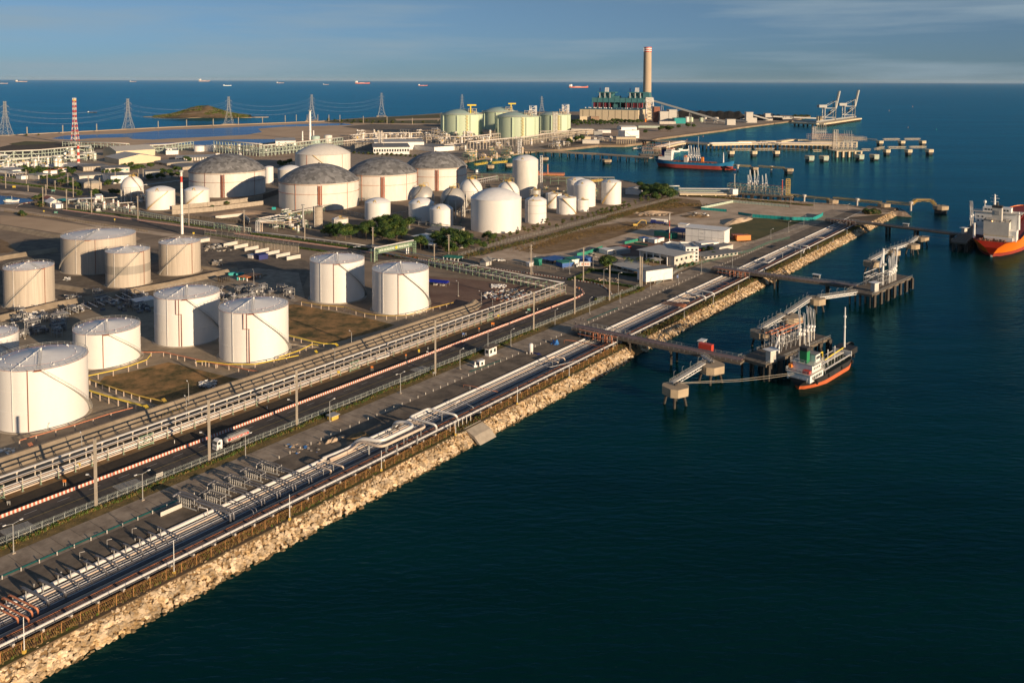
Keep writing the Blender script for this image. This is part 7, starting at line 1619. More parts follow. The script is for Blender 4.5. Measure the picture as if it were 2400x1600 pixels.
# LNG jetty
jetty('long cream jetty deck on dense dark piles, the main harbour jetty',[G(1540,347,5),G(1580,337,5),G(1604,333.5,5),G(1665,338,5),G(1760,336,5),G(1960,338,5)],16,5,2.5,sp=8,pile=1.0,rail_m='cream_steel',deck='cream',pipes=((5,1.0,'pipe_cream',1.6),(1,.9,'pipe_cream',1.4),(-3,.8,'pipe_white',1.2)),maxp=60)
jetty('left stub of the main harbour jetty reaching the shore',[G(1500,327,5),G(1540,330,5),G(1604,331,5)],12,5,2.5,sp=16,pile=1,rail_m='galv',deck='concrete_dark')
for k,((x0,y0),(x1,y1)) in enumerate((((1729,330),(1770,330)),((1778,330),(1815,329.5)),((1824,330),(1858,325)),((1868,326),(1892,326)))): p,q=G(x0,y0,9),G(x1,y1,9); single('pipe_gallery','raised cream pipe gallery over the main harbour jetty, %s from the left'%ORD(k),'pipe gallery',MB().bar((0,0,5),(q.x-p.x,q.y-p.y,5),12,3),'cream',(p.x,p.y,2),0,'pipe galleries of the main jetty')
pl=G(1980,352,7); platform('cream loading head platform of the main harbour jetty',pl,44,34,rad(3),z=7,m='cream',sp=5)
clutter('cream pipe stack on the loading head of the main jetty',pl+Vector((2,12,0)),rad(3),40,14,7,21,12,('cream_steel','pipe_cream','cream_steel'))
platform('rear loading head platform of the main harbour jetty',G(1945,331,7),90,40,rad(3),z=7,m='cream',sp=8)
clutter('rear pipe stack of the main jetty head',G(1945,330,7),rad(3),80,30,7,22,12,('cream_steel','pipe_cream','rust'))
clutter('small cream pipe stack right on the main jetty head',G(1990,331,7),rad(3),60,20,7,23,9,('cream_steel','pipe_cream','cream_steel'))
for k,x in enumerate((1978.5,1984,1989.5,1995)): p=G(x,346,7); arm('pale loading arm, front group of the main jetty head, %s from the left'%ORD(k),p,HZ(x,306,p)-7,0,.03,m='galv',group='front loading arms of the main jetty',z=7)
for k,x in enumerate((1919,1923.5,1928.5,1933.5,1938.5)): p=G(x,320,7)+Vector((0,10,0)); arm('grey loading arm, rear group of the main jetty, %s from the left'%ORD(k),p,HZ(x,287,p)-7,0,.03,m='galv',group='rear loading arms of the main jetty',z=7)
tower('cream pipe tower between the two arm groups of the main jetty',(1957,352),304,7,'cream_steel',levels=6,pipes=2); tower('pinkish ship like tower at the left of the rear arms',(1908,325),297,9,'offwhite',levels=5,pipes=3,solid=1)
for (x,y,l,w_,f) in ((1897,365,'breasting dolphin with a pale blue fender, far left',13,'mint_sheet'),(1931,365,'breasting dolphin with a pale blue fender, left of the head',13,'mint_sheet'),(2014,362,'breasting dolphin with a pale blue fender, right of the head',13,'mint_sheet'),(2049,362,'breasting dolphin with a pale blue fender, far right',13,'mint_sheet'),
  (1713,354,'front mooring dolphin of the left chain, first',11,None),(1766,354,'front mooring dolphin of the left chain, second',11,None),(1819,353.5,'front mooring dolphin of the left chain, third',11,None),
  (2078,350.5,'front mooring dolphin of the right chain, first',11,None),(2129,350.5,'front mooring dolphin of the right chain, second',11,None),(2178,350,'front mooring dolphin of the right chain, last',12,None),
  (2062,330,'rear mooring dolphin of the right chain, first',12,None),(2113,330,'rear mooring dolphin of the right chain, second',12,None),(2162,330,'rear mooring dolphin of the right chain, last',12,None)): dolphin(l,G(x,y,5),w_,5,5,0,piles=False,m='cream',group='dolphins of the main harbour jetty',fender=f)
for k,(a,b,l) in enumerate((((1716,349),(1760,349),'left chain first'),((1769,349),(1814,348.5),'left chain second'),((1826,347.5),(1892,351),'left chain third'),((1905,352),(1925,352),'left of the head'),((2020,350),(2040,350),'right of the head'),((2052,349),(2070,344),'rising piece right of the head'),((2082,345),(2122,344.5),'right chain second'),((2132,344),(2170,343.5),'right chain last'),((2000,324),(2055,327),'rear thin one'),((2070,326),(2108,325.5),'rear right first'),((2120,325.5),(2156,325),'rear right last'))): catwalk('cream footbridge of the main harbour jetty, %s'%l,G(*a,8),G(*b,8),z=8,w_=4.5,m='cream',group='footbridges of the main jetty',lamps=0,h=2.6)
mast('tall grey lamp mast on the main harbour jetty',(1636.5,345),320,.7,'galv',name='lamp_mast',cat='lamp mast')
clutter('small old jetty head with pipe legs beside the sluice house',G(1535,360,3),0,40,20,3,31,14,('concrete','pipe_cream','rust')); platform('small old jetty platform with blue fenders beside the sluice house',G(1535,362,2),50,22,0,z=2,m='concrete_dark')
# coal jetty + unloaders
jetty('coal jetty with a conveyor stretching to the right of the power station',[G(1857,286,5),G(1920,289,5),G(2010,276.5,5)],26,5,4,sp=24,pile=2,deck='cream',rail_m='galv',pipes=((6,2.6,'galv',4),),railh=0)
def unloader(label,px,ytop,rz):
    p=G(*px,5); s_=(HZ(px[0],ytop,p))/110.; T=thing('ship_unloader',label,'ship unloader',(p.x,p.y,5),rz,'ship unloaders'); mb=MB()
    for x in (-20,22):
        for y in (-9,9): mb.bar((x,y,0),(x,y,46),2.6)
        mb.bar((x,-9,24),(x,9,24),2); mb.bar((x,-9,46),(x,9,46),2)
    for y in (-9,9): mb.bar((-20,y,46),(22,y,46),2.2); mb.bar((-20,y,12),(22,y,42),1.8); mb.bar((-20,y,12),(22,y,12),1.8); mb.bar((22,y,0),(22,y,72),2.6); mb.bar((22,y,72),(-20,y,50),1.2)
    mb.bar((22,-9,72),(22,9,72),2); mb.build('portal_frame','galv',T); MB().box(-42,-9,48,-12,9,58).build('machinery_house','galv',T); mb=MB()
    for y in (-4,4): mb.bar((26,y,44),(40,y,108),4)
    for k in range(9): t=k/8; mb.bar((26+14*t,-4,44+64*t),(26+14*t,4,44+64*t),2)
    mb.build('raised_boom','galv',T); MB().box(2,-4,22,8,4,34).build('grab_hopper','dark',T); T.scale=(s_,)*3
unloader('left ship unloader with its boom raised beside the cream box house',(1942,283),216.5,.15); unloader('right ship unloader with its boom raised near the end of the coal jetty',(1988,277),214,.15)
# stacker
p=G(1708,277); T=thing('stacker_reclaimer','grey stacker reclaimer with two long booms on the coal pile','stacker',p,0); s_=p.y/F; mb=MB(); mb.bar((-20*s_,0,9*s_),(4*s_,0,2*s_),2.5); mb.bar((0,0,9*s_),(30*s_,0,1*s_),1.2); mb.bar((0,0,2*s_),(30*s_,0,1*s_),2.5); mb.bar((-20*s_,0,9*s_),(0,0,9*s_),1.2); mb.build('boom','galv',T); MB().box(-3*s_,-5,0,3*s_,5,8*s_).build('body','galv',T); MB().cyl(-21*s_,0,7*s_,11*s_,2.5*s_,2.5*s_,10).build('bucket_wheel','steel',T)
for (a,b,za,zb,l) in (((1765,275),(1800,283),22,4,'thin conveyor bending down right of the tallest transfer tower'),((1811,272),(1912,282),14,6,'long thin conveyor from the right transfer tower to the coal jetty'),((1724,287),(1752,289),8,4,'short conveyor from the foot tower toward the tallest transfer tower')):
    p,q=G(*a),G(*b); p=G(a[0],288 if a[0]<1800 else 284); single('coal_conveyor',l,'conveyor',MB().bar((0,0,za),(q.x-p.x,q.y-p.y,zb),4,4),'galv',p)
# ================================================================ SHIPS
def hull(T,L_,B_,zk,zw,zb,zd,mats,sheer=(2.0,1.2),bow=.16,stern=.12,transom=True,flare=.25,bulb=False,n=30,raise_=None,tr=.75,deck='deck_red'):
    # x forward from stern 0..L, y +port, z relative to waterline
    mb=MB(); rows=[]
    def hb(u,lv):  # lv 0 keel .. 1 deck
        aft=1 if u>stern else (tr+(1-tr)*math.sin(PI/2*u/stern)); 
        if lv<1: aft*= (1 if u>stern*1.8 else (max(.02,(u/(stern*1.8)))**(1.3*(1-lv)**1.2) if lv<.95 else 1))
        v=(1-u)/bow; fwd=1 if v>1 else max(0.0,v)**(.5+.55*(1-lv)); return B_/2*aft*fwd
    for i in range(n+1):
        u=i/n; u=.5-.5*math.cos(PI*u); dz=sheer[0]*max(0,(u-.8)/.2)**1.4*1+ sheer[1]*max(0,(.22-u)/.22)**.8
        if raise_: 
            for a,b,h_ in raise_:
                if a<=u<=b: dz+=h_
        zs=[zk,zw*.5+zk*.5,zw,zb,zb*.5+(zd+dz)*.5,zd+dz]; row=[]
        for k,z in enumerate(zs):
            lv=(z-zk)/(zd+dz-zk); over=(u-.9)/.1*flare*B_*lv**1.5*.6 if u>.9 else 0; aftx=-(1-lv)*0; xx=u*L_+max(0,over)
            if u<.03 and lv<.75: xx+=(.75-lv)*B_*.35
            row.append((xx,hb(u,lv) if k else hb(u,.05)*.75,z))
        rows.append(row)
    for sgn in (1,-1):
        idx=[[mb.av((x,y*sgn,z)) for x,y,z in r] for r in rows]
        for i in range(n):
            for k in range(5):
                mb.cur=0 if k<3 else 1
                q=(idx[i][k],idx[i+1][k],idx[i+1][k+1],idx[i][k+1]); mb.face(q if sgn<0 else q[::-1])
    for k in range(5):
        a,b=rows[0][k],rows[0][k+1]; mb.cur=0 if k<3 else (2 if len(mats)>2 else 1); mb.poly([(a[0],a[1],a[2]),(a[0],-a[1],a[2]),(b[0],-b[1],b[2]),(b[0],b[1],b[2])])
    mb.build('hull',list(mats),T,45)
    mb=MB()
    for i in range(n):
        a,b=rows[i][5],rows[i+1][5]; mb.poly([(a[0],-a[1]+.1,a[2]-.5),(b[0],-b[1]+.1,b[2]-.5),(b[0],b[1]-.1,b[2]-.5),(a[0],a[1]-.1,a[2]-.5)])
    mb.build('deck',deck,T)
    if bulb: MB().tube([(L_*.96,0,zw*.3),(L_*1.03,0,zw*.3),(L_*1.045,0,zw*.3)],[B_*.1,B_*.1,B_*.04],10).build('bulbous_bow',mats[0],T)
def boxpart(T,name,x0,y0,z0,x1,y1,z1,m): return MB().box(x0,y0,z0,x1,y1,z1).build(name,m,T)
def wins(T,x,y0,y1,z,n,w_=.8,h=.8,axis='x'):
    mb=MB()
    for k in range(n):
        c=y0+(y1-y0)*(k+.5)/n
        if axis=='x': mb.box(x-.05,c-w_/2,z,x+.05,c+w_/2,z+h)
        else: mb.box(c-w_/2,x-.05,z,c+w_/2,x+.05,z+h)
    mb.build('window_row','glass',T)
def railbox(T,x0,y0,x1,y1,z,h=1.1,m='white',step=1.5,t=.07):
    mb=MB()
    for (a,b) in (((x0,y0),(x1,y0)),((x1,y0),(x1,y1)),((x1,y1),(x0,y1)),((x0,y1),(x0,y0))):
        for zz in (.5,1): mb.bar((a[0],a[1],z+h*zz),(b[0],b[1],z+h*zz),t)
        L_=math.hypot(b[0]-a[0],b[1]-a[1])
        for k in range(int(L_/step)+1): q=k/max(1,int(L_/step)); mb.bar((a[0]+(b[0]-a[0])*q,a[1]+(b[1]-a[1])*q,z),(a[0]+(b[0]-a[0])*q,a[1]+(b[1]-a[1])*q,z+h),t)
    mb.build('railing',m,T)
# small coastal tanker
a=Vector((115.2,338.2,-4)); b=Vector((151.6,376.7,-4)); ang=math.atan2(b.y-a.y,b.x-a.x); T=thing('coastal_tanker','small black hulled tanker with a white wheelhouse and orange boot stripe beside the near platform','ship',a,ang)
hull(T,53,9.6,-3.2,0,1.25,3.0,['ship_orange_dull','hull_black'],sheer=(2.6,.5),bow=.28,stern=.16,tr=.7,deck='deck_green')
boxpart(T,'poop_house',1.2,-4.2,2.6,13.5,4.2,4.9,'white'); boxpart(T,'boat_deck',.6,-4.5,4.9,14,4.5,5.1,'offwhite'); boxpart(T,'accommodation',4.5,-3.6,5.1,13,3.6,7.4,'white'); boxpart(T,'bridge_deck',4,-4.4,7.4,13.6,4.4,7.55,'offwhite'); boxpart(T,'wheelhouse',8.6,-3.2,7.55,12.8,3.2,9.9,'white'); boxpart(T,'wheelhouse_roof',8.3,-3.4,9.9,13.1,3.4,10.05,'roof_grey')
wins(T,-4.26,3,12,3.4,6,.9,.9,'y'); wins(T,4.26,3,12,3.4,6,.9,.9,'y'); wins(T,12.84,-2.8,2.8,8.5,5); wins(T,-3.66,5.5,12,5.9,4,.6,.6,'y'); wins(T,3.66,5.5,12,5.9,4,.6,.6,'y'); wins(T,-3.26,9,12.4,8.5,3,.8,.8,'y')
railbox(T,.6,-4.5,14,4.5,5.1); railbox(T,4,-4.4,13.6,4.4,7.55); railbox(T,.2,-3.4,1.2,3.4,2.8)
boxpart(T,'funnel',5.2,-1.3,7.55,8,1.3,11.2,'green_paint'); boxpart(T,'funnel_top',5.1,-1.4,11.2,8.1,1.4,12.4,'dark'); boxpart(T,'liferaft_box',1.6,-3.6,5.1,3.8,-1.2,6.1,'red'); boxpart(T,'lifeboat',3,3.5,5.6,7,4.6,6.6,'orange')
MB().tube([(10.5,0,10),(10.5,0,17)],.16,6).bar((10.5,-1.5,15),(10.5,1.5,15),.12).build('radar_mast','white',T)
MB().tube([(46,0,4),(46,0,19)],[.42,.2],8).cyl(46,0,15.5,16,.6,.6,8).cyl(46,0,12,12.4,.5,.5,8).build('fore_mast','white',T)
boxpart(T,'forecastle',44,-3.3,3.3,51,3.3,5.2,'hull_black'); boxpart(T,'breakwater',43.6,-3.6,3,44,3.6,4.9,'white')
mb=MB()
for y in (-3.9,-3.5,3.7): mb.tube([(15,y,3.9),(43,y*.9,3.9)],.13,6)
mb.build('rail_pipes','pipe_white',T); mb=MB()
for y in (-.8,-.3,.2,.7,1.2): mb.tube([(14,y,4.1),(43,y,4.1)],.15,6)
for x in range(15,43,3): mb.bar((x,-1,2.6),(x,-1,4),.12); mb.bar((x,1.4,2.6),(x,1.4,4),.12); mb.bar((x,-1.1,4),(x,1.5,4),.1)
mb.build('deck_pipes','pipe_white',T); MB().tube([(27,.4,4.2),(35,.6,4.5),(45,0,5.2)],.2,6).build('yellow_hose','yellow',T)
MB().bar((26,1,3),(26,1,7),.4).bar((26,1,7),(20,1.6,6.8),.35).build('hose_crane','yellow',T)
for k,x in enumerate((24,31)): MB().cyl(x,-1.8,3,8,.14,.12,6).cyl(x,-1.8,8,8.7,.2,.2,6).build('vent_post','white',T)
for x in (18,23,34,38): MB().cyl(x,-2.4,2.6,3.5,.6,.6,10).build('tank_hatch','deck_green',T)
for k,(x) in enumerate((6,17,30,41,49)): MB().lathe([(.25,-.25),(.62,-.25),(.62,.25),(.25,.25)],12).build('tyre_fender','tyre',T).matrix_local=Matrix.Translation((x,-4.9 if x<45 else -2.6,2.2))@Matrix.Rotation(PI/2,4,'X')
MB().bar((15,-4.4,3),(15,-4.4,4),.1).tube([(14.2,2.5,4),(17,4,13)],.12,5).build('derrick','white',T)
T.scale=(1.02,1.15,1.3)
# blue tanker
a=Vector((211,1241,-4)); b=Vector((311,1191,-4)); ang=math.atan2(b.y-a.y,b.x-a.x); T=thing('blue_tanker','sky blue tanker with a red bottom and white wheelhouse moored across the middle harbour','ship',a,ang)
hull(T,110,17,-4,0,5.0,8.3,['ship_red','ship_blue'],sheer=(4.5,3.5),bow=.16,stern=.14,bulb=True,deck='deck_grey')
boxpart(T,'lower_house',5,-7,10,24,7,14.5,'white'); boxpart(T,'accommodation',14,-6.5,14.5,24,6.5,23,'white'); boxpart(T,'wheelhouse',17,-8,23,25,8,26,'white'); boxpart(T,'wheelhouse_roof',17,-7,26,25,7,26.6,'rust'); boxpart(T,'funnel',8,-2.4,14.5,14,2.4,24,'navy'); boxpart(T,'funnel_top',8,-2.6,24,14,2.6,28,'dark')
wins(T,-8.05,18,24,24,4,1.2,1.2,'y'); wins(T,-6.56,15,24,17,5,.9,1,'y'); wins(T,-6.56,15,24,20,5,.9,1,'y'); wins(T,25.05,-7,7,24,7,1.2,1.2)
MB().tube([(19,0,26),(19,0,37)],.5,6).bar((19,-2,33),(19,2,33),.4).build('radar_mast','white',T); MB().tube([(97,0,9),(97,0,24)],[1.2,.5],8).build('fore_mast','white',T); boxpart(T,'lifeboat',6,-7.6,15.5,10,-6,17.5,'rust_dark')
mb=MB()
for y in (-3,-1,1,3): mb.tube([(26,y,9.4),(88,y,9.4)],.45,6)
for x in range(28,88,6): mb.bar((x,-7,7.8),(x,-7,9),.3); mb.box(x-.4,-4,8,x+.4,4,9)
mb.build('deck_pipes','rust_dark',T); boxpart(T,'manifold_house',42,-5,8,47,4,15,'offwhite'); boxpart(T,'orange_stores',41,-2,15,44,5,17.5,'rust'); boxpart(T,'foam_house',66,-3,8,69,3,16,'orange')
MB().tube([(34,2,8),(34,2,20),(26,2,13)],.6,6).build('deck_crane','green_sheet',T); railbox(T,6,-7,14,7,14.5,1.4,t=.2,step=3); railbox(T,1,-5.5,6,5.5,10,1.4,t=.2,step=3)
# orange hulled ship at the right edge
st_=G(2324,601,-4); T=thing('orange_tanker','big orange hulled ship seen from its stern with a white deckhouse at the right edge','ship',st_+Vector((CU,SU,0))*-4,rad(53.3))
hull(T,190,31,-9,0,2.6,11,['ship_red','ship_hull_orange','transom_red'],sheer=(4,.3),bow=.14,stern=.13,tr=.60,deck='deck_red')
X0=9
boxpart(T,'lower_house',X0,-12,10.5,X0+18,6,13.5,'white'); boxpart(T,'engine_casing',X0+1,-9.5,13.5,X0+12,6.5,24,'offwhite'); boxpart(T,'port_house',X0+4,6.6,13.5,X0+16,13,17.5,'white'); boxpart(T,'starboard_house',X0+3,-14,10.6,X0+14,-9.6,18,'white')
boxpart(T,'accommodation',X0+13,-13,13.5,X0+25,14,29,'white'); boxpart(T,'wheelhouse_deck',X0+12,-16,29,X0+26,16,29.4,'offwhite'); boxpart(T,'wheelhouse',X0+14,-9,29.4,X0+24,9,32.6,'white'); boxpart(T,'funnel',X0+3,-4.5,24,X0+9,1.6,34,'offwhite'); boxpart(T,'funnel_top',X0+2.8,-4.7,34,X0+9.2,1.8,35.4,'dark')
for k in range(4): MB().cyl(X0+4+k*1.3,-1.5,35.4,37.5,.5,.5,8).build('exhaust','dark',T)
boxpart(T,'funnel_grille',X0+2.7,-3,29,X0+2.98,0,32,'galv'); wins(T,X0+13.95,-8,8,30.4,8,1.2,1.2); wins(T,X0+12.95,7.5,13,22,2,1,1); wins(T,X0+12.95,7.5,13,25,2,1,1); wins(T,-13.05,X0+14,X0+24,20,4,1,1,'y'); wins(T,-13.05,X0+14,X0+24,24,4,1,1,'y')
MB().tube([(X0+18,2,32.6),(X0+18,2,42)],[.9,.5],8).bar((X0+18,-1,39),(X0+18,5,39),.4).bar((X0+18,-.5,36.5),(X0+18,4.5,36.5),.5).bar((X0+18,0,41),(X0+18,4,41),.3).build('radar_mast','white',T)
MB().cyl(X0+14,-14,18,28,1.1,.9,10).cyl(X0+14,-14,28,31,.9,.2,10).bar((X0+14,-14,26),(X0+12,0,23),.7).build('provision_crane','white',T); MB().cyl(X0+16,8,32.6,35,.25,.25,6).lathe([(0,37.6),(1,36.8),(1.1,36),(.8,35.2),(0,35)],12,X0+16,8).build('satellite_dome','white',T)
MB().cyl(X0+2,12.5,11,22,.9,.8,10).build('stores_crane','white',T); railbox(T,X0+1,-9.5,X0+12,6.5,24,1.2,'dark',2,.14); railbox(T,X0,-12,X0+18,6,13.5,1.2,'ochre',2,.1); railbox(T,.8,-8,X0-1,8,10.9,1.2,'rust',2,.12)
MB().tube([(X0+3,13.6,18.5),(X0+6,13.6,18.5),(X0+11,13.6,18.5),(X0+13,13.6,18.5)],[.4,1.4,1.4,.4],10).build('lifeboat','rust_dark',T); mb=MB(); [mb.bar((x,12.4,17.5),(x,14.4,21.5),.4) for x in (X0+4,X0+12)]; mb.build('davit','white',T)
mb=MB(); random.seed(3)
for k in range(26): x,y=U(1.5,X0-1),U(-8,8); mb.cur=k%3; mb.cyl(x,y,10.5,U(11.4,12.6),.5,.5,7)
mb.build('deck_winches',['dark','rust','deck_green'],T); MB().cyl(X0+1.0,1,24.2,24.8,.35,.35,8).build('deck_lamp','lamp_lit',T)
mb=MB()
for y in (-5,-3,-1,1,3,5): mb.tube([(X0+28,y,12.5),(165,y,12.5)],.4,6)
for x in range(40,165,9): mb.box(x-.3,-7,11,x+.3,7,12)
mb.tube([(100,-12,12),(100,-12,22),(88,-12,20)],.6,6); mb.build('deck_pipes','deck_red',T); MB().box(150,-9,11,189,9,13.5).build('forecastle','deck_red',T); MB().bar((3,0,-3),(3,0,1.2),1.2,3).build('rudder','offwhite',T)
for k,(x,y,h,l) in enumerate(((30,15,16,.6),(40,15,15,.9))): arm('white loading arm folded like an A beyond the orange ship deckhouse, %s'%ORD(k),ST(735+x,-107+0),h+6,RA,l,group='loading arms at the orange ship',z=3.5)
# distant ships
def far_ship(label,x0,x1,yw,m_='ship_red',loaded=False,flip=1):
    a,b=G(x0,yw,-4),G(x1,yw,-4); L_=(b-a).length*.96; T=thing('anchored_ship',label,'ship',(a.x,a.y,-4),math.atan2(b.y-a.y,b.x-a.x)); hh=L_*.055
    hull(T,L_,L_*.15,-hh*.3,0,hh*.45,hh,[m_,m_],sheer=(hh*.4,hh*.1),n=14,deck=m_); z=hh*.9
    boxpart(T,'accommodation',L_*.06,-L_*.06,z,L_*.15,L_*.06,z+L_*.10,'white'); boxpart(T,'funnel',L_*.02,-L_*.02,z,L_*.055,L_*.02,z+L_*.085,'white'); MB().bar((L_*.95,0,z),(L_*.95,0,z+L_*.06),L_*.008).bar((L_*.12,0,z+L_*.1),(L_*.12,0,z+L_*.14),L_*.008).build('mast','white',T); boxpart(T,'deck_gear',L_*.3,-L_*.02,z,L_*.62,L_*.02,z+L_*.02,'offwhite')
far_ship('distant red tanker just left of the power station on the horizon sea',1333,1380,206,'anchor_red'); far_ship('distant pale ship at the far left under the horizon',36,65,192.5,'anchor_pale'); far_ship('distant reddish ship cut by the left edge',-6,20,196.5,'anchor_pale'); far_ship('small distant ship above the left pylons',304,320,192.5,'anchor_pale'); far_ship('distant ship with a white deckhouse above the striped mast',466,493,191.5,'anchor_pale'); far_ship('distant dark and white ship above the wooded island',523,543,201.5,'white'); far_ship('distant ship right of the wooded island',648,666,195.5,'anchor_pale'); far_ship('distant red ship above the white dome tank',832,868,196.5,'anchor_red'); far_ship('distant short red tanker above the grey domes',980,1003,201.5,'anchor_red'); far_ship('faint ship between the middle distant ones',757,771,199,'anchor_pale')
far_ship('low dark barge on the water beyond the causeway',205,228,264.5,'dark')
# buoys and small boats
for k,(x,y,l) in enumerate(((1406,346,'left of the sluice house'),(1610,329.5,'before the main jetty left'),(1648,321,'beyond the main jetty'),(1684,365,'right of the blue ship mast'),(1894,292,'behind the rear loading arms'),(2084,261,'far right of the cranes'),(2139,251.5,'in the open sea, upper'),(2128.5,300,'in the open sea, lower orange'),(2195,305,'in the open sea, green'))):
    p=G(x,y,-4); s_=p.y/F*.8; single('buoy','small channel buoy %s'%l,'buoy',MB().cyl(0,0,-.5,s_*.6,s_*1.2,s_*1.2,10).cyl(0,0,s_*.6,s_*3.2,s_*.8,s_*.3,8).cyl(0,0,s_*3.2,s_*4,s_*.6,s_*.6,8),'rust' if k<8 else 'green_sheet',p,0,'channel buoys')
def boat(label,px,L_,rz,m1='white',m2='teal_bright'):
    p=G(*px,-4); T=thing('small_boat',label,'boat',p,rz); hull(T,L_,L_*.28,-.4,0,.3,L_*.11,['rust_dark',m1],sheer=(L_*.08,.1),n=12,bow=.4,deck=m2); boxpart(T,'cabin',L_*.18,-L_*.1,L_*.08,L_*.5,L_*.1,L_*.2,m1); boxpart(T,'canopy',L_*.1,-L_*.12,L_*.2,L_*.55,L_*.12,L_*.22,m2); MB().bar((L_*.55,0,L_*.1),(L_*.55,0,L_*.42),.2).build('mast','white',T)
boat('wooden fishing boat with a teal canopy in the inlet at the left edge',(8,477),14,.15); bpy.data.objects[-1] if 0 else None
for o in bpy.data.objects:
    if o.get('label','').startswith('wooden fishing boat'): o.location=G(8,474,.05)
boat('white sailing boat moored left of the blue ship',(1585,354),22,.1); boat('small boat before the sluice house',(1481,350),16,.1,'offwhite','roof_grey'); boat('small work boat with an orange deck behind the blue ship funnel',(1560,357),26,.1,'white','rust')
# ================================================================ VEHICLES
random.seed(21)
def wheels(T,xs,y,r=.34,w_=.24,m='tyre'):
    f=None
    for x in xs:
        for s_ in (-1,1):
            if f is None: f=MB().tube([(0,-w_/2,0),(0,w_/2,0)],r,14).build('wheel',m,T); e=f
            else: e=f.copy(); COL.objects.link(e); e.parent=T
            e.location=(x,s_*y,r)
def car(label,px,rz,m='white',pick=False,group=None):
    p=G(*px,0); p.z=.3; T=thing('parked_car' if not pick else 'pickup_truck',label,'car' if not pick else 'pickup truck',p,rz,group); mb=MB(); L_=4.5 if not pick else 5.2
    prof=[(0,.35),(0,.95),(.15,1.0),(L_*.02+.3,1.02)]
    P=[(-L_/2,.3),(-L_/2,.85),(-L_/2+.25,.98),(-L_*.1,1.0),(L_*.22,1.0),(L_/2-.1,.82),(L_/2,.6),(L_/2,.3)]
    a=[mb.av((x,-.86,z)) for x,z in P]; b=[mb.av((x,.86,z)) for x,z in P]; mb.face(a); mb.face(b[::-1]); n=len(P)
    for k in range(n): mb.face((a[k],b[k],b[(k+1)%n],a[(k+1)%n]))
    mb.build('body',m,T)
    C=[(-L_*.38,1.0),(-L_*.28,1.5),(L_*.08,1.52),(L_*.24,1.0)] if not pick else [(-L_*.08,1.0),(-L_*.05,1.62),(L_*.14,1.62),(L_*.27,1.0)]
    for nm,sc_,mm,dz in (('cabin_glass',.78,'glass',0),('roof',.74,m,.04)):
        mb=MB()
        if nm=='roof': mb.box(C[1][0],-sc_,C[1][1]-.02,C[2][0],sc_,C[1][1]+dz)
        else:
            a=[mb.av((x,-sc_*(1 if z<1.2 else .93),z)) for x,z in C]; b=[mb.av((x,sc_*(1 if z<1.2 else .93),z)) for x,z in C]; mb.face(a); mb.face(b[::-1])
            for k in range(4): mb.face((a[k],b[k],b[(k+1)%4],a[(k+1)%4]))
        mb.build(nm,mm,T)
    if pick: mb=MB(); mb.box(-L_*.48,-.8,1.0,-L_*.1,-.72,1.25); mb.box(-L_*.48,.72,1.0,-L_*.1,.8,1.25); mb.build('cargo_bed',m,T)
    wheels(T,(-L_*.3,L_*.3),.78); mb=MB(); [mb.box(L_/2-.05,s_*.6-.15,.6,L_/2+.02,s_*.6+.15,.75) for s_ in (-1,1)]; mb.build('headlight','white',T); return T
# tanker truck on the road
a=ST(161.5,-237.3,.28); T=thing('tanker_truck','white tanker truck with a red banded silver tank driving on the coast road','truck',a,RA+PI)   # +x forward = toward the camera
sc_=1.0
T.location=ST(160.6,-237.2,.28)
mb=MB(); P=[(-2.0,.9),(-2.0,3.1),(-1.7,3.55),(-.9,3.6),(-.25,3.1),(0,2.2),(.05,.6),(-.4,.5),(-2.0,.5)]
a_=[mb.av((x,-1.22,z)) for x,z in P]; b_=[mb.av((x,1.22,z)) for x,z in P]; mb.face(a_); mb.face(b_[::-1])
for k in range(9): mb.face((a_[k],b_[k],b_[(k+1)%9],a_[(k+1)%9]))
mb.build('cab','white',T); mb=MB(); mb.poly([(-.23,-1.0,3.05),(.02,-1.0,2.2),(.02,1.0,2.2),(-.23,1.0,3.05)]); mb.v=[(x+.03,y,z) for x,y,z in mb.v]; mb.build('windscreen','glass',T)
MB().box(-1.3,-1.25,2.1,-.35,-1.225,2.95).box(-1.3,1.225,2.1,-.35,1.25,2.95).build('side_window','glass',T); MB().box(.05,-1.0,.7,.09,1.0,1.6).build('grille','galv',T); MB().box(.02,-1.2,.45,.2,1.2,.75).build('bumper','white',T)
mb=MB(); [mb.box(.05,s_*.9-.2,.8,.12,s_*.9+.2,1.05) for s_ in (-1,1)]; mb.build('headlight','offwhite',T)
MB().box(-12.6,-.45,.75,-1.6,.45,1.05).build('chassis','dark',T)
mb=MB(); n_=20; prof=[(-12.8,.35),(-12.6,.9),(-12.2,1.0),(-4.2,1.0),(-3.8,.9),(-3.6,.35)]
rings=[]
for x,s_ in prof: rings.append([mb.av((x,1.22*s_*math.cos(2*PI*j/n_),2.05+.95*s_*math.sin(2*PI*j/n_))) for j in range(n_)])
for i,(u_,v_) in enumerate(zip(rings,rings[1:])):
    for j in range(n_):
        mb.cur=1 if (2<=j<=4 or 5<=j<=7 or j in (8,9,0,1)) and (j in (8,9,0,1)) and i==2 else 0
        mb.face((u_[j],v_[j],v_[(j+1)%n_],u_[(j+1)%n_]))
mb.cur=0; mb.face(rings[0]); mb.face(rings[-1][::-1]); mb.build('tank',['steel','red'],T)
mb=MB(); x=-11.4
for k,wd in enumerate((.5,.25,.5,.5,.2,.5,.45,.5,.2,.5,.5)):
    for s_ in (-1,1): mb.box(x,s_*1.235-.012,2.2,x+wd*.8,s_*1.235+.012,2.55) if k%3 else (mb.box(x,s_*1.235-.012,2.2,x+.12,s_*1.235+.012,2.55),mb.box(x+.12,s_*1.235-.012,2.42,x+.4,s_*1.235+.012,2.55))
    x+=wd+.16
mb.build('letter_row','white',T)
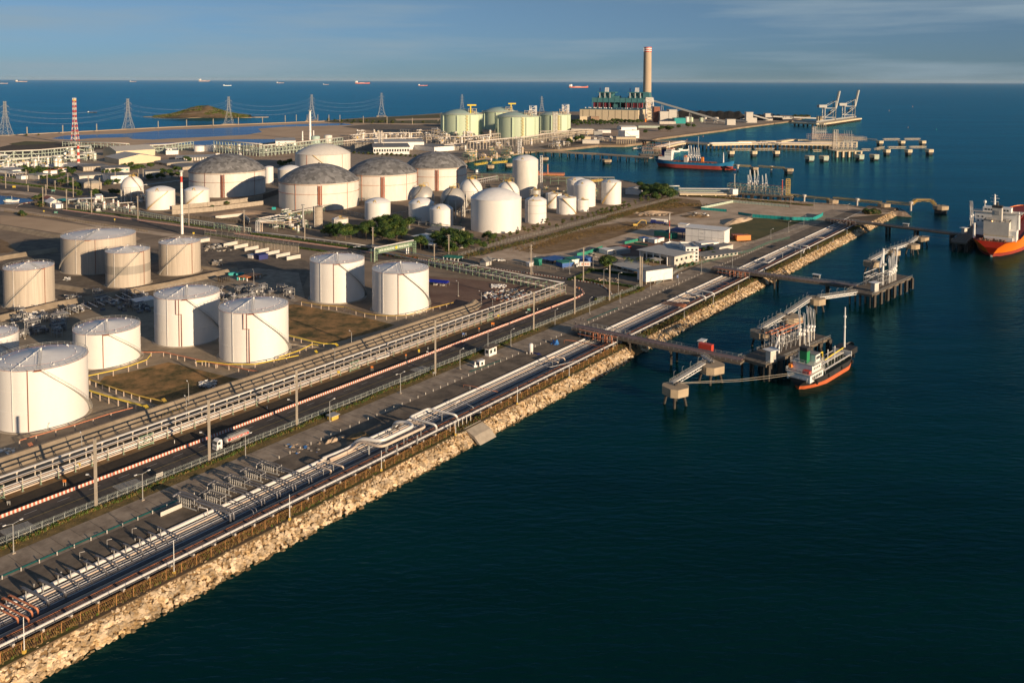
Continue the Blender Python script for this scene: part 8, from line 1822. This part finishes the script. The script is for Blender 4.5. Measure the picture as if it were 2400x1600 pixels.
MB().box(-11.8,-.5,3.0,-4.8,.5,3.06).bar((-11.8,-.5,3.35),(-4.8,-.5,3.35),.05).bar((-11.8,.5,3.35),(-4.8,.5,3.35),.05).build('roof_walkway','galv',T); MB().box(-9,-1.1,1.0,-5.5,1.1,1.5).build('tank_cradle','concrete_dark',T)
wheels(T,(-1.0,-4.0,-5.2,-10.2,-11.4),1.02,.5,.4)
# other trucks
def truck(label,px,rz,body,L_=8,cab='white',mark=None,h=2.6):
    p=G(*px,0); p.z=.3; T=thing('box_truck',label,'truck',p,rz); mb=MB(); P=[(L_/2-2,.5),(L_/2-2,2.4),(L_/2-.6,2.4),(L_/2-.1,1.6),(L_/2,.5)]
    a_=[mb.av((x,-1.1,z)) for x,z in P]; b_=[mb.av((x,1.1,z)) for x,z in P]; mb.face(a_); mb.face(b_[::-1]); [mb.face((a_[k],b_[k],b_[(k+1)%5],a_[(k+1)%5])) for k in range(5)]; mb.build('cab',cab,T)
    MB().box(-L_/2,-1.2,.9,L_/2-2.2,1.2,.9+h).build('cargo_box',body,T); MB().box(-L_/2,-.5,.6,L_/2-2,.5,.9).build('chassis','dark',T); MB().box(L_/2-1.0,-1.12,1.4,L_/2-.5,-1.105,2.1).box(L_/2-1.0,1.105,1.4,L_/2-.5,1.12,2.1).build('side_window','glass',T)
    if mark:
        mb=MB()
        for s_ in (-1,1):
            for k in range(5): x=-L_/2+.6+k*(L_-3.6)/5; mb.box(x,s_*1.21-.01,1.5,x+(L_-4)/7,s_*1.21+.01,2.9)
        mb.build('cargo_marking',mark,T)
    wheels(T,(-L_*.3,-L_*.16,L_*.34),.95,.48,.3); return T
truck('white truck with a red patterned cargo box on the inner road',(1366.5,627),PI+.06,'white',9,mark='rust')
T=thing('crane_truck','dark blue truck crane with its boom laid flat on the open lot','crane truck',G(1544,526,0)+Vector((0,0,.4)),-.35); MB().box(-7,-1.5,.8,6.5,1.5,1.9).build('chassis','navy',T); MB().box(4.5,-1.4,1.9,7.4,1.4,3.4).build('cab','white',T); MB().bar((-6.5,0,4),(7.5,0,3.6),1.1).build('boom','white',T); MB().box(-6.5,-1.3,1.9,-2.5,1.3,3.6).build('upper_body','navy',T); wheels(T,(-5,-3.5,3,5),1.3,.6,.4)
T=thing('excavator','yellow excavator with a bent arm on the open lot','excavator',G(1490,531,0),.1); MB().box(-2.2,-1.6,0,2.2,-1.0,.9).box(-2.2,1.0,0,2.2,1.6,.9).build('track','dark',T); MB().box(-2.4,-1.4,.95,1.2,1.4,2.4).build('body','ochre',T); MB().box(.1,.2,2.4,1.5,1.3,3.4).build('cab','glass',T); MB().bar((1,-.4,2.2),(4.6,-.4,5.4),.55).bar((4.6,-.4,5.4),(8.4,-.4,5.0),.5).bar((8.4,-.4,5.0),(8.8,-.4,2.0),.42).build('arm','ochre',T); MB().box(8.2,-1,1,9.6,.2,2).build('bucket','dark',T)
for k,(x,y,rz,m,pk,l) in enumerate(((823,579.5,2.9,'dark',False,'black car on the coast road left of the green pipe bridge'),(836.5,582,2.9,'white',True,'white pickup truck on the coast road left of the green pipe bridge'),(1111,626,3.0,'galv',True,'silver pickup truck on the road before the guardhouse'),
  (1152,611,.3,'white',False,'leftmost white car parked behind the guardhouse'),(1163,612,.3,'offwhite',False,'second pale car parked behind the guardhouse'),(1175,613,.3,'white',True,'white pickup, rightmost behind the guardhouse'),(1128,587,3.0,'dark',False,'dark car by the fence of the car park under the trees'),
  (1466,632,.5,'white',False,'white car under the long carport'),(1456,630,.5,'dark',False,'dark car at the left of the long carport'),(1487,635,.5,'offwhite',False,'pale car at the right under the long carport'),(1495,637,.5,'dark',False,'dark car at the right end of the long carport'),
  (1072,581,.6,'white',False,'white car in the shade right of the trees, left one'),(1083,582.5,.6,'offwhite',False,'pale car in the shade right of the trees, middle one'),(1060,578,.6,'dark',False,'dark car in the shade among the trees'),
  (1430,622,.2,'white',True,'white pickup before the main office, left one'),(1552,643,.6,'galv',False,'grey car before the main office entrance'),(1535,635,.6,'white',False,'white car among the palms of the main office'))): car(l,(x,y),rz,m,pk)
for k in range(11): x=92+k*4.6; car('dark parked car under the dark shelter inside the hedge at the upper left',(x,431.5+k*.55),2.2,'dark',False,'cars under the dark shelter')
for k,(x,y) in enumerate(((594,639),(600,640),(590,649))): single('skip_bin','teal skip bin in the depot yard, %s of three'%ORD(k),'skip bin',MB().box(-2.4,-1.2,.1,2.4,1.2,1.8),'teal_bright',G(x-50+k*12,y+6),.5,'teal bins of the depot')
single('generator_box','teal generator box standing alone on the bund floor between the grey domes','box',MB().box(-1.8,-1.2,0,1.8,1.2,2.2),'teal_bright',G(642,491),.2)
# people
def person(label,px,rz,mt='cloth_dark',helmet='white'):
    p=G(*px); bm=bmesh.new(); J=[((0,0,.95),.16),((0,0,1.25),.17),((0,0,1.45),.14),((0,0,1.53),.06),((0,0,1.62),.10),((0,0,1.72),.10),((0,.2,1.42),.06),((.02,.25,1.12),.045),((.08,.22,.88),.035),((0,-.2,1.42),.06),((.02,-.25,1.12),.045),((.08,-.22,.88),.035),((0,.1,.9),.1),((.03,.11,.48),.07),((-.02,.11,.08),.05),((.1,.11,.04),.05),((0,-.1,.9),.1),((.03,-.11,.48),.07),((-.02,-.11,.08),.05),((.1,-.11,.04),.05)]
    E_=[(0,1),(1,2),(2,3),(3,4),(4,5),(2,6),(6,7),(7,8),(2,9),(9,10),(10,11),(0,12),(12,13),(13,14),(14,15),(0,16),(16,17),(17,18),(18,19)]
    me=bpy.data.meshes.new('person'); me.from_pydata([j[0] for j in J],E_,[]); me.materials.append(M[mt]); o=bpy.data.objects.new('person',me); COL.objects.link(o); o.location=p+Vector((0,0,.3)); o.rotation_euler=(0,0,rz)
    md=o.modifiers.new('skin','SKIN'); 
    if not me.skin_vertices:
        b2=bmesh.new(); b2.from_mesh(me); b2.verts.layers.skin.verify(); b2.to_mesh(me); b2.free()
    for i,j in enumerate(J): me.skin_vertices[0].data[i].radius=(j[1],j[1])
    me.skin_vertices[0].data[0].use_root=True; s_=o.modifiers.new('sub','SUBSURF'); s_.levels=1; s_.render_levels=1
    h=MB().lathe([(.14,1.70),(.12,1.79),(.06,1.84),(0,1.85)],10).build('helmet',helmet,o); tag(o,label,'person','people near the first pier'); return o
for k,(x,y) in enumerate(((1345.5,763),(1349,764),(1361.5,753),(1366.8,754))): person('person in dark clothes near the first pier root, %s of four from the left'%ORD(k),(x,y),k*1.1,helmet='white' if k%2 else 'dark')
# signs
def sign(label,px,w_,h,z,m,rz,group=None,legs=2,name='road_sign',face=None):
    p=G(*px); T=thing(name,label,'sign',p,rz,group)
    mb=MB(); [mb.bar((x,0,0),(x,0,z+h),.09) for x in ((-w_*.35,w_*.35) if legs==2 else (0,))]; mb.build('post','offwhite',T); MB().box(-w_/2,-.09,z,w_/2,-.05,z+h).build('panel',m,T)
    if face:
        mb=MB(); n_=max(2,int(w_/.35))
        for rr in range(2):
            for k in range(n_): 
                if R_()<.8: mb.box(-w_*.42+k*w_*.84/n_,-.105,z+h*(.2+.4*rr),-w_*.42+(k+.6)*w_*.84/n_,-.092,z+h*(.4+.4*rr))
        mb.build('lettering',face,T)
    return T
for a in (('orange two legged road sign on the strip left of the nearest tall pole',(151.5,1140),1.0,.8,1.4,'orange',0,None,2,'road_sign','dark'),('white two legged sign at the left edge above the barrier',(20.5,1185),1.0,.6,.8,'galv',0,None,2,'road_sign','dark'),('bright yellow square sign hanging on the roadside rack, left one',(185.5,1102),1.0,.9,1.4,'yellow',0,None,1,'road_sign','dark'),('bright yellow square sign hanging on the roadside rack, middle one',(793.5,882),1.0,.9,1.4,'yellow',0,None,1,'road_sign','dark'),('orange two legged road sign on the dark strip, middle one',(872,870),1.0,.8,1.4,'orange',0,None,2,'road_sign','dark'),('orange diamond warning sign on the dark strip beyond the middle',(951.5,842),.7,.7,1.6,'orange',0,None,1,'road_sign','dark'),('yellow double plate sign on the dark strip',(982,829),.8,1.2,.8,'yellow',0,None,1,'road_sign','dark'),('blue two legged road sign on the dark strip',(1086,790),1.1,.9,1.2,'blue',0,None,2,'road_sign','white'),('orange diamond warning sign near the stripes',(1122.8,779),.7,.7,1.6,'orange',0,None,1,'road_sign','dark'),('wide orange two legged road sign near the road bend',(1155,767),1.5,1.0,1.4,'orange',0,None,2,'road_sign','dark'),('yellow square sign on the roadside rack near the road bend',(1168,748),1.0,.9,1.4,'yellow',0,None,1,'road_sign','dark'),('green and white road sign near the road bend',(1239.5,731),1.6,1.1,.8,'green_sheet',0,None,2,'road_sign','white'),('orange round sign on the tip of the bend',(1357.5,682),.7,.7,1.4,'orange',0,None,1,'road_sign','dark'),
   ('pale board on tall legs by the fence left of the tanker truck',(374,1124),2.2,1.2,1.0,'offwhite',.9,None,2,'sign_board','dark'),('pale board on legs at the gate beside the tall pole',(1018,882),1.3,.7,1.2,'galv',0,None,2,'sign_board','dark'),('green and white sign on the far road beside the hoarding lamps',(125,453),4,1.8,2,'green_sheet',0,None,2,'road_sign','white'),('green white box sign beside the coast road at the left',(131,501),3.2,1.6,.5,'green_sheet',0,None,2,'road_sign','white'),('yellow hazard sign on the north road at the left edge',(33,441),3.5,2,.6,'yellow',0,None,2,'road_sign','dark'),('yellow post sign left of the crossing on the coast road',(103,499),1.2,1.0,1.2,'yellow',0,None,1,'road_sign',None),('yellow post sign right of the crossing on the coast road',(269,520),1.0,1.0,1.6,'yellow',0,None,1,'road_sign',None),('yellow flag sign beside the foot of the white pole mast',(454,553),1.4,1.2,1.6,'yellow',0,None,1,'road_sign',None),('blue kiosk sign on the seafront lane before the office',(1588,652),1.1,2.0,0,'blue',0,None,1,'sign_board','white')): sign(*a)
for k,(x,y) in enumerate(((409,1040),(626,959),(1003,820),(1092,786),(1260,728))): p=G(x,y); single('marker_post','short white marker post on the dark strip, %s from the left'%ORD(k),'marker post',MB().cyl(0,0,0,1.3,.1,.1,6),'white',p,0,'marker posts of the dark strip')
# equipment near the lanes
T=thing('weighbridge_pump','small white pump unit left of the weighbridge cabin','pump unit',G(1113.5,861),.6); MB().box(-.8,-.5,.2,.8,.5,1.0).cyl(0,0,1.0,2.3,.35,.3,8).build('body','white',T); MB().box(-2,-1,0,7,1,.2).build('kerbed_base','offwhite',T)
single('blue_sheet','crumpled bright blue tarpaulin beside the root of the first pier','tarpaulin',mound(0,0,2.4,3.4,1.4,.4,.9,10),'tarp_blue',ST(321,-212,-.3))
single('blue_sheet','dark blue tarpaulin lying flat beside the upright vessel','tarpaulin',mound(0,0,1.4,3.6,.45,.9,.9,10),'navy',ST(304,-210))
T=thing('blue_shelter','bright navy ridge tent roof on the red soil yard','tent',G(1028,669),-.35); mb=MB(); L_=12
mb.poly([(-L_/2,-2.5,2.2),(L_/2,-2.5,2.2),(L_/2,0,3.4),(-L_/2,0,3.4)]); mb.poly([(L_/2,2.5,2.2),(-L_/2,2.5,2.2),(-L_/2,0,3.4),(L_/2,0,3.4)]); mb.poly([(-L_/2,-2.5,2.2),(-L_/2,0,3.4),(-L_/2,2.5,2.2)]); mb.poly([(L_/2,-2.5,2.2),(L_/2,2.5,2.2),(L_/2,0,3.4)]); mb.build('canvas','tent_blue',T); mb=MB(); [mb.bar((x,y,0),(x,y,2.3),.12) for x in (-5.8,-2,2,5.8) for y in (-2.3,2.3)]; mb.build('post','galv',T); MB().box(-3,-1,0,-1,1,.9).box(1,-.6,0,3.6,.8,.7).build('trestle_table','offwhite',T)
# rubble
random.seed(5); mb=MB()
for k in range(900):
    x=U(1133,1262); y=U(680,709)
    if ((x-1198)/64)**2+((y-694)/14)**2>1: continue
    p=G(x,y); s_=U(.25,.9); mb.cur=random.choice((0,0,1,2,3)); mb.T=Matrix.Translation(p+Vector((0,0,U(0,.6))))@Matrix.Rotation(U(0,6),4,'Z')@Matrix.Rotation(U(-.7,.7),4,'X'); mb.box(-s_,-s_*.7,-.2,s_,s_*.7,U(.1,.6))
for k in range(70): p=G(U(1150,1186),U(668,675)); s_=U(.3,.8); mb.cur=3; mb.T=Matrix.Translation(p)@Matrix.Rotation(U(0,6),4,'Z'); mb.box(-s_,-s_*.6,0,s_,s_*.6,U(.2,.7))
struct('scrap_heap',mb,['concrete','concrete_dark','rust_dark','white'],kind='stuff')
def scatter(name,reg,n_,mats,s0,s1,seed=1):
    random.seed(seed); mb=MB()
    for k in range(n_):
        p=G(U(reg[0],reg[2]),U(reg[1],reg[3])); s_=U(s0,s1); mb.cur=random.randrange(len(mats)); mb.T=Matrix.Translation(p)@Matrix.Rotation(U(0,6),4,'Z')@Matrix.Rotation(U(-.5,.5),4,'X'); mb.box(-s_,-s_*.7,-.1,s_,s_*.7,s_*.7)
    o=struct(name,mb,mats,kind='stuff'); return o
scatter('white_wrapped_goods',(470,893,506,910),60,['white','galv','dark'],.3,.9,2); scatter('white_wrapped_goods',(28,736,60,752),30,['white','galv'],.4,1.1,3); scatter('white_wrapped_goods',(66,730,100,748),40,['white','galv'],.4,1.1,4); scatter('white_wrapped_goods',(222,702,280,712),45,['white','galv'],.4,1.2,5); scatter('white_wrapped_goods',(148,650,166,658),16,['white','galv'],.4,.9,6); scatter('white_wrapped_goods',(0,1052,34,1066),24,['white','galv'],.3,.7,7)
scatter('broken_stone',(1620,500,1660,509),60,['concrete','concrete_dark','white'],.4,1.6,8); scatter('broken_stone',(1395,653,1450,664),90,['concrete','lot'],.2,.7,9); scatter('broken_stone',(1490,497,1562,506),120,['concrete','lot'],.3,1.1,10); scatter('blue_pipes_heap',(670,1040,750,1064),46,['tarp_blue','concrete','lot'],.2,.6,11); scatter('yard_goods',(500,610,520,622),26,['dark','galv','concrete'],.5,1.3,12); scatter('yard_goods',(480,572,540,590),60,['dark','galv','concrete'],.4,1.4,13); scatter('yard_goods',(1380,590,1400,600),16,['dark','galv'],.4,1,14)
# ================================================================ VEGETATION
def crown(mb,c,r,n_,leaf,flat=.8):
    for k in range(n_):
        d=Vector((random.gauss(0,1),random.gauss(0,1),random.gauss(0,1))).normalized()*(R_()**.38); q=Vector(c)+Vector((d.x*r,d.y*r,d.z*r*flat))
        nrm=(d+Vector((U(-.6,.6),U(-.6,.6),U(-.3,.9)))).normalized(); a=nrm.orthogonal().normalized()*leaf*U(.6,1.3); b=nrm.cross(a).normalized()*leaf*U(.5,1.1); mb.poly([q-a,q-b*.6,q+a,q+b])
def mk_tree(seed,kind):
    random.seed(seed); T=bpy.data.objects.new('tree',None); COL.objects.link(T); tr=MB()
    if kind=='palm':
        tr.tube([(0,0,0),(.1,0,3),(.15,.1,6)],[.22,.17,.14],7); cr_=MB()
        for k in range(18):
            a=2*PI*k/18+U(-.1,.1); up=U(.2,1); pr=Vector((.15,.1,6)); 
            for s_ in range(5):
                t=(s_+1)/5; nx=Vector((.15+2.7*t*math.cos(a),.1+2.7*t*math.sin(a),6+up*2*t-2.6*t*t)); wd=Vector((-math.sin(a),math.cos(a),0))*.42*(1-t*.7); cr_.poly([pr-wd,nx-wd*.8,nx+wd*.8-Vector((0,0,.1)),pr+wd]); pr=nx
        tr.build('trunk','bark',T); cr_.build('crown','leaf2',T); return T
    H_=6.5 if kind!='low' else 3.6; n_=8 if kind=='dense' else 6
    tr.tube([(0,0,-.1),(.05,0,H_*.3),(.12,.05,H_*.62)],[.24,.17,.09],7); cr_=MB()
    for k in range(n_):
        a=2*PI*k/n_+U(-.4,.4); rr=U(.9,2.7) if kind=='dense' else U(.5,1.9); z=H_*U(.30,.84); c=(rr*math.cos(a),rr*math.sin(a),z); tr.tube([(.05,0,H_*.3),(c[0]*.6,c[1]*.6,z*.8),c],[.1,.06,.03],5)
        cr_.cur=k%2; crown(cr_,c,U(1.3,2.1) if kind=='dense' else U(.7,1.2) if kind=='sparse' else U(1.0,1.6),230 if kind=='dense' else 90 if kind=='sparse' else 130,.3)
    cr_.cur=0; crown(cr_,(0,0,H_*.72),1.9 if kind=='dense' else 1.4,190 if kind!='sparse' else 60,.3)
    tr.build('trunk','bark',T); cr_.build('crown',{'dense':['leaf','leaf2'],'sparse':['leaf2','leaf3'],'low':['leaf','leaf3']}[kind],T); return T
PR={'dense':[mk_tree(31,'dense'),mk_tree(32,'dense'),mk_tree(33,'dense')],'sparse':[mk_tree(41,'sparse'),mk_tree(42,'sparse')],'low':[mk_tree(51,'low'),mk_tree(52,'low')],'palm':[mk_tree(61,'palm')]}
used=set(); random.seed(77)
NM={'dense':'broadleaf_tree','sparse':'thin_tree','low':'bush_tree','palm':'palm_tree'}
def tree(px,kind,h,label,group):
    pr=random.choice(PR[kind]); p=G(*px); base={'dense':7.4,'sparse':7.0,'low':4.4,'palm':7.0}[kind]; s_=h/base; o=dup(pr,p,U(0,6.28),None,(s_*U(.95,1.25),s_*U(.95,1.25),s_)); o.name=NM[kind]; tag(o,label,'tree',group)
def trees(l,kind,h,label,group,k=None):
    for (x,y) in l: tree((x,y),kind,h*U(.8,1.2),label,group)
trees(Q(700,400,[(430,900),(520,940),(640,950),(720,940),(800,900),(560,860),(880,920),(1150,960),(1250,990),(1350,970),(1200,850),(1100,800),(1300,850),(1400,850),(1480,850),(1200,900),(1420,930),(1060,900),(980,870),(900,850),(690,880),(1330,790),(1230,780)]),'dense',11.5,'dark broadleaf tree in the thick grove beside the coast road below the small white tanks','trees of the roadside grove')
trees(Q(700,400,[(930,950),(1030,985)]),'palm',7.5,'palm tree in front of the roadside grove','palms of the grove')
trees(Q(700,400,[(1900,1010),(1960,1050),(2060,1100),(2150,1040),(2200,1080),(2300,1040),(1680,1090),(2340,1100),(2240,980),(2120,960),(2010,960),(1640,1060),(2100,1150)]),'dense',10,'dark tree around the white canteen and its car park','trees around the canteen')
trees([(1155,568),(1140,562),(1120,575),(1133,585)],'dense',7,'dark tree around the white canteen and its car park','trees around the canteen')
trees(Q(1050,340,[(570,1390),(620,1370),(700,1350),(760,1330),(850,1270),(1050,1200),(1110,1220),(1180,1190),(1230,1150),(1300,1200),(1400,1130),(1490,1160),(1580,1100),(1700,1060),(1780,1040),(1850,1040),(1930,1010),(2000,1010),(2060,980),(2150,960),(2250,940),(2330,920),(950,1250),(1350,1090)]),'sparse',6,'slender young tree in the row between the white tanks and the long grey fence','young trees along the long fence')
trees(Q(1400,400,[(60,610),(200,590),(300,560),(430,530),(520,470),(600,450),(130,600),(360,520),(700,430)]),'sparse',7,'slender young tree in the row between the white tanks and the long grey fence','young trees along the long fence')
trees(Q(1400,400,[(650,350),(720,370),(800,410),(850,330),(900,400),(960,400),(1000,380),(1030,400),(600,270),(760,300),(690,300),(900,340),(640,400),(820,360)]),'dense',13,'tall dark tree in the cluster between the rightmost white tank and the pale trestle','tall trees by the pale trestle')
trees([(1416,627),(1424,628),(1433,621),(1420,619)],'dense',7,'round dark tree at the left end of the long carport','trees by the carport')
trees([(1463,618),(1473,617),(1483,618),(1493,617),(1500,620),(1510,621),(1520,622),(1530,624),(1540,625),(1478,624),(1515,627)],'palm',4.5,'small palm in the garden before the main office','palms of the office garden')
trees([(1648,590),(1663,589),(1667,591),(1672,601)],'low',4.5,'bushy tree beside the low halls right of the main office','bushes of the office block')
trees([(1594,630),(1602,628),(1612,625),(1623,622)],'low',3,'round bush along the green fence before the main office','bushes along the green fence')
trees([(2029,502),(2036,503),(2044,503),(2052,503),(2060,502),(2048,500)],'low',6,'dark bushy tree at the tip of the seawall','bushes at the seawall tip')
L9=lambda l:[(x/9.388,370+y/9.388) for x,y in l]
trees(L9([(30,520),(550,340),(620,350),(700,340),(760,350),(850,340),(720,430),(800,470),(900,480),(980,490),(1080,490),(1180,490),(1280,480),(1380,450),(1620,330),(1530,320),(1560,400),(1600,660),(1680,690),(1800,690),(2100,850),(2180,850),(1750,850),(1000,330),(1100,330),(940,360),(1330,330),(1450,300),(640,300),(560,300),(850,290),(1250,300),(1500,560),(1400,600),(2050,860),(1340,620)]),'dense',8,'dark tree among the low buildings and hedges at the upper left','trees of the upper left yard')
trees(L9([(850,920),(900,900),(880,1060),(920,1070),(780,930)]),'low',6,'bush near the gabled house at the road bend','bushes by the gabled house')
trees(L9([(20,560),(280,540)]),'palm',9,'palm tree beside the car park at the upper left','palms at the upper left')
L2=lambda l:[(200+x/9.388,330+y/9.388) for x,y in l]
trees(L2([(850,640),(950,650),(1050,660),(1150,650),(1250,640),(1430,620),(1700,740),(1800,750),(450,760),(600,760),(720,730),(1900,820),(2050,810),(1680,850),(2250,470),(2290,470),(700,970),(1000,600),(1600,860),(1980,680),(2060,690),(600,1180),(700,1190),(500,1000),(1400,870),(1850,730)]),'dense',9,'dark tree between the cream warehouse and the left sphere tank','trees by the cream warehouse')
trees([(1342+k*9.5,290+1.2*math.sin(k)) for k in range(18)],'dense',14,'dark tree in the belt before the power station','tree belt of the power station')
trees([(1345+k*9,294+1.5*math.sin(k*2)) for k in range(12)],'dense',12,'dark tree in the belt before the power station','tree belt of the power station')
trees([(1553,306),(1565,308),(1547,309),(1590,301),(1612,301),(1625,299),(1572,309),(1334,336),(1351,335),(1363,334),(1512,313)],'dense',14,'lone dark tree on the harbour land right of the power station','lone trees of the harbour land')
trees([(1860+k*4.6,274) for k in range(9)],'low',9,'low tree at the far end of the coal yard','trees behind the coal jetty')
trees([(655,389),(669,387),(679,386),(661,390)],'dense',9,'dark tree between the grey domes and the white dome','trees between the domes')
trees([(830+k*11,360.5+k*.6) for k in range(15)],'low',5,'clipped bush in the hedge below the white control building','hedge of the control building')
trees([(770+k*15,282.5+k*.5+(k%3)) for k in range(11)],'low',9,'low shore bush between the causeway end and the green tanks','shore bushes')
trees([(800+k*24,288+(k%2)*2) for k in range(9)],'low',8,'low shore bush between the causeway end and the green tanks','shore bushes')
trees([(50,504),(54,507),(492,494),(497,492),(531,480),(62,319),(90,318)],'low',5,'lone green bush on the sandy ground or bund wall','lone bushes')
for g in PR.values():
    for pr in g:
        for c in list(pr.children): bpy.data.objects.remove(c)
        bpy.data.objects.remove(pr)
# hedges, verge scrub, dry grass
def tufts(name,gen,n_,mats,h0,h1,seed=1,blades=6):
    random.seed(seed); mb=MB()
    for k in range(n_):
        p=gen(); h=U(h0,h1); mb.cur=random.randrange(len(mats))
        for b_ in range(blades):
            a=U(0,6.28); q=p+Vector((U(-h,h)*.5,U(-h,h)*.5,0)); d=Vector((math.cos(a),math.sin(a),0))*h*.28; t=q+Vector((U(-.3,.3)*h,U(-.3,.3)*h,h*U(.6,1.1))); mb.poly([q-d,q+d,t+d*.5,t-d*.4])
    return struct(name,mb,mats,kind='stuff')
tufts('roadside_shrubs',lambda:ST(*(lambda s:(s,-231.2+U(-.4,.9)+.5*math.sin(s*.21)))(U(62,335)),.1),3600,['field_leaf','leaf2','drygrass'],.3,.8,1)
tufts('dry_verge_grass',lambda:ST(U(62,430),-229.3+U(-1.6,1.4),.05),5200,['drygrass','drygrass','leaf3'],.12,.34,2)
tufts('shore_scrub',lambda:ST(U(55,740),U(-188,-184.6),.0),9000,['drygrass','leaf3','leaf2','lot_brown'],.2,.6,3)
tufts('shore_scrub',lambda:ST(U(345,740),U(-188,-183.8),.0),3000,['leaf3','leaf2','drygrass'],.3,.8,4)
def along(pts,wd): 
    P=PX(pts); Ls=[(b-a).length for a,b in zip(P,P[1:])]; tot=sum(Ls)
    def g():
        t=U(0,tot)
        for a,b,l_ in zip(P,P[1:],Ls):
            if t<=l_: return a.lerp(b,t/l_)+Vector((U(-wd,wd),U(-wd,wd),.05))
            t-=l_
        return P[-1]
    return g
tufts('clipped_hedge',along([(0,427),(30,431),(60,434),(130,443),(185,450)],1.2),2600,['leaf2','leaf'],.9,1.6,5)
tufts('clipped_hedge',along([(150,490),(260,502),(400,520),(500,536)],.8),2600,['leaf','leaf2'],.5,.9,6)
tufts('clipped_hedge',along([(590,549),(700,563),(800,577),(860,586)],1.0),2200,['leaf','leaf2'],.6,1.1,7)
tufts('clipped_hedge',along([(482,549),(560,561),(690,580),(765,591)],.7),2200,['leaf','leaf2'],.6,1.0,8)
tufts('clipped_hedge',along([(900,598),(975,607)],1.0),900,['leaf','rust_dark'],.8,1.6,9)
tufts('clipped_hedge',along([(1358,655),(1400,662),(1450,668),(1500,677)],.7),1600,['leaf','field_leaf'],.6,1.1,10)
tufts('clipped_hedge',along([(1380,634),(1430,640),(1495,649)],.9),1300,['leaf','leaf'],.8,1.5,11)
tufts('clipped_hedge',along([(1395,703),(1440,698),(1500,683),(1508,676)],.8),1200,['leaf2','drygrass'],.5,.9,12)
tufts('clipped_hedge',along([(1333,657),(1350,652),(1372,640),(1390,636)],.8),700,['leaf2','field_leaf'],.5,1.0,13)
tufts('meadow_grass',lambda:(lambda:G(U(300,560),U(862,940)))() ,0 or 1400,['drygrass','leaf3'],.1,.25,14)
tufts('lot_weeds',along([(1080,603),(1300,552),(1450,508),(1590,468)],5),4200,['drygrass','leaf3','field_leaf'],.3,.8,15)
tufts('lot_weeds',along([(1220,585),(1330,556),(1420,538),(1520,530)],9),3600,['drygrass','drygrass','lot_brown'],.25,.6,16)
tufts('lot_weeds',along([(1430,505),(1520,490),(1590,480),(1640,482)],10),2600,['drygrass','leaf3','lot_brown'],.3,.9,17)
tufts('shore_scrub',along([(1600,458),(1700,465),(1800,474),(1900,482)],4),2600,['drygrass','leaf3','leaf2'],.4,1.1,18)
# ================================================================ HAZE
m=bpy.data.materials.new('haze'); m.use_nodes=True; n=m.node_tree; n.nodes.clear(); o_=n.nodes.new('ShaderNodeOutputMaterial'); v=n.nodes.new('ShaderNodeVolumePrincipled'); v.inputs['Color'].default_value=(.62,.8,1,1); v.inputs['Density'].default_value=5e-6; n.links.new(v.outputs[0],o_.inputs['Volume']); M['haze']=m
struct('haze',MB().box(-90500,-3500,-8,90500,100500,262),'haze',kind='stuff')
